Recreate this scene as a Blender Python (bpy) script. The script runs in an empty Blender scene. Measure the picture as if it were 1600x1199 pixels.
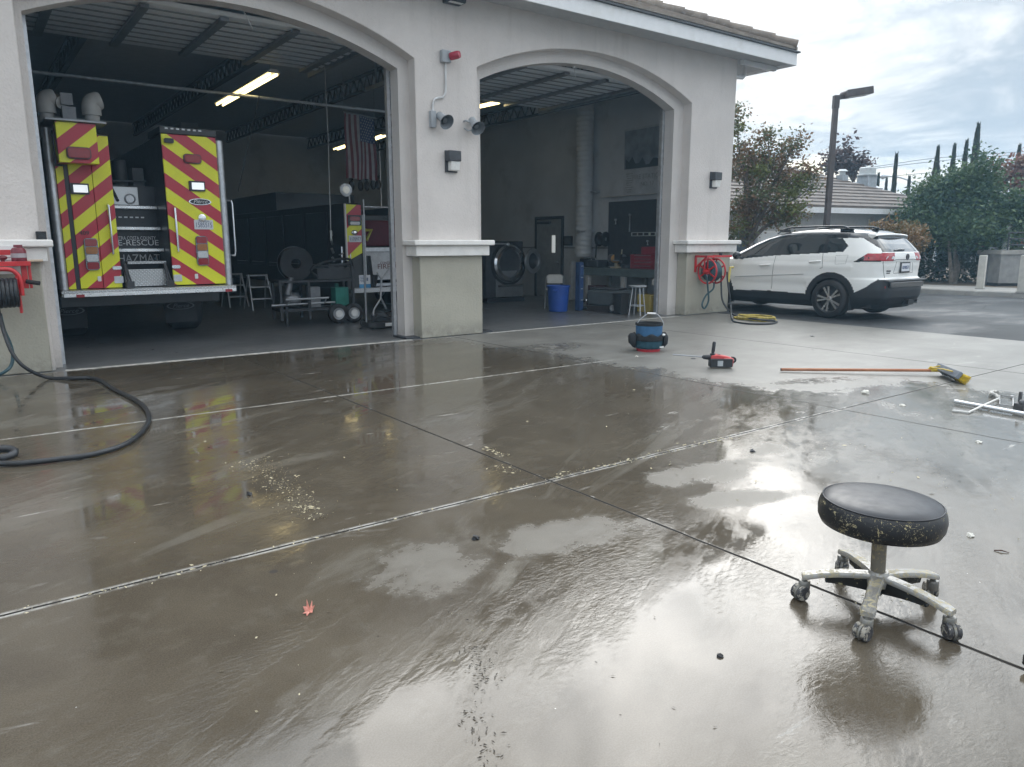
import bpy, bmesh, math, random
from mathutils import Vector, Matrix, Euler, noise as mnoise
C = bpy.context.scene.collection
R = math.radians
PI = math.pi
rnd = random.Random(7)

# ------------------------------------------------------------------ camera
CAM_H = 1.62
FPX = 1150.0
PITCH, YAW, ROLL = R(10.8104), R(36.5326), R(-0.1044)
FW = Vector((math.sin(YAW)*math.cos(PITCH), math.cos(YAW)*math.cos(PITCH), -math.sin(PITCH)))
_rt = Vector((math.cos(YAW), -math.sin(YAW), 0)); _up = _rt.cross(FW)
RT = _rt*math.cos(ROLL) + _up*math.sin(ROLL)
UP = -_rt*math.sin(ROLL) + _up*math.cos(ROLL)
EYE = Vector((0, 0, CAM_H))
cam_data = bpy.data.cameras.new('camera'); cam = bpy.data.objects.new('camera', cam_data); C.objects.link(cam)
cam_data.sensor_width = 36.0; cam_data.lens = 36.0*FPX/1600.0
cam_data.clip_start = 0.05; cam_data.clip_end = 2000
cam.matrix_world = Matrix(((RT.x, UP.x, -FW.x, EYE.x), (RT.y, UP.y, -FW.y, EYE.y), (RT.z, UP.z, -FW.z, EYE.z), (0, 0, 0, 1)))
bpy.context.scene.camera = cam

# survey helpers: where a sight line meets the ground, a wall parallel to the facade or a side wall
def sight(u, v): return FW + RT*((u-800)/FPX) - UP*((v-599.5)/FPX)
def on_ground(u, v, z=0.0):
    d = sight(u, v); return EYE + d*((z-CAM_H)/d.z)
def on_front(u, v, y):
    d = sight(u, v); return EYE + d*(y/d.y)
def on_side(u, v, x):
    d = sight(u, v); return EYE + d*(x/d.x)
def at_range(u, v, r):
    d = sight(u, v); return EYE + d*(r/math.hypot(d.x, d.y))

# ------------------------------------------------------------------ objects
def tag(o, label=None, cat=None, group=None, kind=None):
    if label: o['label'] = label
    if cat: o['category'] = cat
    if group: o['group'] = group
    if kind: o['kind'] = kind
    return o
def thing(name, label, cat, loc=(0, 0, 0), rz=0.0, group=None):
    o = bpy.data.objects.new(name, None); C.objects.link(o)
    o.empty_display_size = .1
    o.location = loc; o.rotation_euler = (0, 0, rz)
    return tag(o, label, cat, group)
KIDS = {}
def copy_tree(o, loc=None, rz=None, label=None, parent=None):
    c = o.copy(); C.objects.link(c); c.parent = parent
    if loc is not None: c.location = loc
    if rz is not None: c.rotation_euler = (0, 0, rz)
    if label: c['label'] = label
    for ch in list(o.children): copy_tree(ch, parent=c)
    return c

class MB:
    """collects shapes into one mesh"""
    def __init__(s, mat=None):
        s.bm = bmesh.new(); s.M = mat or Matrix.Identity(4)
    def v(s, p): return s.bm.verts.new(s.M @ Vector(p))
    def f(s, vs, mi=0):
        try:
            fc = s.bm.faces.new(vs); fc.material_index = mi; return fc
        except ValueError: return None
    def poly(s, pts, mi=0): return s.f([s.v(p) for p in pts], mi)
    def box(s, c, d, rot=None, mi=0):
        m = Matrix.Translation(c) @ (rot.to_4x4() if rot else Matrix.Identity(4))
        vs = [s.v(m @ Vector((x*d[0]/2, y*d[1]/2, z*d[2]/2))) for x in (-1, 1) for y in (-1, 1) for z in (-1, 1)]
        for q in ((0, 1, 3, 2), (4, 6, 7, 5), (0, 4, 5, 1), (2, 3, 7, 6), (0, 2, 6, 4), (1, 5, 7, 3)):
            s.f([vs[i] for i in q], mi)
        return s
    def box2(s, a, b, mi=0):
        return s.box(((a[0]+b[0])/2, (a[1]+b[1])/2, (a[2]+b[2])/2), (abs(b[0]-a[0]), abs(b[1]-a[1]), abs(b[2]-a[2])), mi=mi)
    def rings(s, rings, closed=True, caps=True, mi=0):
        vr = [[s.v(p) for p in r] for r in rings]
        n = len(vr[0])
        for a, b in zip(vr, vr[1:]):
            for i in range(n if closed else n-1):
                j = (i+1) % n
                s.f([a[i], a[j], b[j], b[i]], mi)
        if caps and closed:
            s.f(list(reversed(vr[0])), mi); s.f(vr[-1], mi)
        return vr
    def tube(s, pts, r, seg=10, caps=True, loop=False, mi=0, flat=1.0):
        pts = [Vector(p) for p in pts]; n = len(pts)
        rr = r if isinstance(r, (list, tuple)) else [r]*n
        T = []
        for i in range(n):
            if loop: t = pts[(i+1) % n]-pts[i-1]
            else: t = pts[min(i+1, n-1)]-pts[max(i-1, 0)]
            if t.length < 1e-9: t = Vector((0, 0, 1))
            T.append(t.normalized())
        ref = Vector((0, 0, 1)) if abs(T[0].z) < .9 else Vector((1, 0, 0))
        N = (ref - T[0]*ref.dot(T[0])).normalized()
        rings = []
        for i in range(n):
            N = (N - T[i]*N.dot(T[i]))
            if N.length < 1e-6: N = T[i].orthogonal()
            N.normalize(); B = T[i].cross(N)
            rings.append([pts[i] + (N*math.cos(2*PI*k/seg)*flat + B*math.sin(2*PI*k/seg))*rr[i] for k in range(seg)])
        if loop:
            rings.append(rings[0]); s.rings(rings, True, False, mi)
        else: s.rings(rings, True, caps, mi)
        return s
    def cyl(s, a, b, r, r2=None, seg=20, mi=0): return s.tube([a, b], [r, r if r2 is None else r2], seg, mi=mi)
    def lathe(s, prof, seg=32, m=None, mi=0, arc=2*PI):
        """prof: (radius, height) pairs, turned about local z"""
        m = m or Matrix.Identity(4); full = abs(arc-2*PI) < 1e-6
        k = seg if full else seg+1
        rows = []
        for (r, z) in prof:
            if r < 1e-6: rows.append([s.v(m @ Vector((0, 0, z)))])
            else: rows.append([s.v(m @ Vector((r*math.cos(arc*i/seg), r*math.sin(arc*i/seg), z))) for i in range(k)])
        for a, b in zip(rows, rows[1:]):
            for i in range(seg):
                j = (i+1) % k
                if len(a) == 1 and len(b) == 1: continue
                if len(a) == 1: s.f([a[0], b[j], b[i]], mi)
                elif len(b) == 1: s.f([a[i], a[j], b[0]], mi)
                else: s.f([a[i], a[j], b[j], b[i]], mi)
        return s
    def prism(s, poly, y0, y1, plane='xz', front=True, back=True, mi=0):
        def P(a, b, c):
            return (a, c, b) if plane == 'xz' else ((a, b, c) if plane == 'xy' else (c, a, b))
        A = [s.v(P(p[0], p[1], y0)) for p in poly]; B = [s.v(P(p[0], p[1], y1)) for p in poly]
        n = len(poly)
        for i in range(n):
            j = (i+1) % n; s.f([A[i], A[j], B[j], B[i]], mi)
        if front: s.f(A, mi)
        if back: s.f(list(reversed(B)), mi)
        return s
    def ball(s, c, r, sc=(1, 1, 1), seg=16, mi=0):
        n = max(6, seg//2)
        prof = [(math.sin(PI*i/n)*r, -math.cos(PI*i/n)*r) for i in range(n+1)]
        prof[0] = (0, -r); prof[-1] = (0, r)
        m = Matrix.Translation(c) @ Matrix.Diagonal((sc[0], sc[1], sc[2], 1))
        return s.lathe(prof, seg, m, mi)
    def build(s, name, mats, parent=None, bevel=0, smooth=35, sub=0, tri=True, bseg=2):
        bmesh.ops.recalc_face_normals(s.bm, faces=s.bm.faces)
        if tri:
            big = [f for f in s.bm.faces if len(f.verts) > 4]
            if big: bmesh.ops.triangulate(s.bm, faces=big)
        me = bpy.data.meshes.new(name); s.bm.to_mesh(me); s.bm.free()
        mats = mats if isinstance(mats, (list, tuple)) else [mats]
        for m in mats: me.materials.append(m)
        o = bpy.data.objects.new(name, me); C.objects.link(o)
        if parent: o.parent = parent
        if smooth:
            me.shade_smooth()
            if smooth < 180: me.set_sharp_from_angle(angle=R(smooth))
        if bevel:
            b = o.modifiers.new('bevel', 'BEVEL'); b.width = bevel; b.segments = bseg; b.limit_method = 'ANGLE'; b.angle_limit = R(40)
            b.harden_normals = False
        if sub:
            m = o.modifiers.new('sub', 'SUBSURF'); m.levels = sub; m.render_levels = sub
        return o

def spline(pts, n=8, loop=False):
    """catmull-rom through the points"""
    P = [Vector(p) for p in pts]; out = []; m = len(P)
    for i in range(m if loop else m-1):
        p0 = P[(i-1) % m] if (loop or i) else P[0]*2-P[1]
        p1 = P[i]; p2 = P[(i+1) % m]
        p3 = P[(i+2) % m] if (loop or i+2 < m) else P[-1]*2-P[-2]
        for k in range(n):
            t = k/n
            out.append(.5*((2*p1)+(p2-p0)*t+(2*p0-5*p1+4*p2-p3)*t*t+(3*p1-p0-3*p2+p3)*t**3))
    if not loop: out.append(P[-1])
    return out

def text(name, s, size, mat, parent, loc, rz=0.0, ext=.0015, shear=0, rx=PI/2, w=None):
    cu = bpy.data.curves.new('t', 'FONT'); cu.body = s; cu.size = size; cu.extrude = ext
    cu.align_x = 'CENTER'; cu.align_y = 'CENTER'; cu.shear = shear; cu.resolution_u = 3
    t = bpy.data.objects.new('t', cu); C.objects.link(t)
    dg = bpy.context.evaluated_depsgraph_get()
    me = bpy.data.meshes.new_from_object(t.evaluated_get(dg)); bpy.data.objects.remove(t); bpy.data.curves.remove(cu)
    if w:
        xs = [v.co.x for v in me.vertices]; k = w/max(1e-6, max(xs)-min(xs))
        for v in me.vertices: v.co.x *= k
    me.materials.clear(); me.materials.append(mat); me.name = name
    o = bpy.data.objects.new(name, me); C.objects.link(o); o.parent = parent
    o.location = loc; o.rotation_euler = (rx, 0, rz)
    return o

# ------------------------------------------------------------------ materials
class NT:
    def __init__(s, name):
        s.m = bpy.data.materials.new(name); s.m.use_nodes = True
        s.t = s.m.node_tree; s.n = s.t.nodes; s.bsdf = s.n['Principled BSDF']; s.out = s.n['Material Output']
    def new(s, t, **kw):
        x = s.n.new(t)
        for k, v in kw.items(): setattr(x, k, v)
        return x
    def link(s, a, b): s.t.links.new(a, b)
    def put(s, sock, v):
        if hasattr(v, 'is_output') or isinstance(v, bpy.types.NodeSocket): s.t.links.new(v, sock)
        else: sock.default_value = v
    def coord(s, out='Object'):
        if not hasattr(s, '_tc'): s._tc = s.new('ShaderNodeTexCoord')
        return s._tc.outputs[out]
    def mapping(s, vec, scale=(1, 1, 1), loc=(0, 0, 0), rot=(0, 0, 0)):
        x = s.new('ShaderNodeMapping'); s.link(vec, x.inputs['Vector'])
        x.inputs['Scale'].default_value = scale; x.inputs['Location'].default_value = loc; x.inputs['Rotation'].default_value = rot
        return x.outputs[0]
    def noise(s, scale, detail=4, rough=.55, vec=None, dist=0.0, out='Fac'):
        x = s.new('ShaderNodeTexNoise'); s.link(vec if vec is not None else s.coord(), x.inputs['Vector'])
        x.inputs['Scale'].default_value = scale; x.inputs['Detail'].default_value = detail
        x.inputs['Roughness'].default_value = rough; x.inputs['Distortion'].default_value = dist
        return x.outputs[out]
    def voro(s, scale, vec=None, out='Distance', feature='F1', rand=1.0):
        x = s.new('ShaderNodeTexVoronoi', feature=feature); s.link(vec if vec is not None else s.coord(), x.inputs['Vector'])
        x.inputs['Scale'].default_value = scale; x.inputs['Randomness'].default_value = rand
        return x.outputs[out]
    def math(s, op, a, b=None, c=None, clamp=False):
        x = s.new('ShaderNodeMath', operation=op, use_clamp=clamp)
        for i, v in enumerate((a, b, c)):
            if v is not None: s.put(x.inputs[i], v)
        return x.outputs[0]
    def step(s, v, lo, hi, a=0.0, b=1.0):
        x = s.new('ShaderNodeMapRange', interpolation_type='SMOOTHSTEP'); x.clamp = True
        s.put(x.inputs[0], v); x.inputs[1].default_value = lo; x.inputs[2].default_value = hi
        s.put(x.inputs[3], a); s.put(x.inputs[4], b)
        return x.outputs[0]
    def mix(s, fac, a, b, blend='MIX'):
        x = s.new('ShaderNodeMix', data_type='RGBA', blend_type=blend)
        s.put(x.inputs[0], fac)
        for i, v in ((6, a), (7, b)):
            if isinstance(v, (tuple, list)) and len(v) == 3: v = (*v, 1)
            s.put(x.inputs[i], v)
        return x.outputs[2]
    def xyz(s, vec=None):
        x = s.new('ShaderNodeSeparateXYZ'); s.link(vec if vec is not None else s.coord(), x.inputs[0]); return x.outputs
    def bump(s, h, strength=.3, dist=.01, normal=None):
        x = s.new('ShaderNodeBump'); s.put(x.inputs['Height'], h); s.put(x.inputs['Strength'], strength); x.inputs['Distance'].default_value = dist
        if normal is not None: s.link(normal, x.inputs['Normal'])
        return x.outputs[0]
    def set(s, **kw):
        for k, v in kw.items():
            k = {'col': 'Base Color', 'rough': 'Roughness', 'metal': 'Metallic', 'spec': 'Specular IOR Level', 'coat': 'Coat Weight',
                 'coat_rough': 'Coat Roughness', 'trans': 'Transmission Weight', 'ior': 'IOR', 'emit': 'Emission Color', 'estr': 'Emission Strength',
                 'normal': 'Normal', 'alpha': 'Alpha', 'sheen': 'Sheen Weight', 'cnormal': 'Coat Normal'}.get(k, k)
            if isinstance(v, (tuple, list)) and len(v) == 3: v = (*v, 1)
            s.put(s.bsdf.inputs[k], v)
        return s.m
_mats = {}
def M(name, col=(.5, .5, .5), rough=.5, metal=0.0, var=.12, vs=6.0, bump=0.0, bs=60.0, coat=0.0, spec=.5, rvar=.15, dirt=None, dirt_s=2.5):
    """plain surface with slight unevenness of colour, gloss and relief"""
    if name in _mats: return _mats[name]
    t = NT(name)
    n = t.noise(vs, 5)
    dark = tuple(c*(1-var) for c in col); lite = tuple(min(1, c*(1+var)) for c in col)
    c = t.mix(t.step(n, .3, .7), dark, lite)
    if dirt:
        d = t.step(t.noise(dirt_s, 7, .65), .52, .68)
        c = t.mix(t.math('MULTIPLY', d, dirt[3]), c, dirt[:3])
    r = t.math('ADD', rough, t.math('MULTIPLY', t.math('SUBTRACT', t.noise(vs*2.3, 4), .5), rvar), clamp=True)
    kw = dict(col=c, rough=r, metal=metal, coat=coat, spec=spec)
    if coat: kw['coat_rough'] = .04
    if bump: kw['normal'] = t.bump(t.noise(bs, 4), bump, .004)
    _mats[name] = t.set(**kw)
    return _mats[name]
def glow(name, col, strength):
    t = NT(name); return t.set(col=(.8, .8, .75), emit=col, estr=strength, rough=.4)
# ------------------------------------------------------------------ light and sky
SUN_AZ, SUN_EL = R(45), R(31)
sun_dir = Vector((math.sin(SUN_AZ)*math.cos(SUN_EL), math.cos(SUN_AZ)*math.cos(SUN_EL), math.sin(SUN_EL)))
sl = bpy.data.lights.new('sun', 'SUN'); so = bpy.data.objects.new('sun', sl); C.objects.link(so)
sl.energy = 0.55; sl.angle = R(38); sl.color = (1, .95, .88)
so.rotation_euler = sun_dir.to_track_quat('Z', 'Y').to_euler(); so.location = sun_dir*60

w = bpy.data.worlds.new('World'); bpy.context.scene.world = w; w.use_nodes = True
wt = w.node_tree; bg = wt.nodes['Background']
class WN(NT):
    def __init__(s): s.t = wt; s.n = wt.nodes
W = WN()
sky = W.new('ShaderNodeTexSky', sky_type='NISHITA'); sky.sun_disc = False
sky.sun_elevation = SUN_EL; sky.sun_rotation = SUN_AZ; sky.air_density = 1.2; sky.dust_density = 2.0
d = W.coord('Generated')
dx, dy, dz = W.xyz(d)
zz = W.math('ADD', W.math('MAXIMUM', dz, 0.0), .16)
cv = W.new('ShaderNodeCombineXYZ')
W.link(W.math('DIVIDE', dx, zz), cv.inputs[0]); W.link(W.math('DIVIDE', dy, zz), cv.inputs[1]); cv.inputs[2].default_value = 3.1
big = W.noise(.62, 9, .60, cv.outputs[0], .35)
fine = W.noise(1.9, 8, .62, cv.outputs[0], .6)
cl = W.math('ADD', W.math('MULTIPLY', big, .68), W.math('MULTIPLY', fine, .32))
lump = W.noise(.5, 6, .55, W.mapping(cv.outputs[0], loc=(5.3, 2.2, 0)), .2)
cover = W.step(cl, .37, .47)
shade = W.step(W.math('ADD', W.math('MULTIPLY', lump, .5), W.math('MULTIPLY', fine, .5)), .40, .60)
ccol = W.mix(shade, (3.3, 3.75, 4.25), (7.3, 7.3, 7.15))
dot = W.new('ShaderNodeVectorMath', operation='DOT_PRODUCT'); W.link(d, dot.inputs[0]); dot.inputs[1].default_value = sun_dir
dp = W.math('MAXIMUM', dot.outputs['Value'], 0.0)
g1 = W.math('POWER', dp, 7.0); g2 = W.math('POWER', dp, 60.0)
gl = W.math('ADD', W.math('MULTIPLY', g1, .10), W.math('MULTIPLY', g2, .25))
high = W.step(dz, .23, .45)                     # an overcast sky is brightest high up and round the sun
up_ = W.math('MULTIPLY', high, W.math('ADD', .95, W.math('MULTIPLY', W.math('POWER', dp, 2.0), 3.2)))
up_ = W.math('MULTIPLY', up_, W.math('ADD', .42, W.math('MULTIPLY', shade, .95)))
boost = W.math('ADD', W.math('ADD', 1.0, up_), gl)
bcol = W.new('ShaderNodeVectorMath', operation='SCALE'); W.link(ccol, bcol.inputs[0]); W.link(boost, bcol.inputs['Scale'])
skys = W.new('ShaderNodeVectorMath', operation='SCALE'); W.link(sky.outputs[0], skys.inputs[0]); skys.inputs['Scale'].default_value = 1.0
hz = W.mix(.45, skys.outputs[0], (3.7, 4.5, 5.4))
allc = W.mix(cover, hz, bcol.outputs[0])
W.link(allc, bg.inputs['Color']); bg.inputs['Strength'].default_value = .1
vs_ = bpy.context.scene.view_settings
vs_.view_transform = 'Standard'; vs_.look = 'None'; vs_.exposure = 0.79; vs_.gamma = 1.0

GLARE_DENSITY = .0021
# ------------------------------------------------------------------ ground
JX0, JXS, JY0, JYS = 3.12, 3.72, 3.77, 3.61
def wet_concrete():
    t = NT('wet_concrete')
    x, y, z = t.xyz()
    wob = t.math('MULTIPLY', t.math('SUBTRACT', t.noise(3.0, 4), .5), .018)
    def jd(c, c0, per):
        q = t.math('ADD', t.math('DIVIDE', t.math('SUBTRACT', t.math('ADD', c, wob), c0), per), 100.5)
        return t.math('MULTIPLY', t.math('ABSOLUTE', t.math('SUBTRACT', t.math('FRACT', q), .5)), per)
    jx = jd(x, JX0, JXS); jy = jd(y, JY0, JYS)
    far = t.step(y, 5.0, 6.0)                                   # the far cross joint is only a thin saw cut
    jyw = t.math('ADD', jy, t.math('MULTIPLY', far, .004))
    jmin = t.math('MINIMUM', t.math('MULTIPLY', jx, t.math('ADD', .72, t.math('MULTIPLY', t.noise(7.0, 5, .65), .45))), jyw)
    core = t.step(jmin, .013, .006)
    n1 = t.noise(.55, 7, .6, dist=.6); n2 = t.noise(1.3, 6, .62, dist=.4); n3 = t.noise(6.0, 6, .65); n4 = t.noise(55, 3, .6)
    fine = t.noise(240, 2, .7)
    # ---- where the slab has dried
    d_right = t.math('MULTIPLY', t.step(x, 6.1, 7.9), t.step(y, 3.0, 5.2))
    d_back = t.math('MULTIPLY', t.step(x, 5.6, 7.6), t.step(y, 8.4, 9.8))
    d_edge = t.math('MULTIPLY', t.step(x, 8.0, 9.6), t.step(y, 1.6, 3.4))
    def patch(cx, cy, rx, ry, a=0.0):
        m = t.mapping(t.coord(), loc=(0, 0, 0))
        dx_ = t.math('SUBTRACT', x, cx); dy_ = t.math('SUBTRACT', y, cy)
        ca, sa = math.cos(a), math.sin(a)
        ux = t.math('DIVIDE', t.math('ADD', t.math('MULTIPLY', dx_, ca), t.math('MULTIPLY', dy_, sa)), rx)
        uy = t.math('DIVIDE', t.math('SUBTRACT', t.math('MULTIPLY', dy_, ca), t.math('MULTIPLY', dx_, sa)), ry)
        rr = t.math('SQRT', t.math('ADD', t.math('MULTIPLY', ux, ux), t.math('MULTIPLY', uy, uy)))
        return t.step(rr, 2.0, .1)
    pt = None
    for p in ((1.75, 3.12, .46, .36, .2), (2.55, 2.98, .62, .26, -.25), (4.25, 3.25, .8, .24, -.1), (4.95, 3.35, .45, .2, .1),
              (3.9, 2.75, .5, .16, -.4), (6.4, 10.6, 1.2, .3, 0)):
        q = patch(*p); pt = q if pt is None else t.math('MAXIMUM', pt, q)
    base = t.math('MAXIMUM', t.math('MAXIMUM', d_right, d_back), t.math('MAXIMUM', t.math('MULTIPLY', d_edge, .8), t.math('MULTIPLY', pt, .70)))
    damp = t.math('MULTIPLY', t.step(x, 3.3, 6.4), t.step(y, 4.3, 3.0))
    damp = t.math('MULTIPLY', damp, t.step(t.math('ADD', n1, t.math('MULTIPLY', n3, .3)), .40, .62))
    damp = t.math('MAXIMUM', damp, t.math('MULTIPLY', t.step(x, 6.0, 7.2), .75))
    fv = t.mapping(t.mapping(t.coord(), rot=(0, 0, R(-28))), scale=(.45, 1.7, 1))
    nf = t.noise(1.15, 7, .64, fv, .6)
    wn = t.math('ADD', t.math('MULTIPLY', t.math('SUBTRACT', t.math('ADD', t.math('MULTIPLY', n1, .5), t.math('MULTIPLY', nf, .5)), .5), 1.1), t.math('ADD', t.math('MULTIPLY', t.math('SUBTRACT', n3, .5), .55), t.math('MULTIPLY', t.math('SUBTRACT', n4, .5), .16)))
    dry = t.step(t.math('ADD', base, wn), .37, .67)
    # paler half-dried patches all over the wet part
    pale = t.step(t.noise(.95, 8, .66, t.mapping(fv, loc=(4.1, 7.7, 0)), .7), .535, .63)
    pale = t.math('MULTIPLY', pale, t.step(t.noise(.35, 3, .5, t.mapping(t.coord(), loc=(1.3, 8.8, 0))), .38, .56))
    # damp hollows that stay dark in the dry part
    hol = t.math('MAXIMUM', patch(8.1, 4.75, .62, .17, -.32), patch(7.35, 8.9, .5, .35, .2))
    dry = t.math('MULTIPLY', dry, t.math('SUBTRACT', 1.0, t.math('MULTIPLY', hol, t.step(n3, .40, .52))))
    # ---- colours of the slab itself
    panel = t.new('ShaderNodeTexWhiteNoise', noise_dimensions='2D')
    pc = t.new('ShaderNodeCombineXYZ')
    t.link(t.math('FLOOR', t.math('DIVIDE', t.math('SUBTRACT', x, JX0), JXS)), pc.inputs[0])
    t.link(t.math('FLOOR', t.math('DIVIDE', t.math('SUBTRACT', y, JY0), JYS)), pc.inputs[1])
    t.link(pc.outputs[0], panel.inputs['Vector'])
    dcol = t.mix(t.step(n2, .3, .72), (.20, .192, .174), (.285, .276, .254))
    dcol = t.mix(t.math('MULTIPLY', t.step(n3, .55, .7), .35), dcol, (.20, .19, .165))
    dcol = t.mix(t.math('MULTIPLY', t.step(t.noise(.75, 8, .66, t.mapping(t.coord(), scale=(.6, 1.3, 1), rot=(0, 0, .3)), .8), .50, .66), .45), dcol, (.17, .16, .14))
    wcol = t.mix(t.step(n2, .3, .7), (.072, .055, .036), (.112, .090, .062))
    wcol = t.mix(t.math('MULTIPLY', t.step(n3, .5, .72), .45), wcol, (.15, .132, .104))
    wcol = t.mix(t.math('MULTIPLY', panel.outputs['Value'], .22), wcol, (.17, .155, .13))
    spk = t.step(t.voro(34, rand=1.0), .13, .09)
    grit = t.step(t.noise(420, 1, .5), .62, .72)
    wcol = t.mix(t.math('MULTIPLY', grit, .35), wcol, (.24, .22, .18))
    smear_v = t.mapping(t.coord(), scale=(.8, 3.0, 1), rot=(0, 0, .5))
    smear = t.math('MULTIPLY', t.step(t.noise(1.7, 7, .66, smear_v, .8), .615, .68), t.step(n1, .48, .58))
    wcol = t.mix(t.math('MULTIPLY', pale, .8), wcol, t.mix(n3, (.135, .118, .092), (.215, .195, .162)))
    wcol = t.mix(damp, wcol, t.mix(n2, (.15, .142, .125), (.235, .225, .203)))
    col = t.mix(dry, wcol, t.mix(t.step(x, 6.0, 7.0), t.mix(n3, (.13, .115, .092), (.20, .182, .152)), dcol))
    gr = t.noise(150, 3, .6)
    col = t.mix(t.math('MULTIPLY', t.step(gr, .35, .65), .5), t.mix(.30, col, (.02, .018, .015)), t.mix(.06, col, (.5, .48, .42)))
    col = t.mix(t.math('MULTIPLY', smear, .55), col, (.36, .345, .32))
    white = t.math('MULTIPLY', t.math('MULTIPLY', t.step(jyw, .040, .014), t.step(t.noise(5, 7, .75), .36, .56)), t.math('ADD', .35, t.math('MULTIPLY', n2, .9)))
    white = t.math('MULTIPLY', white, t.math('SUBTRACT', 1.0, t.math('MULTIPLY', t.step(x, 7.0, 7.6), .7)))
    whx = t.math('MULTIPLY', t.math('MULTIPLY', t.step(jx, .03, .012), t.step(t.noise(9, 5, .7), .56, .66)), .7)
    col = t.mix(t.math('MULTIPLY', t.math('MAXIMUM', white, whx), .8), col, (.56, .545, .51))
    col = t.mix(t.math('MULTIPLY', core, t.math('SUBTRACT', 1.0, t.math('MULTIPLY', t.math('MULTIPLY', far, t.step(jx, .012, .02)), .85))), col, (.028, .026, .024))
    tiny = t.math('MULTIPLY', t.step(t.voro(5.5), .018, .012), 1.0)
    col = t.mix(tiny, col, (.62, .6, .55))
    stain = t.math('MULTIPLY', t.step(t.voro(1.9, vec=t.mapping(t.coord(), loc=(3.3, 1.7, 0))), .05, .03), .8)
    col = t.mix(stain, col, (.06, .055, .05))
    # ---- gloss: water film, thinner where the broom finish shows through
    film = t.step(t.math('ADD', nf, t.math('MULTIPLY', t.math('SUBTRACT', n3, .5), .3)), .47, .60)
    wr = t.math('ADD', .013, t.math('MULTIPLY', t.math('ADD', film, t.math('MULTIPLY', damp, .5)), .13))
    wr = t.math('ADD', wr, t.math('MULTIPLY', pale, .10))
    rough = t.math('ADD', t.math('MULTIPLY', dry, .42), t.math('MULTIPLY', t.math('SUBTRACT', 1.0, dry), wr))
    rough = t.math('MAXIMUM', rough, t.math('MULTIPLY', t.math('MAXIMUM', white, smear), .4))
    rough = t.math('MAXIMUM', rough, t.math('MULTIPLY', core, .95))
    rip_v = t.mapping(t.coord(), scale=(1.0, 2.2, 1), rot=(0, 0, -.64))
    rip = t.noise(19, 5, .6, rip_v, .9)
    swell = t.noise(2.2, 2, .4)
    hh = t.math('ADD', t.math('MULTIPLY', rip, t.math('ADD', .05, t.math('MULTIPLY', t.step(t.noise(1.1, 5, .62, t.mapping(fv, loc=(9, 4, 0))), .47, .62), .95))),
                t.math('MULTIPLY', swell, .6))
    hh = t.math('ADD', hh, t.math('MULTIPLY', t.math('MULTIPLY', t.math('ADD', fine, gr), t.math('ADD', .012, t.math('MULTIPLY', film, .11))), t.math('ADD', 1.0, dry)))
    hh = t.math('SUBTRACT', hh, t.math('MULTIPLY', core, .9))
    nor = t.bump(hh, .15, .012)
    return t.set(col=col, rough=rough, ior=1.42, spec=t.math('SUBTRACT', .5, t.math('MULTIPLY', core, .45)), normal=nor)
def sealed_floor():
    t = NT('sealed_floor'); n = t.noise(.8, 6); n2 = t.noise(5, 6, .65)
    col = t.mix(t.step(n, .3, .7), (.115, .117, .12), (.18, .182, .186))
    col = t.mix(t.math('MULTIPLY', t.step(n2, .5, .7), .4), col, (.11, .108, .105))
    r = t.math('ADD', .2, t.math('MULTIPLY', n2, .22))
    return t.set(col=col, rough=r, normal=t.bump(t.noise(9, 4), .12, .01))
def asphalt(name='asphalt', damp=True):
    t = NT(name); n = t.noise(.35, 6, .6, dist=.4); g = t.noise(90, 3, .7); v = t.voro(70)
    col = t.mix(t.step(n, .35, .65), (.034, .037, .040), (.062, .066, .070))
    col = t.mix(t.math('MULTIPLY', t.step(g, .55, .7), .5), col, (.11, .11, .108))
    cr = t.step(t.voro(.42, feature='DISTANCE_TO_EDGE', vec=t.mapping(t.coord(), scale=(1, 1, 1))), .012, .004)
    col = t.mix(t.math('MULTIPLY', t.math('MULTIPLY', cr, t.step(n, .5, .55)), .7), col, (.03, .03, .03))
    wetm = t.step(t.noise(.5, 5, .6, t.mapping(t.coord(), scale=(.5, 1, 1))), .45, .6)
    r = t.math('SUBTRACT', .78, t.math('MULTIPLY', wetm, .3))
    return t.set(col=col, rough=r, spec=.3, normal=t.bump(t.math('ADD', g, v), .45, .008))
m_apron = wet_concrete(); m_floor = sealed_floor(); m_asph = asphalt()
def sheet(name, pts, z, mat, kind='structure'):
    b = MB(); b.poly([(p[0], p[1], z) for p in pts]); o = b.build(name, mat, smooth=0)
    if o.data.polygons[0].normal.z < 0: o.data.flip_normals()
    return tag(o, kind=kind)
m_earth = M('dry_earth', (.16, .13, .10), .9, bump=.4, bs=8, var=.3, vs=.4)
sheet('ground', [(-140, -140), (140, -140), (140, 140), (-140, 140)], -.03, asphalt('far_asphalt'))
sheet('parking_lot', [(13.7, -30), (60, -30), (60, 60), (13.7, 60)], -.012, m_asph)
sheet('concrete_apron', [(-14, -14), (14.08, -14), (14.08, 11.0), (-14, 11.0)], 0.0, m_apron)
sheet('station_floor', [(-6, 11.0), (14.5, 11.0), (14.5, 29), (-6, 29)], -.004, m_floor)
m_conc = M('kerb_concrete', (.34, .33, .31), .85, bump=.3, bs=40, var=.15, dirt=(.2, .19, .17, .6), vs=1.5)
# threshold strip where floor slab meets the apron
b = MB(); b.box2((.95, 10.99, 0.0), (6.05, 11.07, .006)); b.box2((7.6, 10.99, 0), (12.8, 11.05, .005))
tag(b.build('threshold', M('threshold_cement', (.5, .49, .46), .6, var=.3, vs=9, dirt=(.16, .15, .13, .8), dirt_s=4), smooth=0), kind='structure')
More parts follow.
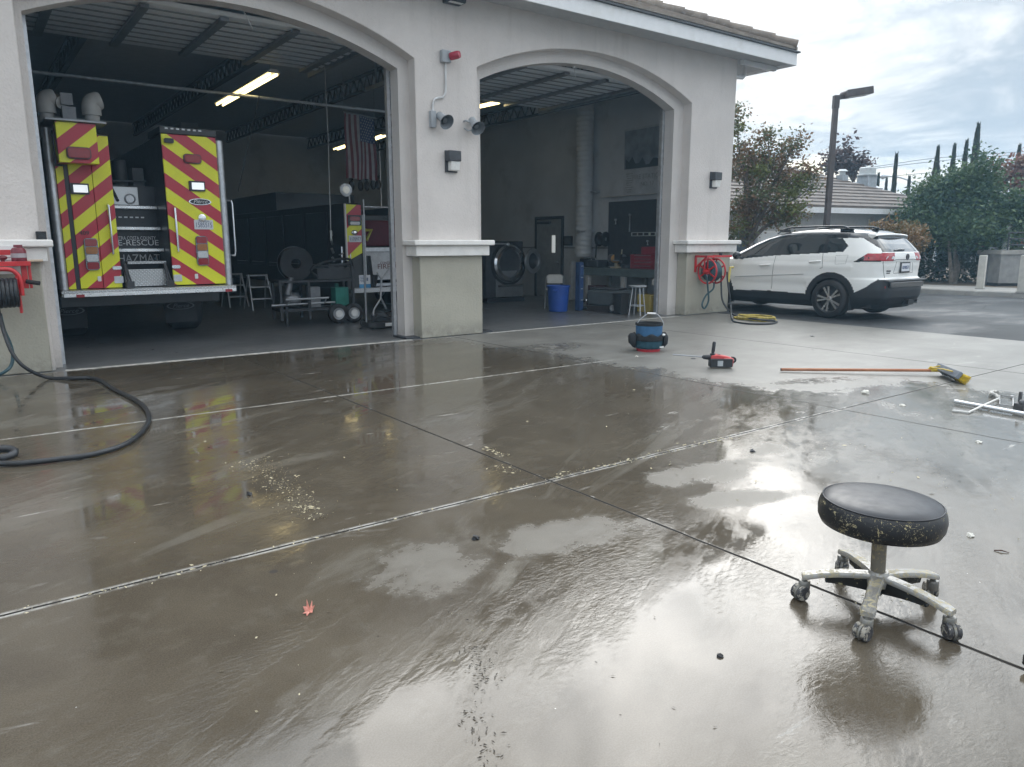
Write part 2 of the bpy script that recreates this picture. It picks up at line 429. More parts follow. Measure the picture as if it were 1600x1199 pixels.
# pavement and kerb across the lot
ka, kb = on_ground(1441, 458), on_ground(1600, 465.5)
kd = (kb-ka).normalized(); kn = Vector((-kd.y, kd.x, 0))
if kn.x < 0: kn = -kn
ka2, kb2 = ka-kd*24, kb+kd*14
KZ = .15
b = MB(); b.poly([tuple(p+Vector((0, 0, KZ))) for p in (ka2+kn*.16, kb2+kn*.16, kb2+kn*2.4, ka2+kn*2.4)])
b.poly([tuple(p+Vector((0, 0, KZ-.004))) for p in (ka2+kn*.16, kb2+kn*.16, kb2+kn*.16, ka2+kn*.16)][:3])
tag(b.build('pavement', m_conc, smooth=0), kind='structure')
b = MB(); b.prism([(0, -.05), (.16, -.05), (.16, KZ+.004), (.03, KZ+.004), (0, KZ-.03)], 0, (kb2-ka2).length)
o = b.build('kerb', m_conc); tag(o, kind='structure')
o.matrix_world = Matrix(((kn.x, kd.x, 0, ka2.x), (kn.y, kd.y, 0, ka2.y), (0, 0, 1, 0), (0, 0, 0, 1)))
b = MB(); b.poly([tuple(p+Vector((0, 0, KZ-.01))) for p in (ka2+kn*2.4, kb2+kn*2.4, kb2+kn*40, ka2+kn*40)])
tag(b.build('planting_bed', m_earth, smooth=0), kind='structure')

# ------------------------------------------------------------------ bluish volume added over everything to stand in for lens glare
hm = bpy.data.materials.new('glare_volume'); hm.use_nodes = True
ht_ = hm.node_tree; ht_.nodes.remove(ht_.nodes['Principled BSDF'])
pv = ht_.nodes.new('ShaderNodeVolumePrincipled'); pv.inputs['Color'].default_value = (.44, .74, 1, 1); pv.inputs['Density'].default_value = GLARE_DENSITY; pv.inputs['Anisotropy'].default_value = .25
ht_.links.new(pv.outputs[0], ht_.nodes['Material Output'].inputs['Volume'])
b = MB(); b.box2((-150, -150, -1.03), (150, 150, 17)); tag(b.build('lens_glare', hm, smooth=0), 'thin bluish volume added to stand in for lens glare', 'lens_glare', kind='stuff')
# ------------------------------------------------------------------ fire station
def stucco(name, col, var=.06, dirt=.35):
    t = NT(name)
    n = t.noise(.9, 6, .6); n2 = t.noise(7, 5, .6); g = t.noise(36, 5, .7); v = t.voro(30)
    c = t.mix(t.step(n, .3, .7), tuple(k*(1-var) for k in col), tuple(k*(1+var) for k in col))
    c = t.mix(t.math('MULTIPLY', t.step(n2, .5, .75), .3), c, tuple(k*.88 for k in col))
    x, y, z = t.xyz()
    splash = t.math('MULTIPLY', t.step(z, .32, .02), t.step(t.math('ADD', n2, t.math('MULTIPLY', n, .4)), .5, .8))
    c = t.mix(t.math('MULTIPLY', splash, dirt), c, (.2, .19, .16))
    sv = t.mapping(t.coord(), scale=(3.2, 3.2, .22)); strk = t.step(t.noise(1.0, 6, .68, sv), .53, .72)
    c = t.mix(t.math('MULTIPLY', strk, .16), c, (.30, .28, .25))
    c = t.mix(t.math('MULTIPLY', t.step(g, .52, .70), .26), c, tuple(k*.72 for k in col))
    return t.set(col=c, rough=.88, normal=t.bump(t.math('ADD', t.math('MULTIPLY', g, 1.0), t.math('MULTIPLY', v, .5)), .7, .008))
m_stucco = stucco('stucco_grey', (.66, .615, .585))
m_stucco2 = stucco('stucco_grey_trim', (.61, .575, .55))
m_base = stucco('stucco_base', (.41, .39, .325), .09, .6)
m_trim = M('trim_white', (.84, .82, .79), .6, var=.05, bump=.25, bs=30, dirt=(.5, .48, .44, .35), dirt_s=3)
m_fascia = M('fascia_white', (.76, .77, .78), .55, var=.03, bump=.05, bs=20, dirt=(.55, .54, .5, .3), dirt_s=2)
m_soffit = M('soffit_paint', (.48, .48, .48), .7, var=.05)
m_wallin = M('inside_wall', (.54, .555, .57), .75, var=.06, vs=1.0, bump=.1, bs=30, dirt=(.25, .25, .25, .35), dirt_s=.8)
m_steel = M('steel_grey', (.30, .31, .33), .45, .7, var=.12)
m_dark = M('dark_paint', (.05, .053, .06), .5, var=.2)
m_galv = M('galvanised', (.55, .57, .6), .42, .75, var=.12, vs=12)
m_black = M('black_rubber', (.018, .018, .02), .6, var=.3)
m_blackg = M('black_gloss', (.015, .016, .018), .22, var=.2, coat=.3)
m_white = M('white_paint', (.78, .78, .77), .45, var=.04)
m_chrome = M('chrome', (.75, .76, .78), .14, 1.0, var=.08)
m_red = M('red_paint', (.55, .03, .035), .38, var=.12, coat=.2)

st = thing('fire_station', 'grey stucco fire station with two tall arched vehicle bays and a tiled roof', 'fire station', (0, 0, 0))
def arc(xl, xr, zs, rise, n=28):
    c = (xl+xr)/2; h = (xr-xl)/2; rad = (h*h+rise*rise)/(2*rise); zc = zs+rise-rad; a = math.asin(h/rad)
    return [(c+rad*math.sin(-a+2*a*i/n), zc+rad*math.cos(-a+2*a*i/n)) for i in range(n+1)]
XL, XR, ZT = -7.0, 14.58, 5.70
def wall_poly(ops, xr):
    p = [(XL, 0)]
    for (a, b_, zs, rise) in ops: p += [(a, 0)] + arc(a, b_, zs, rise) + [(b_, 0)]
    return p + [(xr, 0), (xr, ZT), (XL, ZT)]
OUT = [(.86, 6.29, 4.56, .63), (7.51, 13.10, 4.58, .63)]
INN = [(.955, 6.10, 4.42, .53), (7.72, 12.80, 4.45, .56)]
Y1, Y2, Y3 = 11.13, 11.36, 11.62
b = MB(); b.prism(wall_poly(OUT, XR), Y1, Y2, back=False); b.build('front_wall', m_stucco, st, smooth=25, bevel=.012, bseg=2)
b = MB(); b.prism(wall_poly(INN, XR-.1), Y2, Y3); b.build('arch_surround', m_stucco2, st, smooth=25)
# steel door jamb angles inside each arch
b = MB()
for x in (6.06, .985, 12.76, 7.76):
    b = MB(); b.box2((x-.03, Y3+.004, 0), (x+.03, Y3+.09, 4.75)); b.build('door_track', m_galv, st)
# pillar bases, ledges
def base_block(x0, x1, y1=Y2+.06):
    q = MB(); q.box2((x0, 11.075, 0), (x1, y1, 1.40)); q.build('pillar_base', m_base, st, bevel=.015)
def ledge(x0, x1, y1):
    q = MB(); q.box2((x0+.07, 10.99, 1.402), (x1-.07, y1-.002, 1.578)); led = q.build('ledge', m_trim, st, bevel=.012)
    q = MB(); q.box2((x0, 10.915, 1.58), (x1, y1, 1.672)); q.build('ledge_cap', m_trim, led, bevel=.02, bseg=3)
base_block(XL, .815, Y2-.004); base_block(6.27, 7.545, Y2-.004); base_block(13.08, 14.56, Y2-.004)
q = MB(); q.box2((14.562, 11.08, 0), (14.62, Y2+1.0, 1.40)); q.build('pillar_base', m_base, st, bevel=.012)
ledge(XL-.1, .97, Y2-.006); ledge(6.09, 7.72, Y2-.006); ledge(12.90, 14.80, Y2-.006)
b = MB(); b.box2((6.0, Y1+.002, 0), (7.8, Y3-.003, .03))
b.build('footing', m_dark, st)
# side, back, inside walls and ceiling
b = MB(); b.box2((14.40, Y3+.002, 0), (14.56, 28.6, ZT)); b.build('side_wall', m_stucco, st)
b = MB(); b.box2((14.34, Y3+.004, 0), (14.398, 28.4, ZT)); b.build('inside_wall', m_wallin, st)
b = MB(); b.box2((-6, 28.42, 0), (14.33, 28.6, ZT)); b.build('back_wall', m_wallin, st)
b = MB(); b.box2((-6.1, Y3+.004, 0), (-6, 28.4, ZT)); b.build('inside_wall', m_wallin, st)
b = MB(); b.box2((-6, Y3+.002, ZT-.1), (14.33, 28.4, ZT-.02)); b.build('ceiling', M('ceiling_paint', (.42, .45, .49), .8, var=.05), st)
for k, (x0, x1) in enumerate(((6.25, 6.8),)):
    b = MB(); b.box2((x0+.2, 27.2, 0), (x1+.2, 28.4, ZT-.1)); b.build('inside_pier', m_wallin, st)
# faint dado rail and conduit lines on the side wall
b = MB(); b.box2((14.325, 12.2, 1.46), (14.338, 28.3, 1.50)); b.build('dado_line', M('dado_grey', (.22, .225, .23), .6), st)
# chain-like open web joists under the ceiling
def joist(y0, y1, x, z, h=.34):
    q = MB(); q.box2((x-.05, y0, z), (x+.05, y1, z+.05)); q.box2((x-.05, y0, z+h), (x+.05, y1, z+h+.05))
    n = int((y1-y0)/.36)
    for i in range(n):
        ya = y0+(y1-y0)*i/n; yb = y0+(y1-y0)*(i+1)/n
        q.tube([(x, ya, z+.03), (x, (ya+yb)/2, z+h+.02), (x, yb, z+.03)], .022, 5)
    q.build('roof_joist', m_dark, st)
for x in (13.6, 11.2, 8.2, 5.2, 2.2, -.8): joist(11.9, 28.2, x, 5.16)
# roof: hip with tile courses, fascia and soffit
EX, EY, EZ = 15.9, 10.5, 5.86
SL = math.tan(R(24))
t_tile = NT('roof_tile')
n = t_tile.noise(2.5, 6); vv = t_tile.new('ShaderNodeTexWhiteNoise', noise_dimensions='3D')
sn = t_tile.new('ShaderNodeVectorMath', operation='SNAP'); t_tile.link(t_tile.coord(), sn.inputs[0]); sn.inputs[1].default_value = (.31, .31, .31)
t_tile.link(sn.outputs[0], vv.inputs['Vector'])
c = t_tile.mix(t_tile.step(n, .3, .7), (.20, .165, .135), (.30, .26, .22)); c = t_tile.mix(t_tile.math('MULTIPLY', vv.outputs['Value'], .4), c, (.14, .12, .11))
c = t_tile.mix(t_tile.math('MULTIPLY', t_tile.step(t_tile.noise(14, 5), .55, .7), .5), c, (.38, .36, .33))
m_tile = t_tile.set(col=c, rough=.85, normal=t_tile.bump(t_tile.noise(40, 4), .4, .01))
rf = MB()
n_c = 26; step = .36
yb0, xl0 = 30.0, -8.3
for i in range(n_c):
    a = i*step; b_ = a+step+.05
    za = EZ+.13+a*SL; zb = EZ+.09+b_*SL
    # front course
    rf.rings([[(xl0+a, EY+a, za), (xl0+a, EY+a, za-.06), (xl0+b_, EY+b_, zb-.06), (xl0+b_, EY+b_, zb)],
              [(EX-a, EY+a, za), (EX-a, EY+a, za-.06), (EX-b_, EY+b_, zb-.06), (EX-b_, EY+b_, zb)]])
    rf.rings([[(EX-a, EY+a, za), (EX-a, EY+a, za-.06), (EX-b_, EY+b_, zb-.06), (EX-b_, EY+b_, zb)],
              [(EX-a, yb0-a, za), (EX-a, yb0-a, za-.06), (EX-b_, yb0-b_, zb-.06), (EX-b_, yb0-b_, zb)]])
roof = rf.build('roof', m_tile, st, smooth=0)
hc = MB()
for i in range(26):
    a = .02+i*.36; r0 = .11
    p = Vector((EX-a, EY+a, EZ+.16+a*SL)); q = Vector((EX-a-.40, EY+a+.40, EZ+.145+(a+.40)*SL))
    hc.tube([p, q], [r0+.012, r0-.012], 10)
hc.build('hip_tiles', m_tile, roof, smooth=40)
b = MB(); b.box2((xl0, EY, EZ-.27), (EX, EY+.03, EZ)); b.box2((EX-.03, EY+.032, EZ-.27), (EX, 29.9, EZ))
b.build('fascia', m_fascia, st, bevel=.006)
b = MB(); b.box2((xl0, EY-.05, EZ+.002), (EX+.05, EY+.2, EZ+.035)); b.box2((EX-.2, EY+.202, EZ+.002), (EX+.05, 29.9, EZ+.035))
b.build('drip_edge', m_dark, st)
b = MB(); b.box2((xl0, EY+.032, EZ-.2), (EX-.032, Y1+.3, EZ-.17)); b.box2((14.3, Y1+.302, EZ-.2), (EX-.032, 29.8, EZ-.17))
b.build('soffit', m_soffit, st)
for i in range(9):
    b = MB(); b.box2((14.62, 11.0+i*1.6, EZ-.30), (EX-.04, 11.09+i*1.6, EZ-.205)); b.build('rafter_tail', m_fascia, st)
b = MB(); b.tube([(15.2, 11.4, EZ-.22), (15.2, 11.4, EZ-.42), (15.15, 11.4, EZ-.46), (14.64, 11.4, EZ-.50)], .05, 8)
b.build('downspout', m_fascia, st)

# ---- parked overhead doors
def ribbed():
    t = NT('door_sheet'); x, y, z = t.xyz()
    w_ = t.math('SINE', t.math('MULTIPLY', y, 34.0))
    c = t.mix(t.step(t.noise(1.2, 4), .3, .7), (.74, .78, .82), (.80, .84, .87))
    return t.set(col=c, rough=.40, metal=.15)
m_rib = ribbed()
def overhead_door(x0, x1, y0, y1, z, label):
    o = thing('overhead_door', label, 'overhead door', ((x0+x1)/2, y0, z), group='overhead doors parked under the ceiling')
    hw = (x1-x0)/2; L = y1-y0; n = max(2, round(L/.30))
    q = MB()
    for i in range(n):
        a = L*i/n; b_ = L*(i+1)/n-.012
        pr = [(a, .045), (a+.025, .0), (a+.07, -.012), ((a+b_)/2, -.02), (b_-.07, -.012), (b_-.025, 0), (b_, .045)]
        rings = [[(-hw, yy, zz) for yy, zz in pr] + [(-hw, b_, .06), (-hw, a, .06)], [(hw, yy, zz) for yy, zz in pr] + [(hw, b_, .06), (hw, a, .06)]]
        q.rings(rings)
    q.build('panel', m_rib, o, smooth=0)
    q = MB()
    for i in range(1, n): q.box2((-hw+.01, L*i/n-.022, -.012), (hw-.01, L*i/n+.010, .03))
    q.build('groove_shade', M('shade_grey', (.26, .28, .30), .5), o)  # dark strips standing in for the shade in the grooves between ribs
    q = MB()
    for i in range(5):
        x = -hw+.25+(2*hw-.5)*i/4; q.box2((x-.06, .02, -.075), (x+.06, L-.02, -.022))
    q.build('stiffener', m_steel, o)
    for sx in (-1, 1):
        q = MB(); q.box2((sx*(hw+.06)-.03, -.3, -.06), (sx*(hw+.06)+.03, L+.4, .03))
        for j in range(4): q.box2((sx*(hw+.06)-.02, .1+L*j/3.2, .032), (sx*(hw+.06)+.02, .14+L*j/3.2, .62))
        q.build('track', m_steel, o)
    return o
overhead_door(1.15, 6.0, 11.95, 14.6, 4.94, 'pale ribbed overhead door parked flat under the ceiling of the engine bay')
overhead_door(7.85, 12.7, 11.95, 15.6, 5.02, 'pale ribbed overhead door parked under the ceiling beside the red beam')
b = MB(); b.box2((9.2, 11.75, 5.10), (12.75, 11.86, 5.34))
tag(b.build('header_beam', M('red_beam', (.33, .06, .08), .5), smooth=0, bevel=.01), 'dull red header beam behind the crown of the washroom bay arch', 'beam')
# torsion shaft across the bay
b = MB(); b.cyl((1.2, 16.1, 4.6), (9.2, 16.1, 4.6), .032, seg=10)
o = b.build('steel_pipe', m_galv); tag(o, 'long thin steel pipe crossing the engine bay above the truck', 'pipe')
# pull cords hanging in the doorways
def cord(pts, label, knob=.02):
    q = thing('pull_cord', label, 'cord', pts[-1])
    m0 = Vector(pts[-1]); c_ = MB(); c_.tube([Vector(p)-m0 for p in pts], .008, 5); c_.build('rope', M('cord_grey', (.5, .5, .5), .8), q)
    c_ = MB(); c_.cyl((0, 0, 0), (0, 0, -.16), knob, seg=8); c_.build('handle', M('cord_handle', (.5, .52, .52), .5), q)
pa, pb = on_front(505, 60, 14.0), on_front(517, 362, 14.0)
cord([pa, (pa+pb)/2+Vector((.02, 0, 0)), pb], 'long grey pull cord with a weight hanging in front of the black engine')
pa, pb = on_front(405, 150, 15.5), on_front(372, 300, 15.5)
b = MB(); b.tube([pa, pb], .01, 5); tag(b.build('hanging_cable', m_dark), 'thin dark cable slanting down from the lit tube lamp', 'cable')
def eyelet(u, v, y, drop, label):
    p = on_front(u, v, y); o = thing('door_hook', label, 'hook', p)
    c_ = MB(); c_.box((0, 0, 0), (.05, .06, .07)); c_.build('bracket', m_white, o, bevel=.008)
    c_ = MB(); c_.tube([(0, 0, -.02), drop], .007, 5); c_.build('rope', M('cord_grey'), o)
eyelet(378, 10, 11.58, (.16, .06, -.28), 'small white hook with a slanting cord on the large left arch')
eyelet(897, 103, 11.58, (.06, .02, -.24), 'small white hook with a hanging cord on the right arch crown')

# ---- strip lights
m_tube = glow('lamp_tube', (1.0, .79, .36, 1), 2.6)
def strip(p, q, label, wid=.26, n=2):
    p, q = Vector(p), Vector(q); c_ = (p+q)/2; L = (q-p).length; rz = -math.atan2((q-p).x, (q-p).y)
    o = thing('strip_light', label, 'ceiling light', c_, rz, 'fluorescent strip lights')
    h = MB(); h.prism([(-wid/2, 0), (wid/2, 0), (wid/4, .07), (-wid/4, .07)], -L/2, L/2); h.build('housing', m_white, o)
    for i in range(n):
        h = MB(); x = (i-(n-1)/2)*wid*.55; h.cyl((x, -L/2+.03, -.025), (x, L/2-.03, -.025), .021, seg=8); h.build('lamp', m_tube, o)
    h = MB(); h.cyl((0, -L/2+.2, .07), (0, -L/2+.2, ZT-.1-c_.z), .008, seg=5); h.cyl((0, L/2-.2, .07), (0, L/2-.2, ZT-.1-c_.z), .008, seg=5); h.build('hanger', m_steel, o)
strip(on_ground(343, 163, 4.85), on_ground(428, 114, 4.85), 'lit tube lamp under the engine bay ceiling, longest of the strip lights', .25)
strip(on_ground(524, 233, 5.0), on_ground(548, 225, 5.0), 'small lit tube lamp seen left of the hanging flag')
strip(on_ground(584, 217, 5.0), on_ground(600, 211, 5.0), 'small lit tube lamp seen right of the hanging flag')
strip(on_ground(720, 172, 5.05), on_ground(778, 159, 5.05), 'lit tube lamp under the ceiling of the washroom bay', .25)
# ---- fixtures on the facade
def on_wall(u, v): return on_front(u, v, Y1)
def wall_pack(u, v, label):
    p = on_wall(u, v); o = thing('wall_light', label, 'wall light', p, group='wall lights on the pillars')
    q = MB(); q.box((0, -.015, 0), (.24, .03, .36)); q.build('back_plate', m_dark, o, bevel=.006)
    q = MB(); q.prism([(-.03, .0), (-.16, .0), (-.16, .17), (-.03, .17)], -.12, .12, plane='yz'); q.build('hood', m_dark, o, bevel=.01)
    q = MB(); q.prism([(-.03, -.002), (-.145, -.002), (-.125, -.155), (-.03, -.155)], -.075, .105, plane='yz')
    q.build('diffuser', M('frosted_lens', (.75, .75, .72), .3, var=.05, vs=20), o, bevel=.012)
wall_pack(704, 253, 'dark box wall light below the two horn speakers')
wall_pack(1114, 282, 'dark box wall light on the right end pillar')
def horn(u, v, label, aim, box):
    p = on_wall(u, v); o = thing('horn_speaker', label, 'loudspeaker', p, group='grey horn speakers on the middle pillar')
    if box:
        q = MB(); q.box((-.12, -.04, .02), (.10, .08, .26)); q.build('junction_box', m_hornm, o, bevel=.008)
    else:
        q = MB(); q.tube([(-.12, -.002, .08), (-.12, -.06, .08), (.06, -.12, .02)], .016, 6); q.tube([(-.12, -.004, -.04), (-.06, -.05, -.08), (.04, -.10, -.06)], .012, 6); q.build('bracket', m_hornm, o)
    m = Matrix.Translation((0.0, -.12, .05)) @ Vector(aim).to_track_quat('Z', 'Y').to_matrix().to_4x4() @ Matrix.Scale(.86, 4)
    q = MB(m); q.lathe([(0, -.11), (.055, -.11), (.075, -.09), (.075, .02), (.085, .08), (.115, .17), (.145, .21), (.15, .215), (.145, .212)], 24)
    b_ = q.build('horn', m_hornm, o, smooth=50)
    q = MB(m); q.lathe([(.144, .211), (.135, .198), (.10, .15), (.06, .08), (.058, .13), (.05, .15), (.035, .15), (0, .16)], 22); q.build('driver_cone', M('horn_dark', (.13, .145, .16), .5), o, smooth=50)
m_hornm = M('horn_grey', (.36, .385, .41), .5, var=.06)
horn(684, 190, 'grey horn speaker on a junction box, fed by the conduit', (.05, -.82, -.5), True)
horn(734, 198, 'grey horn speaker on a bare bracket at the right edge of the middle pillar', (-.02, -.78, -.6), False)
p = on_wall(697, 90); o = thing('beacon_light', 'red domed warning beacon on a grey box high on the middle pillar', 'beacon', p)
q = MB(); q.box((-.04, -.045, 0), (.17, .09, .19)); q.build('junction_box', m_hornm, o, bevel=.01)
q = MB(Matrix.Translation((.03, -.09, .0)) @ Vector((.5, -.85, .12)).to_track_quat('Z', 'Y').to_matrix().to_4x4())
q.lathe([(.06, 0), (.065, .03), (.065, .13), (.055, .17), (0, .19)], 18); q.build('dome', M('red_lens', (.42, .03, .06), .18, var=.1, coat=.4), o)
a = on_wall(697, 98); pts = [(-.03, -.025, -.1), (-.035, -.025, -.50), (-.05, -.025, -.58), (-.10, -.025, -.64), (-.20, -.025, -.665), (-.26, -.025, -.70), (-.29, -.025, -.78), (-.29, -.025, -.90)]
q = MB(); q.tube(spline(pts, 5), .018, 8); q.build('conduit', M('conduit_paint', (.62, .62, .62), .5), o)
p = on_wall(704, 2); o = thing('flood_light', 'small dark floodlight under the eave above the red beacon', 'floodlight', p)
q = MB(); q.prism([(0, .12), (-.16, .12), (-.24, -.02), (-.22, -.06), (0, -.06)], -.16, .16, plane='yz'); q.build('housing', m_dark, o, bevel=.01)
q = MB(); q.poly([(-.13, -.12, -.064), (.13, -.12, -.064), (.13, -.21, -.064), (-.13, -.21, -.064)]); q.build('lens', M('frosted_lens'), o)
p = on_front(65, 366, 11.0); o = thing('sensor_box', 'small black box standing on the white ledge of the left pillar', 'sensor', (p.x, 11.08, 1.673))
q = MB(); q.box((0, 0, .05), (.11, .09, .1)); q.build('housing', m_black, o, bevel=.006); q = MB(); q.box((0, -.047, .05), (.07, .006, .05)); q.build('lens', m_blackg, o)
p = on_front(12, 402, 10.96); o = thing('notice_board', 'white printed notice with a red heading on the left pillar ledge', 'notice', (p.x-.06, 10.885, 1.27))
q = MB(); q.box((0, 0, .16), (.34, .02, .34)); q.build('panel', m_white, o, bevel=.004)
q = MB(); q.box((0.02, -.012, .25), (.24, .004, .06)); q.build('heading_band', m_red, o)
q = MB()
for i in range(5): q.box((0.0, -.012, .19-i*.034), (.22-.03*(i % 3), .003, .008))
q.build('print_lines', M('print_grey', (.3, .3, .3), .7), o)
# ------------------------------------------------------------------ fire engines
def chevron(name, slope, per, phase, yel=(.82, .83, .025), red=(.50, .03, .06), zk=1.0):
    t = NT(name); x, y, z = t.xyz()
    v = t.math('ADD', t.math('MULTIPLY', z, zk), t.math('ADD', t.math('MULTIPLY', x, slope), t.math('MULTIPLY', y, slope)))
    f = t.math('FRACT', t.math('ADD', t.math('DIVIDE', v, per), 50+phase))
    k = t.math('GREATER_THAN', f, .5)
    c = t.mix(k, yel, red); n = t.noise(3, 5)
    c = t.mix(t.math('MULTIPLY', t.step(n, .45, .7), .12), c, (.25, .22, .1))
    return t.set(col=c, rough=.38, coat=.15)
m_chl = chevron('chevron_rising', -.85, .44, .22); m_chr = chevron('chevron_falling', .72, .44, .10)
def plate():
    t = NT('tread_plate'); v = t.mapping(t.coord(), scale=(1, 1, 1), rot=(0, .78, 0))
    w1 = t.voro(26, rand=.0, vec=t.mapping(t.coord(), scale=(1, .02, 1), rot=(0, .785, 0)))
    h = t.step(w1, .38, .18)
    c = t.mix(h, (.46, .47, .48), (.66, .67, .68))
    return t.set(col=c, rough=.30, metal=.85, normal=t.bump(h, .7, .008))
m_plate = plate()
m_truck = M('engine_black', (.020, .021, .024), .4, var=.15, coat=.15)
m_trred = M('engine_red', (.35, .015, .02), .25, var=.1, coat=.5)
m_lensr = M('lens_red', (.30, .008, .015), .15, var=.1, vs=30, coat=.5)
m_lensa = M('lens_amber', (.36, .13, .02), .18, var=.1, vs=30, coat=.4)
m_lensc = M('lens_clear', (.62, .64, .66), .15, var=.1, vs=30, coat=.5)
m_letter = M('letter_silver', (.62, .63, .65), .35, .2, var=.05)
m_blueblk = M('badge_black', (.02, .022, .03), .3)
TX, TY = 2.395, 13.2
tk = thing('fire_truck', 'hazmat fire truck with red and yellow chevron rear doors, backed into the left bay', 'fire truck', (TX, TY, 0))
def tp(u, v, dy=0.0):
    p = on_front(u, v, TY+dy); return Vector((p.x-TX, dy, p.z))
b = MB(); b.box2((-1.13, .03, .93), (-.335, 7.6, 3.28)); b.box2((.41, .03, .93), (1.27, 7.6, 3.34)); b.box2((-.334, 1.3, .95), (.409, 7.5, 2.6))
b.box2((-1.2, .3, .62), (1.22, 7.6, .93)); b.box2((-1.24, 7.62, .5), (1.27, 10.6, 3.2))
b.build('body', m_truck, tk, bevel=.02)
def tz(v, dy): return tp(215, v, dy).z
b = MB(); b.box2((-.334, .80, .95), (.409, .86, tz(291, .8))); b.build('stair_riser', m_blueblk, tk)
for v, y in ((391, .42), (357, .54), (324, .66)):
    z = tz(v, y); q = MB(); q.box2((-.330, y, z-.028), (.405, .798, z+.024)); q.build('step', M('bright_step', (.72, .73, .74), .28, .8), tk, bevel=.006)
q = MB(); q.box2((-.328, .74, tz(321, .74)), (.14, .795, tz(293, .74))); q.build('tread_panel', m_plate, tk, bevel=.004)
q = MB(); q.box2((-.29, .04, .94), (.36, .10, tz(421, .04))); q.build('tread_panel', m_plate, tk, bevel=.004)
q = MB(); q.box2((-.22, .12, tz(413, .12)), (.36, .40, tz(408.5, .12))); q.build('folding_step', m_plate, tk, bevel=.006)
q = MB()
for i in range(6): q.box((-.24+i*.085, .79, tz(340, .79)), (.05, .012, .022))
q.build('marker_strip', m_lensc, tk)
# rear doors with the striping
lp = MB(); lp.box2((-1.085, -.006, .93), (-.985, .028, 2.76)); lp.build('chevron_door', m_chl, tk, bevel=.006)
lp = MB(); lp.box2((-.925, -.012, .935), (-.615, .028, 2.82)); dl = lp.build('chevron_door', m_chl, tk, bevel=.006)
lp = MB(); lp.box2((-.609, -.012, .935), (-.345, .028, 3.24)); lp.build('chevron_door', m_chl, tk, bevel=.006)
lp = MB(); lp.box2((-.984, -.004, .93), (-.927, .028, 2.8)); lp.build('dark_channel', m_blueblk, tk)
lp = MB(); lp.box2((-1.06, -.34, 2.79), (-.54, .02, 3.36)); lp.build('chevron_locker', m_chl, tk, bevel=.006)
lp = MB(); lp.box2((-1.19, -.40, 3.365), (-.40, .3, 3.40)); lp.build('roof_rail', m_steel, tk, bevel=.006)
rp = MB(); rp.box2((.418, -.012, .945), (1.255, .028, 3.345)); rp.build('chevron_door', m_chr, tk, bevel=.006)
rp = MB(); rp.box2((.40, -.03, 3.35), (1.27, .9, 3.46)); rp.build('top_cap', m_truck, tk, bevel=.01)
rp = MB()
for i in range(7): rp.box((.5+i*.085, -.034, 3.43), (.045, .012, .025))
rp.build('marker_lights', m_lensc, tk)
for x in (-1.15, 1.31):
    q = MB(); q.cyl((x, .02, .85), (x, .02, 3.30), .062, seg=14); q.build('corner_post', m_galv, tk)
# tail board
q = MB(); q.box2((-1.22, -.30, .83), (1.34, .02, .925)); q.build('tailboard', m_plate, tk, bevel=.008)
q = MB(); q.box2((-1.20, -.335, .825), (1.33, -.303, .885)); q.build('bumper_bar', M('bright_step'), tk, bevel=.006)
for x in (-.98, 1.2):
    q = MB(); q.box((x, -.34, .845), (.11, .012, .045)); q.build('reflector', m_lensr, tk)
# lamps and fittings
def rounded(w_, h_, r, n=5):
    out = []
    for cx, cy, a0 in ((w_/2-r, h_/2-r, 0), (-w_/2+r, h_/2-r, 90), (-w_/2+r, -h_/2+r, 180), (w_/2-r, -h_/2+r, 270)):
        for k in range(n+1):
            a = R(a0+90*k/n); out.append((cx+r*math.cos(a), cy+r*math.sin(a)))
    return out
def pad(parent, name, c, w_, h_, r, dpt, mat):
    q = MB(Matrix.Translation(c)); q.prism(rounded(w_, h_, r), -dpt, 0, plane='xz'); return q.build(name, mat, parent, bevel=min(.006, dpt/3))
def cluster(c, h=.49):
    bz = pad(tk, 'tail_light', c, .19, h, .05, .03, M('bezel_chrome', (.22, .225, .24), .25, .9))
    for i, m in enumerate((m_lensr, m_lensa, m_lensc, m_lensr)):
        pad(bz, 'lens', Vector(c)+Vector((0, -.036, h*.36-i*h*.24)), .160, h*.215, .025, .016, m)
cluster((-.73, -.014, 1.46)); cluster((.90, -.014, 1.50))
def warn(c, w_=.28, h_=.15):
    bz = pad(tk, 'warning_light', c, w_, h_, .05, .03, M('bezel_dark', (.12, .05, .06), .35))
    pad(bz, 'lens', Vector(c)+Vector((0, -.031, 0)), w_-.035, h_-.03, .045, .02, m_lensr)
warn((-.80, -.345, 2.93), .32, .17); warn((.86, -.014, 2.98))
def scene_light(c, w_=.25, h_=.16):
    bz = pad(tk, 'scene_light', c, w_, h_, .012, .035, m_blueblk)
    pad(bz, 'lens', Vector(c)+Vector((.01, -.036, 0)), w_-.06, h_-.05, .006, .006, glow('led_face', (.85, .92, 1, 1), .4))
scene_light((-.80, -.016, 2.44)); scene_light((.90, -.014, 2.55))
pad(tk, 'rear_camera', (.52, -.014, 3.24), .14, .07, .02, .06, m_blueblk)
pad(tk, 'license_plate', (.96, -.014, 1.93), .30, .155, .012, .012, M('plate_white', (.70, .72, .76), .4, var=.05))
text('plate_number', '1585515', .115, M('plate_blue', (.10, .13, .24), .4), tk, (.96, -.028, 1.92), w=.25)
text('plate_heading', 'CALIFORNIA', .032, M('plate_blue'), tk, (.96, -.028, 1.985))
q = MB(Matrix.Translation((.94, -.016, 2.04))); q.lathe([(.07, 0), (.06, .03), (0, .045)], 14, Matrix.Rotation(PI/2, 4, 'X')); q.build('plate_lamp', m_chrome, tk)
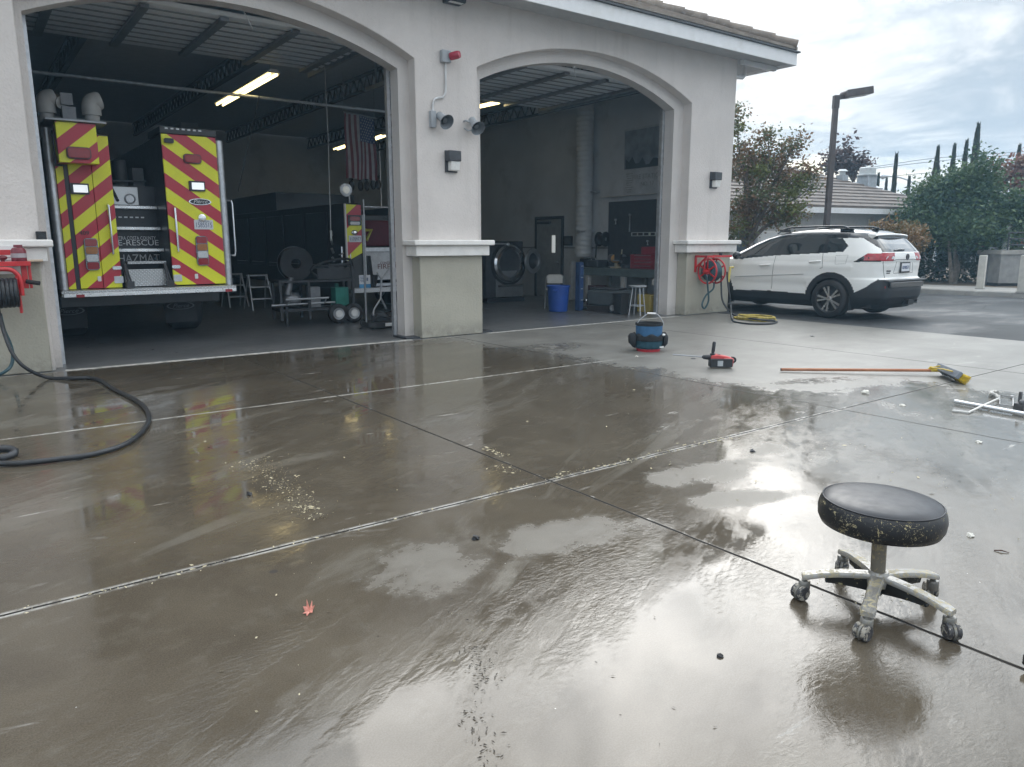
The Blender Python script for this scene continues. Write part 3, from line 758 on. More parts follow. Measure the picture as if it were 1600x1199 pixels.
def badge(c, w_, h_, parent=tk, txt=True):
    q = MB(Matrix.Translation(c)); n = 28
    q.prism([(w_/2*math.cos(2*PI*k/n), h_/2*math.sin(2*PI*k/n)) for k in range(n)], -.012, 0); e = q.build('emblem', m_chrome, parent, bevel=.003)
    q = MB(Matrix.Translation(Vector(c)+Vector((0, -.013, 0)))); q.prism([(w_*.44*math.cos(2*PI*k/n), h_*.40*math.sin(2*PI*k/n)) for k in range(n)], -.003, 0); q.build('face', m_blueblk, e)
    if txt: text('script', 'Pierce', h_*.85, m_letter, e, (c[0], c[1]-.018, c[2]+h_*.03), shear=.35, w=w_*.6)
badge((.93, -.014, 2.30), .36, .11)
for x in (-1.0, .78):
    q = MB(); q.box2((x-.27, 1.3, .2), (x+.27, 1.315, .86)); fl = q.build('mud_flap', m_black, tk)
    n = 28; q = MB(Matrix.Translation((x, 1.298, .50)))
    q.rings([[(a*math.cos(2*PI*k/n), 0, a*.28*math.sin(2*PI*k/n)) for k in range(n)] for a in (.24, .21)], caps=False); q.build('oval_mark', M('rubber_print', (.22, .23, .25), .6), fl)
    text('script', 'Pierce', .10, M('rubber_print'), fl, (x, 1.294, .50), shear=.35, w=.28)
def rail(x, z0, z1, y=-.07, parent=tk, dx=0):
    q = MB(); q.tube([(x, -.008, z0), (x, y, z0+.02), (x+dx, y, z0+.06), (x+dx, y, z1-.06), (x, y, z1-.02), (x, -.008, z1)], .018, 8); q.build('handrail', m_chrome, parent)
text('lettering', '409', .09, m_blueblk, tk, (-.80, -.022, 1.78))
rail(-.44, 1.45, 2.22); rail(.52, 1.48, 2.20)
q = MB(); q.tube([(1.36, .1, 1.42), (1.46, .05, 1.42), (1.47, .05, 1.5), (1.47, .05, 2.28), (1.46, .05, 2.34), (1.36, .1, 2.34)], .018, 8); q.build('handrail', m_chrome, tk)
for x in (-.26, .33):
    q = MB(); q.tube([(x, -.1, .94), (x-.03, .0, 1.3)], .02, 8); q.tube([(x+.05, -.1, .94), (x-.02, .0, 1.32)], .014, 8); q.box((x+.01, -.13, .98), (.11, .08, .1)); q.build('step_strut', m_dark, tk)
for x in (-.40, .475): pad(tk, 'door_latch', (x, -.014, 1.245), .13, .055, .02, .02, m_chrome); pad(tk, 'vent_plate', (x+.01, -.014, 1.06), .13, .11, .01, .01, m_galv)
for x in (-.66, .78): pad(tk, 'key_lock', (x, -.014, 1.08), .05, .08, .01, .012, m_white)
text('lettering', 'CONTRA COSTA COUNTY', .085, m_letter, tk, tp(208, 372.5, .785), w=.70)
text('lettering', 'FIRE-RESCUE', .13, m_letter, tk, tp(206.5, 380, .785), w=.82)
text('lettering', 'HAZMAT', .19, m_letter, tk, tp(217.5, 404.5, .785), w=.64)
q = MB(); q.lathe([(.085, 0), (.085, .02), (.07, .028), (.06, .012), (0, .012)], 20, Matrix.Translation(tp(203, 311, .73)) @ Matrix.Rotation(PI/2, 4, 'X')); q.build('water_cap', m_galv, tk)
q = MB(); q.tube([tp(172, 290, .55), tp(184, 314, .35)], .025, 8); q.build('lever', m_dark, tk)
q = MB(); q.cyl((-.20, 1.5, 2.3), (-.20, 1.5, 3.02), .10, seg=12); q.cyl((.06, 1.6, 2.3), (.06, 1.6, 3.05), .09, seg=12); q.box2((.2, 1.4, 2.3), (.38, 1.7, 2.92)); q.cyl((-.3, 1.35, 2.66), (.4, 1.35, 2.70), .02, seg=6)
q.build('stowed_equipment', M('equipment_grey', (.13, .135, .145), .5, .2), tk, bevel=.01)
# roof vents
def elbow(x, y, s, flip):
    q = MB(); q.cyl((x, y, 3.41), (x, y, 3.56), .115*s, seg=16)
    pts = spline([(x, y, 3.56), (x, y, 3.68), (x-.03*flip, y, 3.76), (x-.14*flip, y, 3.80)], 4)
    q.tube(pts, [.15*s, .15*s]+[.15*s]*(len(pts)-3)+[.13*s], 16); q.build('vent_elbow', M('vent_beige', (.42, .415, .40), .6), tk)
elbow(-1.08, .4, .9, -1); elbow(-.49, .25, .9, -1)
q = MB(); q.prism([(-.15, 3.40), (.13, 3.40), (.08, 3.48), (.08, 3.66), (-.10, 3.66), (-.10, 3.48)], .2, .45); q.box2((-.10, .25, 3.69), (.06, .4, 3.86))
o_ = q.build('mast_base', M('mast_grey', (.24, .25, .27), .5), tk); o_.location.x = -.79
q = MB(); q.cyl((-.98, .6, 3.8), (-.86, .3, 3.72), .10, seg=14); q.build('roof_spot', M('vent_beige'), tk)
def wheel(parent, c, rad, wid, axis='X', name='wheel'):
    m = Matrix.Translation(c) @ (Matrix.Rotation(PI/2, 4, 'Y') if axis == 'X' else Matrix.Rotation(PI/2, 4, 'X'))
    q = MB(m); q.lathe([(rad*.6, -wid/2), (rad*.9, -wid/2), (rad, -wid*.38), (rad, wid*.38), (rad*.9, wid/2), (rad*.6, wid/2)], 28)
    o_ = q.build(name, m_black, parent, smooth=50)
    q = MB(m); q.lathe([(0, -wid*.3), (rad*.3, -wid*.3), (rad*.62, -wid*.45), (rad*.62, wid*.45), (rad*.3, wid*.3), (0, wid*.3)], 20); q.build('rim', m_galv, o_, smooth=40)
    return o_
for x in (-.95, .97): wheel(tk, (x, 2.0, .52), .52, .5)
for x in (-.95, .97): wheel(tk, (x, 8.6, .52), .52, .35)

# second engine, deeper in the station
T2 = Vector((7.17, 16.0, 0))
e2 = thing('fire_engine', 'black fire engine parked deeper in the station, half hidden by the middle pillar', 'fire truck', T2)
def ep(u, v, dy=0.0): return on_front(u, v, T2.y+dy)-T2
b = MB(); b.box2((-.03, .03, .55), (.40, 8.8, 2.52)); b.box2((.40, .9, .75), (1.9, 8.8, 2.3)); b.box2((1.9, .03, .55), (2.35, 8.8, 2.52)); b.box2((-.02, 4.5, 2.5), (2.3, 8.8, 3.0)); b.box2((0, 8.85, .5), (2.3, 11, 3.0))
b.build('body', m_truck, e2, bevel=.02)
m_ch2 = chevron('chevron_engine', -.85, .62, .33)
q = MB(); q.prism([(.0, 1.22), (.36, 1.40), (.37, 2.48), (.0, 2.49)], -.02, .025); q.build('chevron_panel', m_ch2, e2, bevel=.004)
q = MB(); q.box2((-.035, -.024, 1.23), (.0, .03, 2.50)); q.build('edge_trim', m_white, e2)
q = MB(); q.box2((.03, -.05, 2.02), (.345, -.022, 2.25)); wl = q.build('warning_light', m_blueblk, e2)
pad(wl, 'lens', (.19, -.052, 2.17), .25, .09, .03, .012, m_lensr); pad(wl, 'lens', (.19, -.052, 2.07), .24, .07, .03, .012, m_lensc)
pad(e2, 'license_plate', (.19, -.024, 1.72), .31, .15, .01, .01, M('plate_white'))
text('plate_number', '1170977', .11, M('plate_blue'), e2, (.19, -.037, 1.71), w=.26)
q = MB(); q.ball((.18, -.03, 1.86), .06, (1.4, .5, 1)); q.build('plate_lamp', m_chrome, e2)
q = MB(); q.box2((.62, .55, .74), (1.85, .6, 1.42)); pn = q.build('rear_panel', M('panel_white', (.62, .63, .65), .5), e2, bevel=.006)
text('lettering', 'CONTRA COSTA COUNTY', .09, M('letter_brown', (.16, .06, .05), .5), pn, tuple(ep(622, 411, .545)), w=.98)
text('lettering', 'FIRE-RESCUE', .17, M('letter_brown'), pn, tuple(ep(621.5, 416.5, .545)), w=1.10)
q = MB(); q.box2((.6, .50, 1.42), (1.86, .7, 1.52)); q.build('shelf_trim', m_galv, e2, bevel=.005)
q = MB(); q.box2((.6, .35, .60), (1.9, .6, .66)); q.build('shelf_trim', m_galv, e2, bevel=.005)
q = MB(); q.box2((.55, .52, 1.55), (1.86, .75, 2.16)); q.build('hose_cover', M('cover_red', (.11, .02, .03), .8, var=.1), e2, bevel=.03)
q = MB(); q.box2((-.02, -.25, .50), (2.33, .02, .60)); q.build('tailboard', m_plate, e2)
sp = thing_m = MB(Matrix.Translation(ep(540, 297)) @ Matrix.Rotation(PI/2, 4, 'X')); sp.lathe([(0, -.2), (.1, -.18), (.15, 0), (.15, .02), (.12, .03), (0, .02)], 20); so_ = sp.build('spot_lamp', m_galv, e2, smooth=50)
q = MB(); q.lathe([(.085, 0), (.07, .02), (0, .03)], 18, Matrix.Translation(ep(541, 297, -.03)) @ Matrix.Rotation(PI/2, 4, 'X')); q.build('lens', glow('spot_face', (.9, .92, .85, 1), .10), so_)
q = MB(); q.cyl((.15, .1, 2.5), (.15, .1, 2.68), .02); q.cyl((.5, .1, 2.45), (2.2, .1, 2.45), .02); q.cyl((.42, -.05, .7), (.42, -.05, 2.6), .02); q.build('grab_rail', m_galv, e2)
q = MB()
for i, u in enumerate((573, 577, 581)): q.tube(spline([ep(u-4, 400, .1), ep(u, 430, .05), ep(u+4, 448, .05), ep(u+8, 430, .1)], 5), .035, 7)
q.build('hanging_hose', m_black, e2)
q = MB(); q.prism([(.42, 1.5), (.62, 1.2), (.62, 1.35), (.42, 1.65)], .3, .34); q.prism([(.42, 1.2), (.62, .9), (.62, 1.05), (.42, 1.35)], .3, .34); q.build('grey_stripe', M('stripe_grey', (.45, .45, .47), .5), e2)
q = MB(); q.tube([ep(562, 360, .3), ep(580, 360, .3), ep(572, 376, .3)], .05, 6); q.build('yellow_handle', M('tool_yellow', (.40, .37, .03), .5), e2)
for i in range(5):
    q = MB(); q.box2((-.055, 1.0+i*1.5, 1.0), (-.032, 2.3+i*1.5, 2.35)); dd = q.build('locker_door', M('roller_dark', (.035, .037, .042), .35, .3), e2, bevel=.01)
    q = MB(); q.tube([(-.06, 1.2+i*1.5, 1.1), (-.1, 1.2+i*1.5, 1.1), (-.1, 2.1+i*1.5, 1.1), (-.06, 2.1+i*1.5, 1.1)], .012, 6); q.build('handle', m_chrome, dd)
for y in (2.2, 9.3): wheel(e2, (.18, y, .52), .52, .4); wheel(e2, (2.1, y, .52), .52, .4)
q = MB()
for i in range(5): q.tube([(-.06, .6+i*.03, 1.0+i*.2), (-.12, .6, 1.1+i*.2)], .03, 8)
q.build('gauge_row', m_galv, e2)

# flag hanging over the bay, turned as in the picture: canton at the upper right
f0 = on_front(538, 176, 17.2); f1 = on_front(585, 184, 17.2); f2 = on_front(541, 279, 17.2)
FWD = (f1-f0).length; FH = abs(f0.z-f2.z)
fl = thing('flag', 'stars and stripes flag hanging upright from the ceiling behind the pull cord', 'flag', f0)
def flag_pt(s, t_): return Vector((s*FWD, .05*math.sin(s*9+t_*2)+.02*math.sin(t_*7), -.08*s*(1-t_)-t_*FH+.02*math.sin(s*12)*t_))
def flag_part(name, cells, mat, off=0.0):
    q = MB()
    for (s0, s1, t0, t1) in cells:
        ns = max(2, int((s1-s0)*26)); nt = max(2, int((t1-t0)*16))
        g = [[q.v(flag_pt(s0+(s1-s0)*i/ns, t0+(t1-t0)*j/nt)+Vector((0, off, 0))) for j in range(nt+1)] for i in range(ns+1)]
        for i in range(ns):
            for j in range(nt): q.f([g[i][j], g[i+1][j], g[i+1][j+1], g[i][j+1]])
    return q.build(name, mat, fl, smooth=180)
k = 1/13
flag_part('white_stripes', [(i*k, (i+1)*k, 0, 1) for i in range(13) if i % 2], M('flag_white', (.38, .37, .39), .85))
flag_part('red_stripes', [(i*k, (i+1)*k, 0, 1) for i in range(13) if not i % 2], M('flag_red', (.17, .045, .06), .85))
flag_part('canton', [(6*k, 1, 0, .40)], M('flag_blue', (.035, .06, .16), .8), -.008)
q = MB()
for r_ in range(9):
    for c_ in range(6 if r_ % 2 == 0 else 5):
        s_ = 6*k+(7*k)*((c_+.5+(0 if r_ % 2 == 0 else .5))/6.0); t_ = .4*(r_+.5)/9; p = flag_pt(s_, t_)+Vector((0, -.014, 0))
        pts = []
        for a in range(10):
            rr = .030 if a % 2 == 0 else .012; pts.append(tuple(p+Vector((rr*math.cos(PI/2+a*PI/5), 0, rr*math.sin(PI/2+a*PI/5)))))
        q.poly(pts)
q.build('stars', M('flag_white'), fl, smooth=0)
q = MB(); q.cyl((-.05, 0, .02), (FWD+.05, 0, -.06), .015, seg=8); q.cyl((0, 0, .02), (0, 0, ZT-.1-f0.z), .006, seg=5); q.cyl((FWD, 0, -.06), (FWD, 0, ZT-.1-f0.z), .006, seg=5); q.build('rod', m_steel, fl)
m_pad = M('pad_dark', (.035, .03, .03), .5)  # row of dark oval shapes, not identified further
for i, u in enumerate((549, 563, 573, 583, 591)):
    p = on_front(u, 284-(2 if i > 2 else 0), 17.5); o = thing('hanging_pad', 'dark oval pad hung in the row below the flag', 'oval_pad', p, group='dark oval pads hung in a row below the flag')
    q = MB(); q.ball((0, 0, -.1), .1, (.8, .45, 1.35), 10); q.build('oval_body', m_pad, o, smooth=60); q = MB(); q.cyl((0, 0, .03), (0, 0, .12), .05, .055, seg=8); q.build('pad_neck', m_pad, o)

# step ladders
def ladder(u, v, h, wd, label):
    g = on_ground(u, v); o = thing('step_ladder', label, 'ladder', g, R(8), 'folding step ladders by the truck')
    for sx in (-1, 1):
        q = MB(); q.tube([(sx*wd/2, -.02, 0), (sx*wd*.42, .22, h)], .022, 8); q.build('front_rail', m_galv, o)
        q = MB(); q.tube([(sx*wd/2, .5, 0), (sx*wd*.42, .25, h-.03)], .018, 8); q.build('rear_leg', m_galv, o)
    for i in range(1, 4):
        t_ = i/3.0; q = MB(); q.box((0, -.02+.24*t_+.02, h*t_-.02), (wd*(1-.16*t_), .12 if i < 3 else .2, .035)); q.build('tread', m_galv, o, bevel=.004)
ladder(412, 484, .86, .56, 'bare aluminium step ladder standing right of the truck')
ladder(374, 480, .86, .5, 'darker step ladder between the truck and the bare aluminium one')
q = MB(); q.cyl((0, 0, 0), (1.6, .1, 0), .02, seg=8); q.cyl((.2, -.25, .12), (1.1, -.2, .12), .02, seg=8); q.cyl((.3, 0, 0), (.35, -.22, .12), .012); q.cyl((1.1, 0, 0), (1.05, -.22, .12), .012)
o = q.build('floor_rail', m_galv); o.location = on_ground(424, 478, .42); tag(o, 'low pair of silver rails lying beside the step ladders', 'rail')
for x_ in (.3, 1.3):
    q = MB(); q.cyl((x_, .0, -.02), (x_, .0, -.42), .02, seg=6); q.build('leg', m_dark, o)

# equipment cart
cg = on_ground(520, 503); ct = thing('equipment_cart', 'dark two wheeled equipment cart loaded with a hose reel and a green can', 'cart', cg, R(-4))
q = MB(); q.box2((-1.15, -.28, .28), (.42, .35, .33)); q.box2((-1.15, -.28, .85), (.42, .35, .89))
for x in (-1.12, -.55, .38):
    for y in (-.25, .32): q.box2((x-.025, y-.025, .1 if x < 0 else .28), (x+.025, y+.025, 1.2 if x > 0 else .9))
q.build('frame', m_dark, ct)
for x in (.0, .33):
    w_ = wheel(ct, (x, -.34, .20), .20, .13, axis='Y'); q = MB(); q.lathe([(0, 0), (.07, 0), (.078, .015), (.06, .02), (.05, .012), (0, .01)], 18, Matrix.Translation((x, -.415, .20)) @ Matrix.Rotation(PI/2, 4, 'X')); q.build('hub_cap', m_white, w_)
q = MB(); q.lathe([(.30, -.1), (.33, -.1), (.33, .1), (.30, .1)], 28, Matrix.Translation((-.72, .0, 1.22)) @ Matrix.Rotation(PI/2, 4, 'X')); q.lathe([(.31, -.08), (.1, -.06), (.1, .06), (.31, .08)], 28, Matrix.Translation((-.72, .0, 1.22)) @ Matrix.Rotation(PI/2, 4, 'X')); q.build('hose_reel', m_black, ct)
q = MB(); q.lathe([(.335, -.105), (.345, -.09), (.33, -.1)], 28, Matrix.Translation((-.72, .0, 1.22)) @ Matrix.Rotation(PI/2, 4, 'X')); q.build('reel_rim', m_steel, ct)
q = MB(); q.box2((.02, -.2, .345), (.3, .1, .72)); q.cyl((.1, -.05, .72), (.1, -.05, .80), .04); q.build('fuel_can', M('can_green', (.03, .20, .16), .45), ct, bevel=.03)
q = MB(); q.ball((-.85, -.05, .50), .2, (1, .9, .8)); q.box2((-.5, -.2, .34), (-.3, .1, .75)); q.cyl((-.95, -.15, .62), (-.88, -.2, .95), .07, .05); q.build('pump', m_steel, ct, bevel=.01)
q = MB(); q.box2((-.35, -.22, .9), (.35, .25, 1.12)); q.cyl((.05, -.2, 1.18), (.4, -.2, 1.2), .03); q.cyl((-.3, -.1, 1.16), (.1, -.2, 1.16), .025); q.box2((-.1, -.2, 1.12), (.2, .1, 1.2)); q.build('engine_block', m_dark, ct, bevel=.012)
q = MB(); q.tube(spline([(-.35, -.25, .95), (-.5, -.3, 1.1), (-.2, -.28, 1.25), (.3, -.28, 1.3), (.42, -.25, 1.1)], 6), .025, 7); q.build('hose', m_black, ct)
q = MB(); q.cyl((.3, .1, 1.2), (.3, .1, 1.55), .02, seg=8); q.cyl((.45, 0, .95), (.45, 0, 1.4), .012, seg=8); q.cyl((.2, 0, 1.38), (.3, 0, 1.42), .014, seg=8); q.build('valve', m_chrome, ct)
# pole with notice
pg = on_ground(573, 514); pl = thing('pole_stand', 'thin silver pole standing on the bay floor before the second engine', 'pole', pg)
tz = on_front(566, 336, pg.y)-pg
q = MB(); q.tube([(0, 0, .01), tz*.96], .021, 8); q.tube([tz*.955, tz], .028, 8); q.build('pole', m_steel, pl); q = MB(); q.lathe([(0, .022), (.13, .02), (.14, 0)], 16); q.build('base', m_dark, pl)
p = on_front(570, 440, pg.y+.06); o = thing('notice_sign', 'small white and blue notice hung behind the silver pole', 'sign', p)
q = MB(); q.box2((-.115, -.006, -.05), (.115, .006, .12)); q.build('panel', M('notice_white', (.68, .70, .74), .5), o); q = MB(); q.box2((-.115, -.006, -.125), (.115, .006, -.052)); q.build('blue_band', M('notice_blue', (.09, .30, .55), .5), o)
q = MB()
for i in range(4): q.box((-.05, -.009, .085-i*.03), (.09-.02*(i % 2), .003, .01))
q.box((.05, -.009, .04), (.03, .003, .06)); q.build('print_lines', M('notice_ink', (.15, .2, .32), .6), o)
# floor machine at the jamb
mg = on_ground(592, 512); mo = thing('floor_machine', 'low black floor machine with a forked silver handle beside the jamb', 'machine', mg)
q = MB(); q.prism(rounded(.62, .55, .18), .02, .13, plane='xy'); q.build('deck', M('machine_dark', (.04, .042, .045), .45), mo, bevel=.03)
q = MB(); q.ball((.05, .05, .2), .16, (1.2, 1, .7)); q.box2((-.1, -.1, .12), (.2, .15, .22)); q.cyl((-.15, -.1, .14), (-.15, -.1, .28), .05); q.build('motor', m_dark, mo, bevel=.01)
def mp(u, v, dy=0): return on_front(u, v, mg.y+dy)-mg
q = MB(); q.tube([mp(583, 493, -.15), mp(584, 484, -.1), mp(594.5, 467), mp(596, 437)], .018, 8); q.tube([mp(603, 482, .05), mp(595.5, 467)], .018, 8); q.tube([mp(612, 415, .05), mp(596, 437), mp(589, 426, -.05)], .018, 8); q.build('handle', m_galv, mo)
for x in (-.22, .22): wheel(mo, (x, .24, .08), .08, .05)
q = MB(); q.tube(spline([(-.25, -.2, .15), (-.1, -.25, .25), (.15, -.2, .2), (.25, -.1, .3), (.1, .1, .32)], 5), .022, 7); q.build('cable', m_black, mo)
q = MB(); q.box2((.0, -.30, .05), (.16, -.28, .11)); q.build('label_plate', m_white, mo)
# ------------------------------------------------------------------ washroom and workshop bay (side wall at x = WX)
WX = 14.338
def wl(u, v, off=0.0): return on_side(u, v, WX-off)
# door in the side wall
a, c_ = wl(839, 342), wl(880, 342); y1, y0 = a.y, c_.y; zt = a.z
dr = thing('inner_door', 'grey door with a tall narrow window in the washroom bay wall', 'door', (WX, (y0+y1)/2, 0)); hw = (y1-y0)/2
q = MB(); q.box2((-.05, -hw-.05, 0), (-.003, -hw+.04, zt+.05)); q.box2((-.05, hw-.04, 0), (-.003, hw+.05, zt+.05)); q.box2((-.048, -hw+.041, zt-.04), (-.003, hw-.041, zt+.05)); q.build('frame', m_dark, dr)
q = MB(); q.box2((-.035, -hw+.042, .02), (-.004, hw-.042, zt-.045)); lf = q.build('leaf', M('door_grey', (.30, .305, .30), .5), dr)
pw, pw2 = wl(864, 368), wl(869, 395)
q = MB(); q.box2((-.042, pw2.y-dr.location.y, pw2.z), (-.036, pw.y-dr.location.y, pw.z)); q.build('window', glow('lit_glass', (.95, 1.0, 1.0, 1), .22), lf)
q = MB(); q.tube([(-.036, -hw+.14, 1.05), (-.10, -hw+.14, 1.05), (-.10, -hw+.27, 1.05)], .016, 8); q.box2((-.045, -hw+.11, .95), (-.037, -hw+.17, 1.2)); q.build('handle', m_steel, lf)
q = MB(); q.box2((-.12, -.1, zt-.17), (-.036, hw-.1, zt-.10)); q.build('door_closer', m_dark, lf)
def wall_box(name, label, cat, u0, v0, u1, v1, dpt, mat, bev=.004):
    p, r_ = wl(u0, v0), wl(u1, v1); o = thing(name, label, cat, (WX, (p.y+r_.y)/2, r_.z))
    h_ = p.z-r_.z; w_ = abs(p.y-r_.y)
    q = MB(); q.box2((-dpt, -w_/2, 0), (-.004, w_/2, h_)); q.build('panel', mat, o, bevel=bev); return o, w_, h_
o, w_, h_ = wall_box('wall_frame', 'small dark framed panel on the wall between the grey door and the duct', 'frame', 883, 369, 895, 384, .04, m_dark)
q = MB(); q.box2((-.046, -w_*.35, h_*.15), (-.041, w_*.35, h_*.85)); q.build('face', M('face_grey', (.12, .125, .13), .4), o)
# round duct
dg = wl(911, 410, .27); dc = thing('wall_duct', 'wide pale spiral duct rising up the washroom bay wall to the ceiling', 'duct', (WX-.27, dg.y, 0))
prof = [(.235, 1.25)]
z = 1.3
while z < 5.5: prof += [(.235, z), (.243, z+.012), (.235, z+.024)]; z += .13
q = MB(); q.lathe(prof, 28); q.build('pipe', M('duct_pale', (.55, .57, .58), .5, .1, var=.05), dc, smooth=50)
q = MB(); q.box2((-.3, -.2, 1.9), (.24, -.05, 1.95)); q.build('bracket', m_galv, dc)
q = MB(); q.box2((.0, -.38, 2.98), (.25, -.2, 3.02)); q.build('bracket', m_galv, dc)
# display board
o, w_, h_ = wall_box('display_board', 'large display board above the workbench with a drawing and lettering', 'board', 977, 203, 1045, 302, .03, M('board_white', (.48, .49, .50), .5))
bz = o.location.z
q = MB(); q.box2((-.034, -w_/2+.04, h_*.40), (-.031, w_/2-.03, h_*.97)); q.build('drawing', M('drawing_blue', (.22, .25, .29), .5, var=.4, vs=2.5), o)
q = MB()
rr = random.Random(3); yy = -w_/2+.05; pts = []
while yy < w_/2-.04: pts.append((yy, h_*(.44+.14*rr.random()))); yy += .12
q.prism([(pts[0][0], h_*.405)] + pts + [(pts[-1][0], h_*.405)], -.037, -.035, plane='yz'); q.build('skyline', M('drawing_dark', (.05, .06, .075), .6), o)
for s_, dz_, sz_ in (('FIRE STATION', .27, .17), ('NO. 17', .16, .15)):
    q = text('lettering', s_, sz_, M('print_grey'), o, (-.034, -w_*.05, h_*dz_)); q.rotation_euler = (PI/2, 0, -PI/2)
q = MB()
for i in range(9): q.box((-.032, w_*.36, h_*(.33-i*.034)), (.003, w_*.16*(1-.2*(i % 3)), .02))
q.build('print_lines', M('print_grey'), o)
o, w_, h_ = wall_box('display_ledge', 'long pale ledge under the display board', 'ledge', 945, 309, 1045, 301, .14, m_trim)
o, w_, h_ = wall_box('pegboard', 'dark pegboard above the workbench', 'pegboard', 952, 316, 1045, 419, .02, M('pegboard_dark', (.055, .055, .062), .6))
PB = (w_, h_)
p = wl(1011, 366, .05); o = thing('spirit_level', 'long pale spirit level with slots hanging on the pegboard', 'level', p)
q = MB()
q.box2((-.01, -.72, .035), (.01, .55, .05)); q.box2((-.01, -.72, -.05), (.01, .55, -.035))
for i in range(7): q.box2((-.01, -.72+i*.208, -.034), (.01, -.69+i*.208, .034))
q.build('frame', M('level_pale', (.55, .56, .56), .5), o)
q = MB(); q.ball((-.012, -.1, 0), .04, (.4, 1, 1), 10); q.build('vial', M('vial_yellow', (.6, .62, .5), .3), o)
rr = random.Random(11)
for i, (u, v, h_, lab) in enumerate(((984, 350, .42, 'thin steel rod tool hanging left of the spirit level'), (962, 348, .1, 'small pale tool hung high at the left of the pegboard'), (1012, 381, .08, 'small round pale tool hung under the spirit level'))):
    p = wl(u, v, .06); q = MB(); q.cyl((0, 0, -h_/2), (0, 0, h_/2), .022, .012, seg=8); q.cyl((0, 0, h_/2), (0, 0, h_/2+.05), .035, seg=8); o = q.build('hand_tool', m_galv); o.location = p; tag(o, lab, 'tool', 'hand tools on the pegboard')
# wall reel
p = wl(941, 374, .2); o = thing('cord_reel', 'dark cord reel fixed on the wall left of the pegboard', 'reel', p)
q = MB(); q.lathe([(.05, -.12), (.2, -.12), (.2, -.09), (.14, -.09), (.14, .09), (.2, .09), (.2, .12), (.05, .12)], 22, Matrix.Rotation(.2, 4, 'Z') @ Matrix.Rotation(PI/2, 4, 'X')); q.build('drum', m_dark, o, smooth=40)
q = MB(); q.box2((.0, -.05, -.05), (.2, .05, .05)); q.build('bracket', m_steel, o); q = MB(); q.tube([(-.1, .12, -.1), (-.1, .14, -.5)], .02, 6); q.build('cord_end', m_black, o)
# workbench
bx0, bx1 = WX-.92, WX-.02
ba, bb = on_side(912, 431, bx0), on_side(1040, 431, bx0)
bl = thing('workbench', 'grey green workbench with a deep apron along the right wall', 'workbench', (WX, (ba.y+bb.y)/2, 0)); bh = (ba.y-bb.y)/2
BT = on_side(960, 420, bx0).z; BA = on_side(960, 432, bx0).z
m_bench = M('bench_green', (.13, .165, .165), .5, var=.12)
q = MB(); q.box2((-.96, -bh, BT-.05), (-.02, bh, BT)); q.build('worktop', m_bench, bl, bevel=.006)
q = MB(); q.box2((-.93, -bh+.02, BA), (-.90, bh-.02, BT-.052)); q.build('apron', m_bench, bl)
for y in (bh-.13, -bh+.08, 0):
    for x in (-.86, -.10):
        q = MB(); q.box2((x-.05, y-.06, 0), (x+.05, y+.06, BT-.052)); q.build('leg', M('leg_pale', (.50, .49, .47), .6), bl, bevel=.006)
def on_bench(u, xo): return Vector((WX+xo, on_side(u, 418, WX+xo).y, BT))
p = on_bench(1014, -.45); o = thing('tool_chest', 'red tool chest with drawers on the workbench', 'tool chest', p)
q = MB(); q.box2((-.25, -.5, 0), (.25, .42, .36)); q.box2((-.25, -.5, .362), (.2, .05, .55)); q.build('case', M('chest_red', (.30, .03, .045), .35, coat=.2), o, bevel=.012)
for i in range(4): q = MB(); q.box2((-.262, -.47, .02+i*.085), (-.252, .39, .09+i*.085)); dw = q.build('drawer', M('chest_red'), o, bevel=.004); q = MB(); q.box2((-.275, -.3, .075+i*.085), (-.263, .25, .085+i*.085)); q.build('handle', m_galv, dw)
p = on_bench(964, -.6); o = thing('bench_grinder', 'pale orange bench grinder standing on the workbench', 'grinder', p)
q = MB(); q.box2((-.13, -.13, 0), (.13, .13, .03)); q.box2((-.05, -.05, .03), (.05, .05, .14)); q.build('foot', M('grinder_cream', (.60, .52, .38), .5), o, bevel=.01)
q = MB(); q.cyl((0, -.13, .24), (0, .13, .24), .105, seg=18); q.build('motor', M('grinder_orange', (.62, .36, .13), .45), o, bevel=.012)
q = MB(); q.cyl((0, -.24, .24), (0, -.18, .24), .12, seg=18); q.cyl((0, .18, .24), (0, .24, .24), .12, seg=18); q.cyl((0, -.24, .24), (0, .24, .24), .02); q.build('grinding_wheel', m_steel, o)
q = MB(); q.cyl((-.05, -.2, .3), (-.05, -.22, .48), .015); q.build('spark_guard', M('grinder_cream'), o)
p = on_bench(978, -.45); o = thing('bench_vise', 'dark bench vise between the grinder and the red tool chest', 'vise', p)
q = MB(); q.cyl((0, 0, 0), (0, 0, .1), .14, .1); q.box2((-.2, -.09, .1), (.18, .09, .3)); q.box2((-.32, -.11, .2), (-.24, .11, .36)); q.cyl((-.24, 0, .22), (-.2, 0, .22), .04); q.build('body', m_dark, o, bevel=.012); q = MB(); q.cyl((-.36, -.12, .2), (-.36, .12, .2), .014); q.build('handle', m_steel, o)
p = on_bench(990, -.4); q = MB(); q.lathe([(0, 0), (.09, 0), (.09, .28), (.05, .33), (.05, .38), (0, .38)], 16); q.cyl((0, 0, .34), (0, .12, .4), .015); o = q.build('oil_can', m_dark); o.location = p; tag(o, 'dark can standing on the workbench left of the red tool chest', 'can')
p = on_bench(930, -.55); o = thing('charger_box', 'black equipment box at the left end of the workbench', 'box', p)
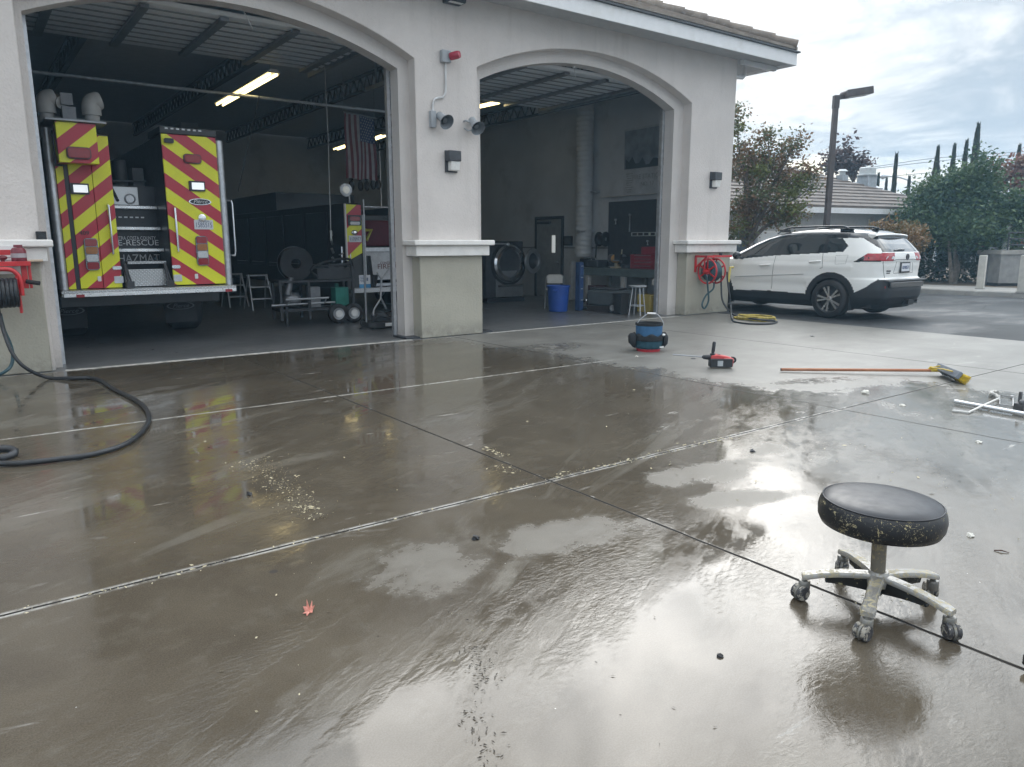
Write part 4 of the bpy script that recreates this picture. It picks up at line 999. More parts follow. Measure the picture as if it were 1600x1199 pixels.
q = MB(); q.box2((-.2, -.3, 0), (.2, .3, .20)); q.build('case', m_dark, o, bevel=.03); q = MB(); q.box2((-.22, .1, .02), (.1, .4, .23)); q.build('front_panel', m_black, o, bevel=.02); q = MB(); q.tube([(-.1, -.15, .2), (-.1, -.15, .25), (-.1, .05, .25), (-.1, .05, .2)], .014, 6); q.build('handle', m_steel, o)
# cabinets left of the bench
def floor_box(name, label, cat, u, v, sx, sy, h_, mat, rz=0, bev=.01):
    g = on_ground(u, v); o = thing(name, label, cat, g, rz); q = MB(); q.box2((-sx/2, 0, .02), (sx/2, sy, h_)); q.build('case', mat, o, bevel=bev); return o
g = on_ground(895, 470); ht = on_front(895, 409, g.y).z
o = floor_box('control_cabinet', 'pale grey control cabinet between the grey door and the blue locker', 'cabinet', 897, 470, .20, .15, ht, M('cabinet_pale', (.42, .43, .43), .5))
q = MB(); q.box2((-.085, -.012, .2), (.085, -.002, ht-.04)); q.build('door', M('cabinet_pale'), o, bevel=.004); q = MB(); q.box2((.05, -.03, ht*.55), (.07, -.012, ht*.65)); q.build('handle', m_steel, o)
g = on_ground(909, 487); ht = on_front(909, 410, g.y).z
o = floor_box('tool_locker', 'narrow dark blue steel locker at the left end of the workbench', 'locker', 908, 487, .12, .16, ht, M('locker_blue', (.03, .065, .16), .4, var=.15))
for i in range(4): q = MB(); q.box2((-.052, -.014, .06+i*(ht-.1)/4), (.052, -.002, .04+(i+1)*(ht-.1)/4)); dw = q.build('drawer', M('locker_blue'), o, bevel=.004); q = MB(); q.box2((-.03, -.03, (i+1)*(ht-.1)/4), (.03, -.015, .02+(i+1)*(ht-.1)/4)); q.build('handle', m_galv, dw)
# washer
g = on_ground(790, 472); wv = thing('washer', 'big stainless washer extractor with its round door swung open', 'washing machine', g)
m_stain = M('stainless', (.34, .35, .36), .3, .75, var=.1); WH = on_front(790, 377, g.y).z
q = MB(); q.box2((-.66, .0, .12), (.62, 1.3, WH)); q.build('cabinet', m_dark, wv, bevel=.03); q = MB(); q.box2((-.34, -.02, .14), (.60, -.003, .86)); q.build('front_panel', M('stainless_dark', (.30, .31, .32), .35, .6), wv, bevel=.006)
q = MB(); q.box2((-.66, -.05, 0), (.62, 1.3, .118)); q.build('plinth', m_black, wv); q = MB(); q.box2((-.29, -.05, .42), (.59, -.021, .48)); q.build('grab_bar', m_chrome, wv, bevel=.006)
dc_ = on_front(794, 412, g.y)-g
m = Matrix.Translation((dc_.x, -.01, dc_.z)) @ Matrix.Rotation(PI/2, 4, 'X')
q = MB(m); q.lathe([(.52, 0), (.52, .06), (.47, .11), (.38, .11), (.35, .06), (.35, -.02), (.33, -.3), (0, -.32)], 36); q.build('port_ring', m_chrome, wv, smooth=40)
q = MB(m); q.lathe([(.32, -.29), (.24, -.27), (.23, -.29), (0, -.30)], 28); q.build('drum', M('drum_steel', (.30, .32, .34), .3, .8), wv, smooth=40)
q = MB(m); q.lathe([(.53, .003), (.60, .003), (.60, .02), (.53, .02)], 36); q.build('gasket', m_black, wv)
dd = on_front(831, 408, g.y-.2)-g
m = Matrix.Translation((dd.x, -.2, dd.z)) @ Matrix.Rotation(R(14), 4, 'Z') @ Matrix.Rotation(PI/2, 4, 'X')
q = MB(m); q.lathe([(.22, 0), (.34, .0), (.36, .03), (.34, .07), (.24, .08), (.22, .05)], 32); dw = q.build('port_door', M('stainless_dark'), wv, smooth=40)
q = MB(m); q.lathe([(.22, .02), (.15, -.05), (0, -.08)], 28); q.build('glass', M('door_dark_glass', (.05, .055, .06), .1), dw, smooth=60)
q = MB(); q.box2((-.6, -.03, WH-.17), (.1, -.003, WH-.05)); q.build('control_panel', m_dark, wv, bevel=.006); q = MB(); q.ball((.05, -.06, WH-.10), .06, (1, .6, 1), 10); q.box2((-.5, -.09, WH-.09), (0, -.05, WH-.06)); q.build('soap_arm', m_galv, wv)
# folding chair and barrel
g = on_ground(872, 487); rb = .17; bw = abs((on_front(888, 460, g.y)-on_front(856, 460, g.y)).length)/2*.86; bhh = on_front(872, 446, g.y).z
br = thing('waste_barrel', 'bright blue waste barrel in front of the grey door', 'barrel', g)
q = MB(); q.lathe([(0, .01), (bw*.80, .01), (bw*.82, .04), (bw*.96, bhh*.93), (bw*1.03, bhh*.93), (bw*1.03, bhh), (bw*.95, bhh), (bw*.78, .06), (0, .06)], 28); q.build('bin_body', M('barrel_blue', (.02, .075, .34), .38, var=.1), br, smooth=40)
for a in (R(215), R(35)): q = MB(); q.box((bw*1.04*math.cos(a), bw*1.04*math.sin(a), bhh*.82), (.06, .12, .04), Euler((0, 0, a)).to_matrix()); q.build('handle', M('barrel_blue'), br, bevel=.01)
g = on_ground(866, 481); fc = thing('folding_chair', 'grey metal folding chair standing behind the blue barrel', 'chair', g, R(-42))
hb = on_front(858, 431, g.y).z
for sx in (-1, 1):
    q = MB(); q.tube(spline([(sx*.23, -.28, .0), (sx*.23, .05, .52), (sx*.22, .26, hb-.06), (sx*.16, .29, hb)], 4), .014, 7); q.build('back_frame', m_steel, fc); q = MB(); q.tube([(sx*.21, .30, 0), (sx*.21, -.16, .47)], .013, 7); q.build('rear_leg', m_steel, fc)
q = MB(); q.cyl((-.16, .29, hb), (.16, .29, hb), .014); q.box((0, .275, hb-.11), (.40, .015, .2), Euler((R(-8), 0, 0)).to_matrix()); q.build('backrest', M('chair_cream', (.46, .45, .42), .45), fc, bevel=.004)
q = MB(); q.box((0, -.02, .47), (.42, .40, .025), Euler((R(4), 0, 0)).to_matrix()); q.build('seat', M('chair_cream'), fc, bevel=.01)
# stool
g1, g2 = on_ground(984, 493), on_ground(1011, 494); cst = (g1+g2)/2+Vector((.08, .12, 0)); hs = on_front(1000, 446, cst.y).z; rs = (g2-g1).length/2
ss = thing('shop_stool', 'bare metal stool with a round grey seat in front of the workbench', 'stool', cst, R(20))
q = MB(); q.lathe([(0, hs-.035), (.185, hs-.04), (.205, hs-.02), (.205, hs-.005), (.185, hs), (0, hs)], 26); q.build('seat', M('seat_grey', (.36, .38, .40), .45), ss, smooth=40)
for a in range(4):
    t_ = PI/4+a*PI/2; q = MB(); q.cyl((rs*math.cos(t_), rs*math.sin(t_), 0), (.12*math.cos(t_), .12*math.sin(t_), hs-.03), .013, seg=8); q.build('leg', m_galv, ss)
q = MB(); k = rs*.84; q.tube([(k*math.cos(2*PI*i/28), k*math.sin(2*PI*i/28), .22) for i in range(28)], .01, 6, loop=True); q.build('foot_ring', m_galv, ss)
# things under the bench
g = on_ground(955, 492); cp = thing('floor_scrubber', 'dark grey floor machine on a small wheel under the workbench', 'machine', g+Vector((.50, .55, 0)), R(-74))
q = MB(); q.box2((-.55, -.2, .14), (.45, .3, .52)); q.build('tank', M('tank_grey', (.07, .082, .088), .5), cp, bevel=.06); q = MB(); q.box2((-.5, -.16, .525), (.3, .26, .57)); q.build('lid', m_dark, cp, bevel=.02)
for y in (-.22, .32): wheel(cp, (.2, y, .12), .12, .06, axis='Y')
q = MB(); q.tube([(-.5, -.1, .3), (-.75, -.1, .2), (-.8, -.1, .08), (-.6, -.1, .06)], .03, 8); q.build('hose', m_black, cp); q = MB(); q.ball((-.6, -.12, .25), .05); q.build('valve', m_chrome, cp)
g = on_ground(970, 491); q = MB(); q.lathe([(0, .01), (.16, .01), (.19, .45), (.205, .45), (.205, .48), (.185, .48), (.15, .05), (0, .05)], 4, Matrix.Rotation(PI/4, 4, 'Z')); o = q.build('waste_bin', m_black, smooth=0, bevel=.01); o.location = g; tag(o, 'small square black waste bin in front of the floor machine', 'bin')
g = on_ground(1023, 490)+Vector((.12, .1, 0)); o = thing('fuel_cabinet', 'narrow dull yellow safety cabinet beside the jamb of the right arch', 'cabinet', g)
ht = on_front(1023, 461, g.y).z; q = MB(); q.box2((-.2, -.02, .01), (.2, .4, ht)); q.build('case', M('cabinet_yellow', (.46, .36, .10), .45), o, bevel=.012); q = MB(); q.box2((-.18, -.035, .05), (.18, -.021, ht-.05)); q.build('door', M('cabinet_yellow'), o, bevel=.004)
p = on_front(1022, 441, g.y); q = MB(); q.box((0, 0, 0), (.1, .06, .14)); q.box((0, -.035, 0), (.05, .012, .06)); o = q.build('switch_box', M('leg_pale'), bevel=.006); o.location = p; tag(o, 'small pale switch box under the workbench top beside the jamb', 'switch box')
g = on_ground(930, 480); q = MB(); q.box2((-.22, 0, 0), (.22, .35, .30)); q.box2((-.2, .02, .302), (.2, .33, .52)); o = q.build('storage_crate', M('crate_dark', (.10, .05, .06), .6), bevel=.012); o.location = g+Vector((.5, .3, .0)); tag(o, 'dark storage crates under the left end of the workbench', 'crate')
# ------------------------------------------------------------------ hose reels
m_hose = M('hose_black', (.022, .024, .028), .42, var=.25, vs=20)
m_hoseb = M('hose_blue', (.035, .085, .105), .45, var=.2)
def reel_wheel(q, m, rad):
    mb = MB(m)
    mb.tube([(rad*math.cos(2*PI*i/32), rad*math.sin(2*PI*i/32), 0) for i in range(32)], .02, 8, loop=True)
    for a in range(6):
        t_ = a*PI/3; mb.tube([(.05*math.cos(t_), .05*math.sin(t_), 0), (rad*math.cos(t_), rad*math.sin(t_), 0)], .02, 6, flat=.6)
    mb.lathe([(.0, -.02), (.07, -.02), (.07, .02), (0, .02)], 16)
    return mb
# right pillar reel
pc = on_front(1112, 424, 10.78); rr1 = thing('hose_reel', 'red hose reel with grey hose on the right end pillar', 'hose reel', pc, R(-4), 'red hose reels')
mx = Matrix.Rotation(PI/2, 4, 'Y')
for x in (-.14, .14):
    reel_wheel(None, Matrix.Translation((x, 0, 0)) @ mx, .27).build('side_wheel', m_red, rr1, smooth=50)
q = MB(mx); q.lathe([(.06, -.12), (.2, -.12), (.225, -.09), (.20, -.06), (.225, -.03), (.2, 0), (.225, .03), (.2, .06), (.225, .09), (.2, .12), (.06, .12)], 28); q.build('wound_hose', m_hoseb, rr1, smooth=60)
q = MB(); q.tube([(-.24, 0, 0), (-.24, 0, .22), (-.1, .02, .32), (.12, .02, .32)], .022, 7, flat=.6); q.cyl((-.26, 0, 0), (.2, 0, 0), .03); q.build('swing_arm', m_red, rr1)
pm = on_front(1105, 400, 11.06); bk = thing('reel_bracket', 'red steel bracket carrying the hose reel under the right pillar ledge', 'bracket', (pm.x, 11.07, pm.z))
q = MB(); q.box2((-.42, -.35, -.03), (.46, -.30, .015)); q.box2((-.42, -.34, -.03), (-.36, -.001, .015)); q.box2((.2, -.34, -.03), (.26, -.001, .015)); q.box2((-.42, -.02, -.36), (-.36, -.001, .01)); q.box2((.2, -.02, -.36), (.26, -.001, .01))
q.tube([(-.39, -.3, -.02), (-.39, -.02, -.25)], .018, 6); q.build('arm', m_red, bk); q = MB(); q.cyl((.08, -.32, .0), (.08, -.32, .07), .03, .045, seg=10); q.build('lock_knob', m_dark, bk)
def hose(name, label, pts, r, mat, cat='hose', n=8, group=None):
    pts = [Vector(p) for p in pts]; g = Vector(pts[0]); q = MB(); q.tube([p-g for p in spline(pts, n)], r, 10)
    o = q.build(name, mat, smooth=180); o.location = g; return tag(o, label, cat, group)
F = lambda u, v, y: on_front(u, v, y)
hose('reel_hose', 'dark hose looping down from the hub of the right pillar reel', [F(1104, 430, 10.6), F(1106, 450, 10.65), F(1107, 470, 10.7), F(1101, 482, 10.75), F(1097, 476, 10.75), F(1103, 462, 10.75), F(1114, 452, 10.75), F(1116, 442, 10.8)], .02, m_hoseb)
yh = on_ground(1180, 504)
hose('reel_hose', 'long dark hose running from the right pillar reel down to the yellow hose', [F(1127, 424, 10.6), F(1127, 450, 10.6), F(1129, 470, 10.5), F(1138, 484, 10.35), on_ground(1150, 494, .02), on_ground(1180, 499, .06), on_ground(1212, 502, .02), on_ground(1205, 506, .018), on_ground(1170, 506, .018), on_ground(1148, 503, .018), on_ground(1143, 497, .1), F(1142, 480, 10.3), F(1140, 462, 10.4), F(1137, 440, 10.5), F(1136, 425, 10.55)], .02, m_hose)
rr = random.Random(5); pts = []
for i in range(46):
    a = i*.82; k = .75+.25*rr.random(); pts.append(on_ground(1180, 500)+Vector((.34*k*math.cos(a)+.12*rr.random()-.06, .55*k*math.sin(a)*(.55+.45*rr.random()), .016+.11*(i/46)*rr.random())))
hose('flat_hose', 'heap of yellow flat hose on the ground by the white car', pts, .017, M('hose_yellow', (.42, .33, .075), .65, var=.35, vs=12), n=5)
q = MB(); p0, p1 = F(1138, 441, 10.5), F(1141, 418, 10.5); q.tube([p0, (p0+p1)/2, p1, p1+Vector((.1, 0, .0))], .028, 8); o = q.build('hose_nozzle', M('brass_yellow', (.55, .45, .12), .4)); tag(o, 'yellow hose nozzle hanging beside the right pillar reel', 'nozzle')

# left pillar reel
zt = F(0, 414, 10.62).z
lr = thing('hose_reel', 'red hose reel with thick black hose cut by the left picture edge', 'hose reel', (0, 0, 0), 0, 'red hose reels')
q = MB(); a, c_ = F(-60, 413, 10.75), F(47, 413, 10.75); q.box2((a.x, 10.62, a.z-.03), (c_.x, 10.78, a.z+.025)); q.box2((c_.x-.10, 10.72, a.z-.30), (c_.x-.04, 10.76, a.z-.03)); q.box2((c_.x-.03, 10.72, a.z-.30), (c_.x+.0, 10.76, a.z-.03)); q.box2((c_.x-.2, 10.76, a.z-.02), (c_.x-.1, 11.07, a.z+.02)); q.box2((a.x+.1, 10.76, a.z-.02), (a.x+.2, 11.07, a.z+.02)); q.build('bracket', m_red, lr, bevel=.004)
q = MB(); q.tube(spline([F(-40, 424, 10.6), F(10, 421, 10.6), F(26, 428, 10.6), F(32, 440, 10.6), F(35, 462, 10.6)], 6), .026, 8); q.build('swing_arm', m_red, lr, smooth=60)
q = MB(); q.prism([(.0, -.02), (.05, -.02), (.07, .42), (.0, .42)], -.012, .012); o = q.build('side_plate', m_red, lr); p = F(33, 487, 10.6); o.location = p; o.rotation_euler = (0, R(-4), R(75))
q = MB()
ca, cb = F(-50, 462, 10.6), F(29, 457, 10.6)
for i in range(12):
    c_ = ca.lerp(cb, (i+.5)/12); q.tube([(c_.x+.012*math.sin(a_), 10.6+.155*math.sin(a_), c_.z+.155*math.cos(a_)) for a_ in [2*PI*j/24 for j in range(24)]], .024, 8, loop=True)
q.build('wound_hose', m_hose, lr, smooth=180)
q = MB(); q.cyl(ca, cb, .12, seg=18); q.build('drum', m_black, lr)
q = MB(); q.cyl(F(41, 440, 10.68), F(62, 443, 10.62), .026, seg=10); q.build('crank_grip', m_black, lr)
q = MB(); q.ball(F(5, 411, 10.68)+Vector((0, 0, .06)), .05, (1, 1, .6), 10); q.cyl(F(5, 411, 10.68), F(5, 411, 10.68)+Vector((0, 0, .06)), .02); q.build('lock_knob', M('knob_dark_red', (.16, .02, .03), .4), lr)
p = F(31, 412, 10.70); o = thing('pump_can', 'small dark red can standing on the red reel bracket', 'can', (p.x, 10.70, zt+.03))
q = MB(); q.lathe([(0, 0), (.075, 0), (.08, .01), (.08, .13), (.06, .165), (0, .17)], 18); q.build('body', M('can_dark_red', (.20, .03, .045), .35, var=.25, vs=25), o); q = MB(); q.lathe([(.081, .05), (.083, .05), (.083, .1), (.081, .1)], 18); q.build('band', M('band_silver', (.4, .36, .38), .4), o); q = MB(); q.box((0, -.02, .185), (.09, .03, .03)); q.build('lever', M('can_dark_red'), o)
p0, p1 = F(38, 408.5, 10.85), F(67, 407.5, 10.85); q = MB(); q.cyl(p0, p1, .017, seg=10); o = q.build('wooden_handle', M('wood_pale', (.50, .40, .30), .6)); tag(o, 'pale wooden stick resting behind the red reel bracket', 'stick')
hose('ground_hose', 'long black hose looping over the wet concrete from the left reel', [F(-6, 470, 10.62), F(1, 500, 10.6), F(8, 525, 10.5), F(20, 553, 10.4), F(40, 575, 10.35), on_ground(74, 590, .026), on_ground(110, 591, .026), on_ground(150, 592, .026), on_ground(178, 608, .026), on_ground(215, 627, .026), on_ground(232, 647, .026), on_ground(227, 668, .026), on_ground(200, 692, .026), on_ground(150, 709, .026), on_ground(90, 718, .026), on_ground(30, 724, .026), on_ground(-20, 724, .026), on_ground(-60, 722, .026)], .021, m_hose, n=10)
hose('supply_hose', 'teal supply hose bending to the ground under the left reel', [F(0, 490, 10.75), F(6, 515, 10.72), F(15, 535, 10.72), F(20, 555, 10.72), F(17, 572, 10.7), F(6, 582, 10.65), on_ground(-14, 592, .022)], .02, m_hoseb)
g = on_ground(3, 716); q = MB(); q.tube([(.085*math.cos(2*PI*i/24), .07*math.sin(2*PI*i/24), .036+.02*math.sin(2*PI*i/24)) for i in range(24)], .03, 10, loop=True); o = q.build('hose_coupling', m_hose, smooth=180); o.location = g; tag(o, 'black ring shaped hose end on the wet concrete at the left edge', 'hose end')

# ------------------------------------------------------------------ rolling stool
def splat(name, base, col, amt, scale, rough, metal=0.0, lo=.5):
    t = NT(name); n = t.noise(scale, 5, .7, dist=1.0); big_ = t.noise(scale*.18, 3)
    k = t.step(t.math('ADD', n, t.math('MULTIPLY', big_, .35)), lo+.20, lo+.24)
    k2 = t.step(t.voro(scale*2.2), .17, .12); k2 = t.math('MULTIPLY', k2, t.step(big_, .42, .55))
    f = t.math('MULTIPLY', t.math('MAXIMUM', k, k2), amt)
    c = t.mix(f, base, col)
    r = t.math('ADD', rough, t.math('MULTIPLY', f, .4)); me = t.math('MULTIPLY', t.math('SUBTRACT', 1.0, f), metal)
    return t.set(col=c, rough=r, metal=me, normal=t.bump(t.math('ADD', f, t.math('MULTIPLY', t.noise(60, 4), .3)), .5, .006))
m_vinyl = M('vinyl_black', (.014, .016, .022), .40, var=.2, vs=9, bump=.10, bs=14, spec=.38, rvar=.28)
m_vinyls = splat('vinyl_spattered', (.014, .015, .018), (.50, .43, .24), .9, 64, .36, 0, .565)
m_alu = splat('aluminium_spattered', (.40, .39, .37), (.52, .45, .27), .8, 48, .36, .5, .49)
m_col = splat('column_mud', (.22, .20, .165), (.40, .33, .19), .8, 40, .45, .4, .50)
m_under = splat('under_black', (.02, .02, .02), (.5, .44, .25), .8, 30, .5, 0, .58)
m_castw = splat('caster_dirty', (.05, .05, .055), (.42, .39, .33), .8, 30, .45, .0, .48)
m_castb = M('caster_housing', (.22, .215, .20), .35, .4, var=.3, vs=20, dirt=(.42, .36, .22, .7), dirt_s=14)
s0 = (on_ground(1248, 934)+on_ground(1350, 1002)+on_ground(1490, 998)+on_ground(1460, 934)+on_ground(1308, 888))/5
stl = thing('rolling_stool', 'round black vinyl stool on five casters, spattered with yellow grit', 'stool', s0)
# seat centre height found from the sight line through the cushion
dS = sight(1379.5, 775)
tS = (s0.x*dS.x+s0.y*dS.y)/(dS.x**2+dS.y**2); seat_top = EYE.z+dS.z*tS
dW = sight(1474, 775); RS = ((dW-dS)*tS).length*.965
ct_ = EYE+dS*tS-s0
tilt = Euler((R(.8), R(.8), R(0))).to_matrix().to_4x4()
mS = Matrix.Translation((ct_.x, ct_.y, seat_top-.012)) @ tilt
TH = RS*.52
q = MB(mS); q.lathe([(0, .012), (RS*.5, .011), (RS*.80, .004), (RS*.90, -.004), (RS*.945, -.012)], 56); q.build('seat', m_vinyl, stl, smooth=180)
q = MB(mS); q.lathe([(RS*.942, -.011), (RS*.972, -.020), (RS*.995, -.038), (RS*1.012, -TH*.45), (RS*1.0, -TH*.72), (RS*.95, -TH*.92), (RS*.84, -TH), (0, -TH)], 56); q.build('cushion_side', m_vinyls, stl, smooth=60)
q = MB(mS); q.tube([(RS*.946*math.cos(2*PI*i/64), RS*.946*math.sin(2*PI*i/64), -.0105) for i in range(64)], .0035, 6, loop=True); q.build('piping', m_vinyl, stl, smooth=180)
zh = seat_top-TH; dH = sight(1372, 897); hubz = EYE.z+dH.z*(s0.x*dH.x+s0.y*dH.y)/(dH.x**2+dH.y**2)
print('stool', RS, TH, seat_top, hubz)
q = MB(Matrix.Translation((ct_.x*.5, ct_.y*.5, 0))); q.cyl((-ct_.x*.35, -ct_.y*.35, .10), (ct_.x*.4, ct_.y*.4, zh), .031, seg=22); q.build('column', m_col, stl, smooth=40)
q = MB(Matrix.Translation((ct_.x*.9, ct_.y*.9, zh-.02))); q.cyl((0, 0, 0), (0, 0, .02), .075, seg=20); q.build('seat_plate', m_dark, stl)
rv = RT.copy(); rv.z = 0
q = MB(); p = Vector((ct_.x, ct_.y, zh-.008)); q.tube([p, p+rv*.026+Vector((0, 0, -.02)), p+rv*.032+Vector((0, 0, -.06)), p+rv*.034+Vector((0, 0, -.075))], [.008, .011, .014, .008], 10); q.build('lever', m_blackg, stl, smooth=60)
q = MB(); q.lathe([(0, hubz+.018), (.038, hubz+.016), (.046, hubz), (.056, hubz-.02), (.05, hubz-.05), (.022, hubz-.06), (.022, hubz-.095), (0, hubz-.095)], 24); q.build('hub', m_alu, stl, smooth=40)
LEGZ = .118
feet = [on_ground(1248, 934), on_ground(1350, 1002), on_ground(1490, 998), on_ground(1460, 934), on_ground(1308, 888)]
for i, fpt in enumerate(feet):
    dv = fpt-s0; L = dv.length; an = math.atan2(dv.y, dv.x); L = L*.55+.265*.45+.02
    m = Matrix.Rotation(an, 4, 'Z')
    n = 12; rings = []; under = []
    for k in range(n+1):
        t_ = k/n; x = .02+(L-.02)*t_; zc = hubz+.004-(t_**2.2)*(hubz-LEGZ); wd = .029-.004*t_+.009*max(0, t_-.7)/.3; dp = .05*(1-t_)**1.2+.014
        if t_ > .96: wd *= .72
        rings.append([(x, -wd, zc-.009), (x, -wd*.78, zc), (x, wd*.78, zc), (x, wd, zc-.009), (x, wd*.96, zc-.022), (x, -wd*.96, zc-.022)])
        under.append([(x, -wd*.78, zc-.0225), (x, wd*.78, zc-.0225), (x, wd*.6, zc-.022-dp), (x, -wd*.6, zc-.022-dp)])
    q = MB(m); q.rings(rings); am = q.build('leg', m_alu, stl, smooth=50)
    q = MB(m); q.rings(under[:9]); q.build('rib', m_under, am)
    cz = LEGZ-.020
    tw = [R(40), R(-25), R(-35), R(60), R(150)][i]
    q = MB(m @ Matrix.Translation((L-.012, 0, 0))); q.cyl((0, 0, cz+.004), (0, 0, cz-.008), .012, seg=10); q.lathe([(.0, cz-.008), (.023, cz-.008), (.026, cz-.013), (.026, cz-.048), (.02, cz-.056), (0, cz-.056)], 18)
    ca_ = q.build('caster', m_castb, am, smooth=40)
    m2 = m @ Matrix.Translation((L-.012, 0, 0)) @ Matrix.Rotation(tw, 4, 'Z')
    for sy in (-1, 1):
        q = MB(m2 @ Matrix.Translation((.022, sy*.018, .035)) @ Matrix.Rotation(PI/2, 4, 'X')); q.lathe([(0, -.010), (.012, -.012), (.016, -.010), (.024, -.0125), (.033, -.009), (.035, 0), (.033, .009), (.024, .0125), (.016, .010), (.012, .012), (0, .010)], 26); q.build('wheel', m_castw, ca_, smooth=40)
    q = MB(m2 @ Matrix.Translation((.022, 0, .035)) @ Matrix.Rotation(PI/2, 4, 'X')); q.lathe([(0, -.006), (.034, -.006), (.038, 0), (.034, .006), (0, .006)], 22); q.build('fork', m_castb, ca_, smooth=40)
# clump of grit lying on the stool leg
# end of another caster leg at the picture edge
g = on_ground(1604, 1046); sl2 = thing('stool_leg', 'black tip of another stool leg at the right picture edge', 'stool', g, 0)
d1 = (on_ground(1640, 1010)-g); d1.normalize()
q = MB(); q.tube([d1*-.03+Vector((0, 0, .035)), d1*.0+Vector((0, 0, .045)), d1*.12+Vector((0, 0, .075)), d1*.3+Vector((0, 0, .11))], [.010, .019, .02, .022], 14); q.build('leg', m_blackg, sl2, smooth=60)
q = MB(); q.cyl(d1*.14+Vector((0, 0, .06)), d1*.14+Vector((0, 0, .03)), .012); q.ball(d1*.14+Vector((0, 0, .027)), .027, (1, .7, 1), 14); q.build('caster', m_castw, sl2, smooth=50)

# ------------------------------------------------------------------ bucket, drill, broom
bg_ = on_ground(1013, 548); scl = (on_front(1038, 540, bg_.y)-on_front(987, 540, bg_.y)).length*.84
bk = thing('tool_bucket', 'blue tool bucket with black pocket organiser and red base', 'bucket', bg_, R(-30))
hB = on_front(1014, 503, bg_.y).z*.97; rB = scl*.335
m_bblue = M('cloth_blue', (.035, .12, .25), .8, var=.12, vs=14, bump=.3, bs=30); m_bteal = M('cloth_teal', (.018, .070, .10), .8, var=.2, vs=14, bump=.4, bs=40); m_bblk = M('cloth_black', (.02, .021, .024), .85, var=.3, vs=20, bump=.4, bs=60)
q = MB(); q.lathe([(0, .0), (rB*.86, .0), (rB*.90, .03), (rB*.905, .05)], 32); q.build('base', M('bucket_red', (.50, .03, .045), .4), bk)
q = MB(); q.lathe([(rB*.91, .052), (rB*.97, hB*.55), (rB*1.0, hB*.92), (rB*.985, hB*.985)], 32); q.build('sleeve', m_bblue, bk, smooth=60)
q = MB(); q.lathe([(rB*.99, hB*.90), (rB*1.03, hB*.93), (rB*1.03, hB), (rB*.96, hB), (rB*.9, .08), (0, .08)], 32); q.build('rim', m_bblk, bk, smooth=40)
q = MB(); n = 40
def skirt(nm, mat, r0, r1, z0, z1, wave, ph):
    q = MB(); rows = []
    for kk in range(5):
        t_ = kk/4; rows.append([((r0+(r1-r0)*t_+.006*math.sin(j*2.3+ph+t_*2))*math.cos(2*PI*j/n), (r0+(r1-r0)*t_+.006*math.sin(j*2.3+ph+t_*2))*math.sin(2*PI*j/n), z0+(z1-z0)*t_+(wave*math.sin(j*1.05+ph) if kk == 4 else 0)) for j in range(n)])
    q.rings(rows, caps=False); o_ = q.build(nm, mat, bk, smooth=60); o_.modifiers.new('solid', 'SOLIDIFY').thickness = .008
skirt('pocket', m_bteal, rB*.98, rB*1.08, .045, hB*.44, .012, 1.0)
skirt('strap_band', m_bblk, rB*1.09, rB*1.13, hB*.38, hB*.60, .022, 2.2)
for a, s_ in ((R(-6), .70), (R(172), .92)):
    m_ = Matrix.Rotation(a, 4, 'Z') @ Matrix.Translation((rB*1.02, 0, 0)); q = MB(m_); w_ = rB*.62; dp = rB*.50*s_
    q.rings([[(0, -w_*.6, .05), (dp*.35, -w_*.45, .055), (dp*.35, w_*.45, .055), (0, w_*.6, .05)], [(0, -w_, hB*.25), (dp*.95, -w_*.7, hB*.27), (dp*.95, w_*.7, hB*.27), (0, w_, hB*.25)],
             [(0, -w_, hB*.52), (dp*1.05, -w_*.75, hB*.50), (dp*1.05, w_*.7, hB*.54), (0, w_, hB*.55)], [(0, -w_*.9, hB*.62), (dp*.8, -w_*.6, hB*.60), (dp*.9, w_*.6, hB*.66), (0, w_*.9, hB*.64)]])
    q.build('pouch', m_bblk, bk, bevel=.012, smooth=60)
q = MB(); a = R(-62); q.box((rB*1.36*math.cos(a), rB*1.36*math.sin(a), hB*.20), (.012, .075, .020), Euler((0, 0, a)).to_matrix()); q.build('logo_patch', m_white, bk)
q = MB(); a = R(-40); q.ball((rB*1.15*math.cos(a), rB*1.15*math.sin(a), hB*.60), .03, (1, 1, .6)); q.build('tool_tip', m_white, bk)
q = MB(); pts = spline([(-rB*1.0, 0, hB*.92), (-rB*.7, .02, hB*1.12), (-rB*.05, .03, hB*1.34), (rB*.55, .03, hB*1.30), (rB*.98, .02, hB*1.05), (rB*1.0, 0, hB*.92)], 5)
q.tube(pts, .005, 7); bl_ = q.build('bail', m_galv, bk); bl_.rotation_euler = (R(6), 0, R(-7)); q = MB(); q.cyl(Vector((-rB*.2, .03, hB*1.335)), Vector((rB*.42, .03, hB*1.325)), .014, seg=10); q.build('grip', m_white, bl_)

dg_ = on_ground(1123, 575); dl = thing('hammer_drill', 'red and black cordless hammer drill with a long bit, lying on its battery', 'drill', dg_, math.atan2(RT.y, RT.x)-R(2))
k = .001*on_ground(1123, 575).length*1000/1150.0     # metres per picture pixel here
m_dred = M('drill_red', (.55, .06, .06), .4, var=.1, coat=.1); m_dblk = M('drill_black', (.025, .026, .03), .5, var=.2)
q = MB(); q.box2((-15*k, -.07, .015), (19*k, .06, 15*k)); q.build('battery', m_dblk, dl, bevel=.012)
q = MB(); q.prism([(-14*k, 11*k), (20*k, 2*k), (21*k, 15*k), (12*k, 18*k), (-4*k, 21*k), (-13*k, 19*k)], -.05, .075); q.build('housing', m_dred, dl, bevel=.012)
q = MB(); q.box2((-4*k, -.078, 4*k), (4*k, -.0705, 12*k)); q.build('label', M('label_grey', (.42, .44, .46), .5), dl)
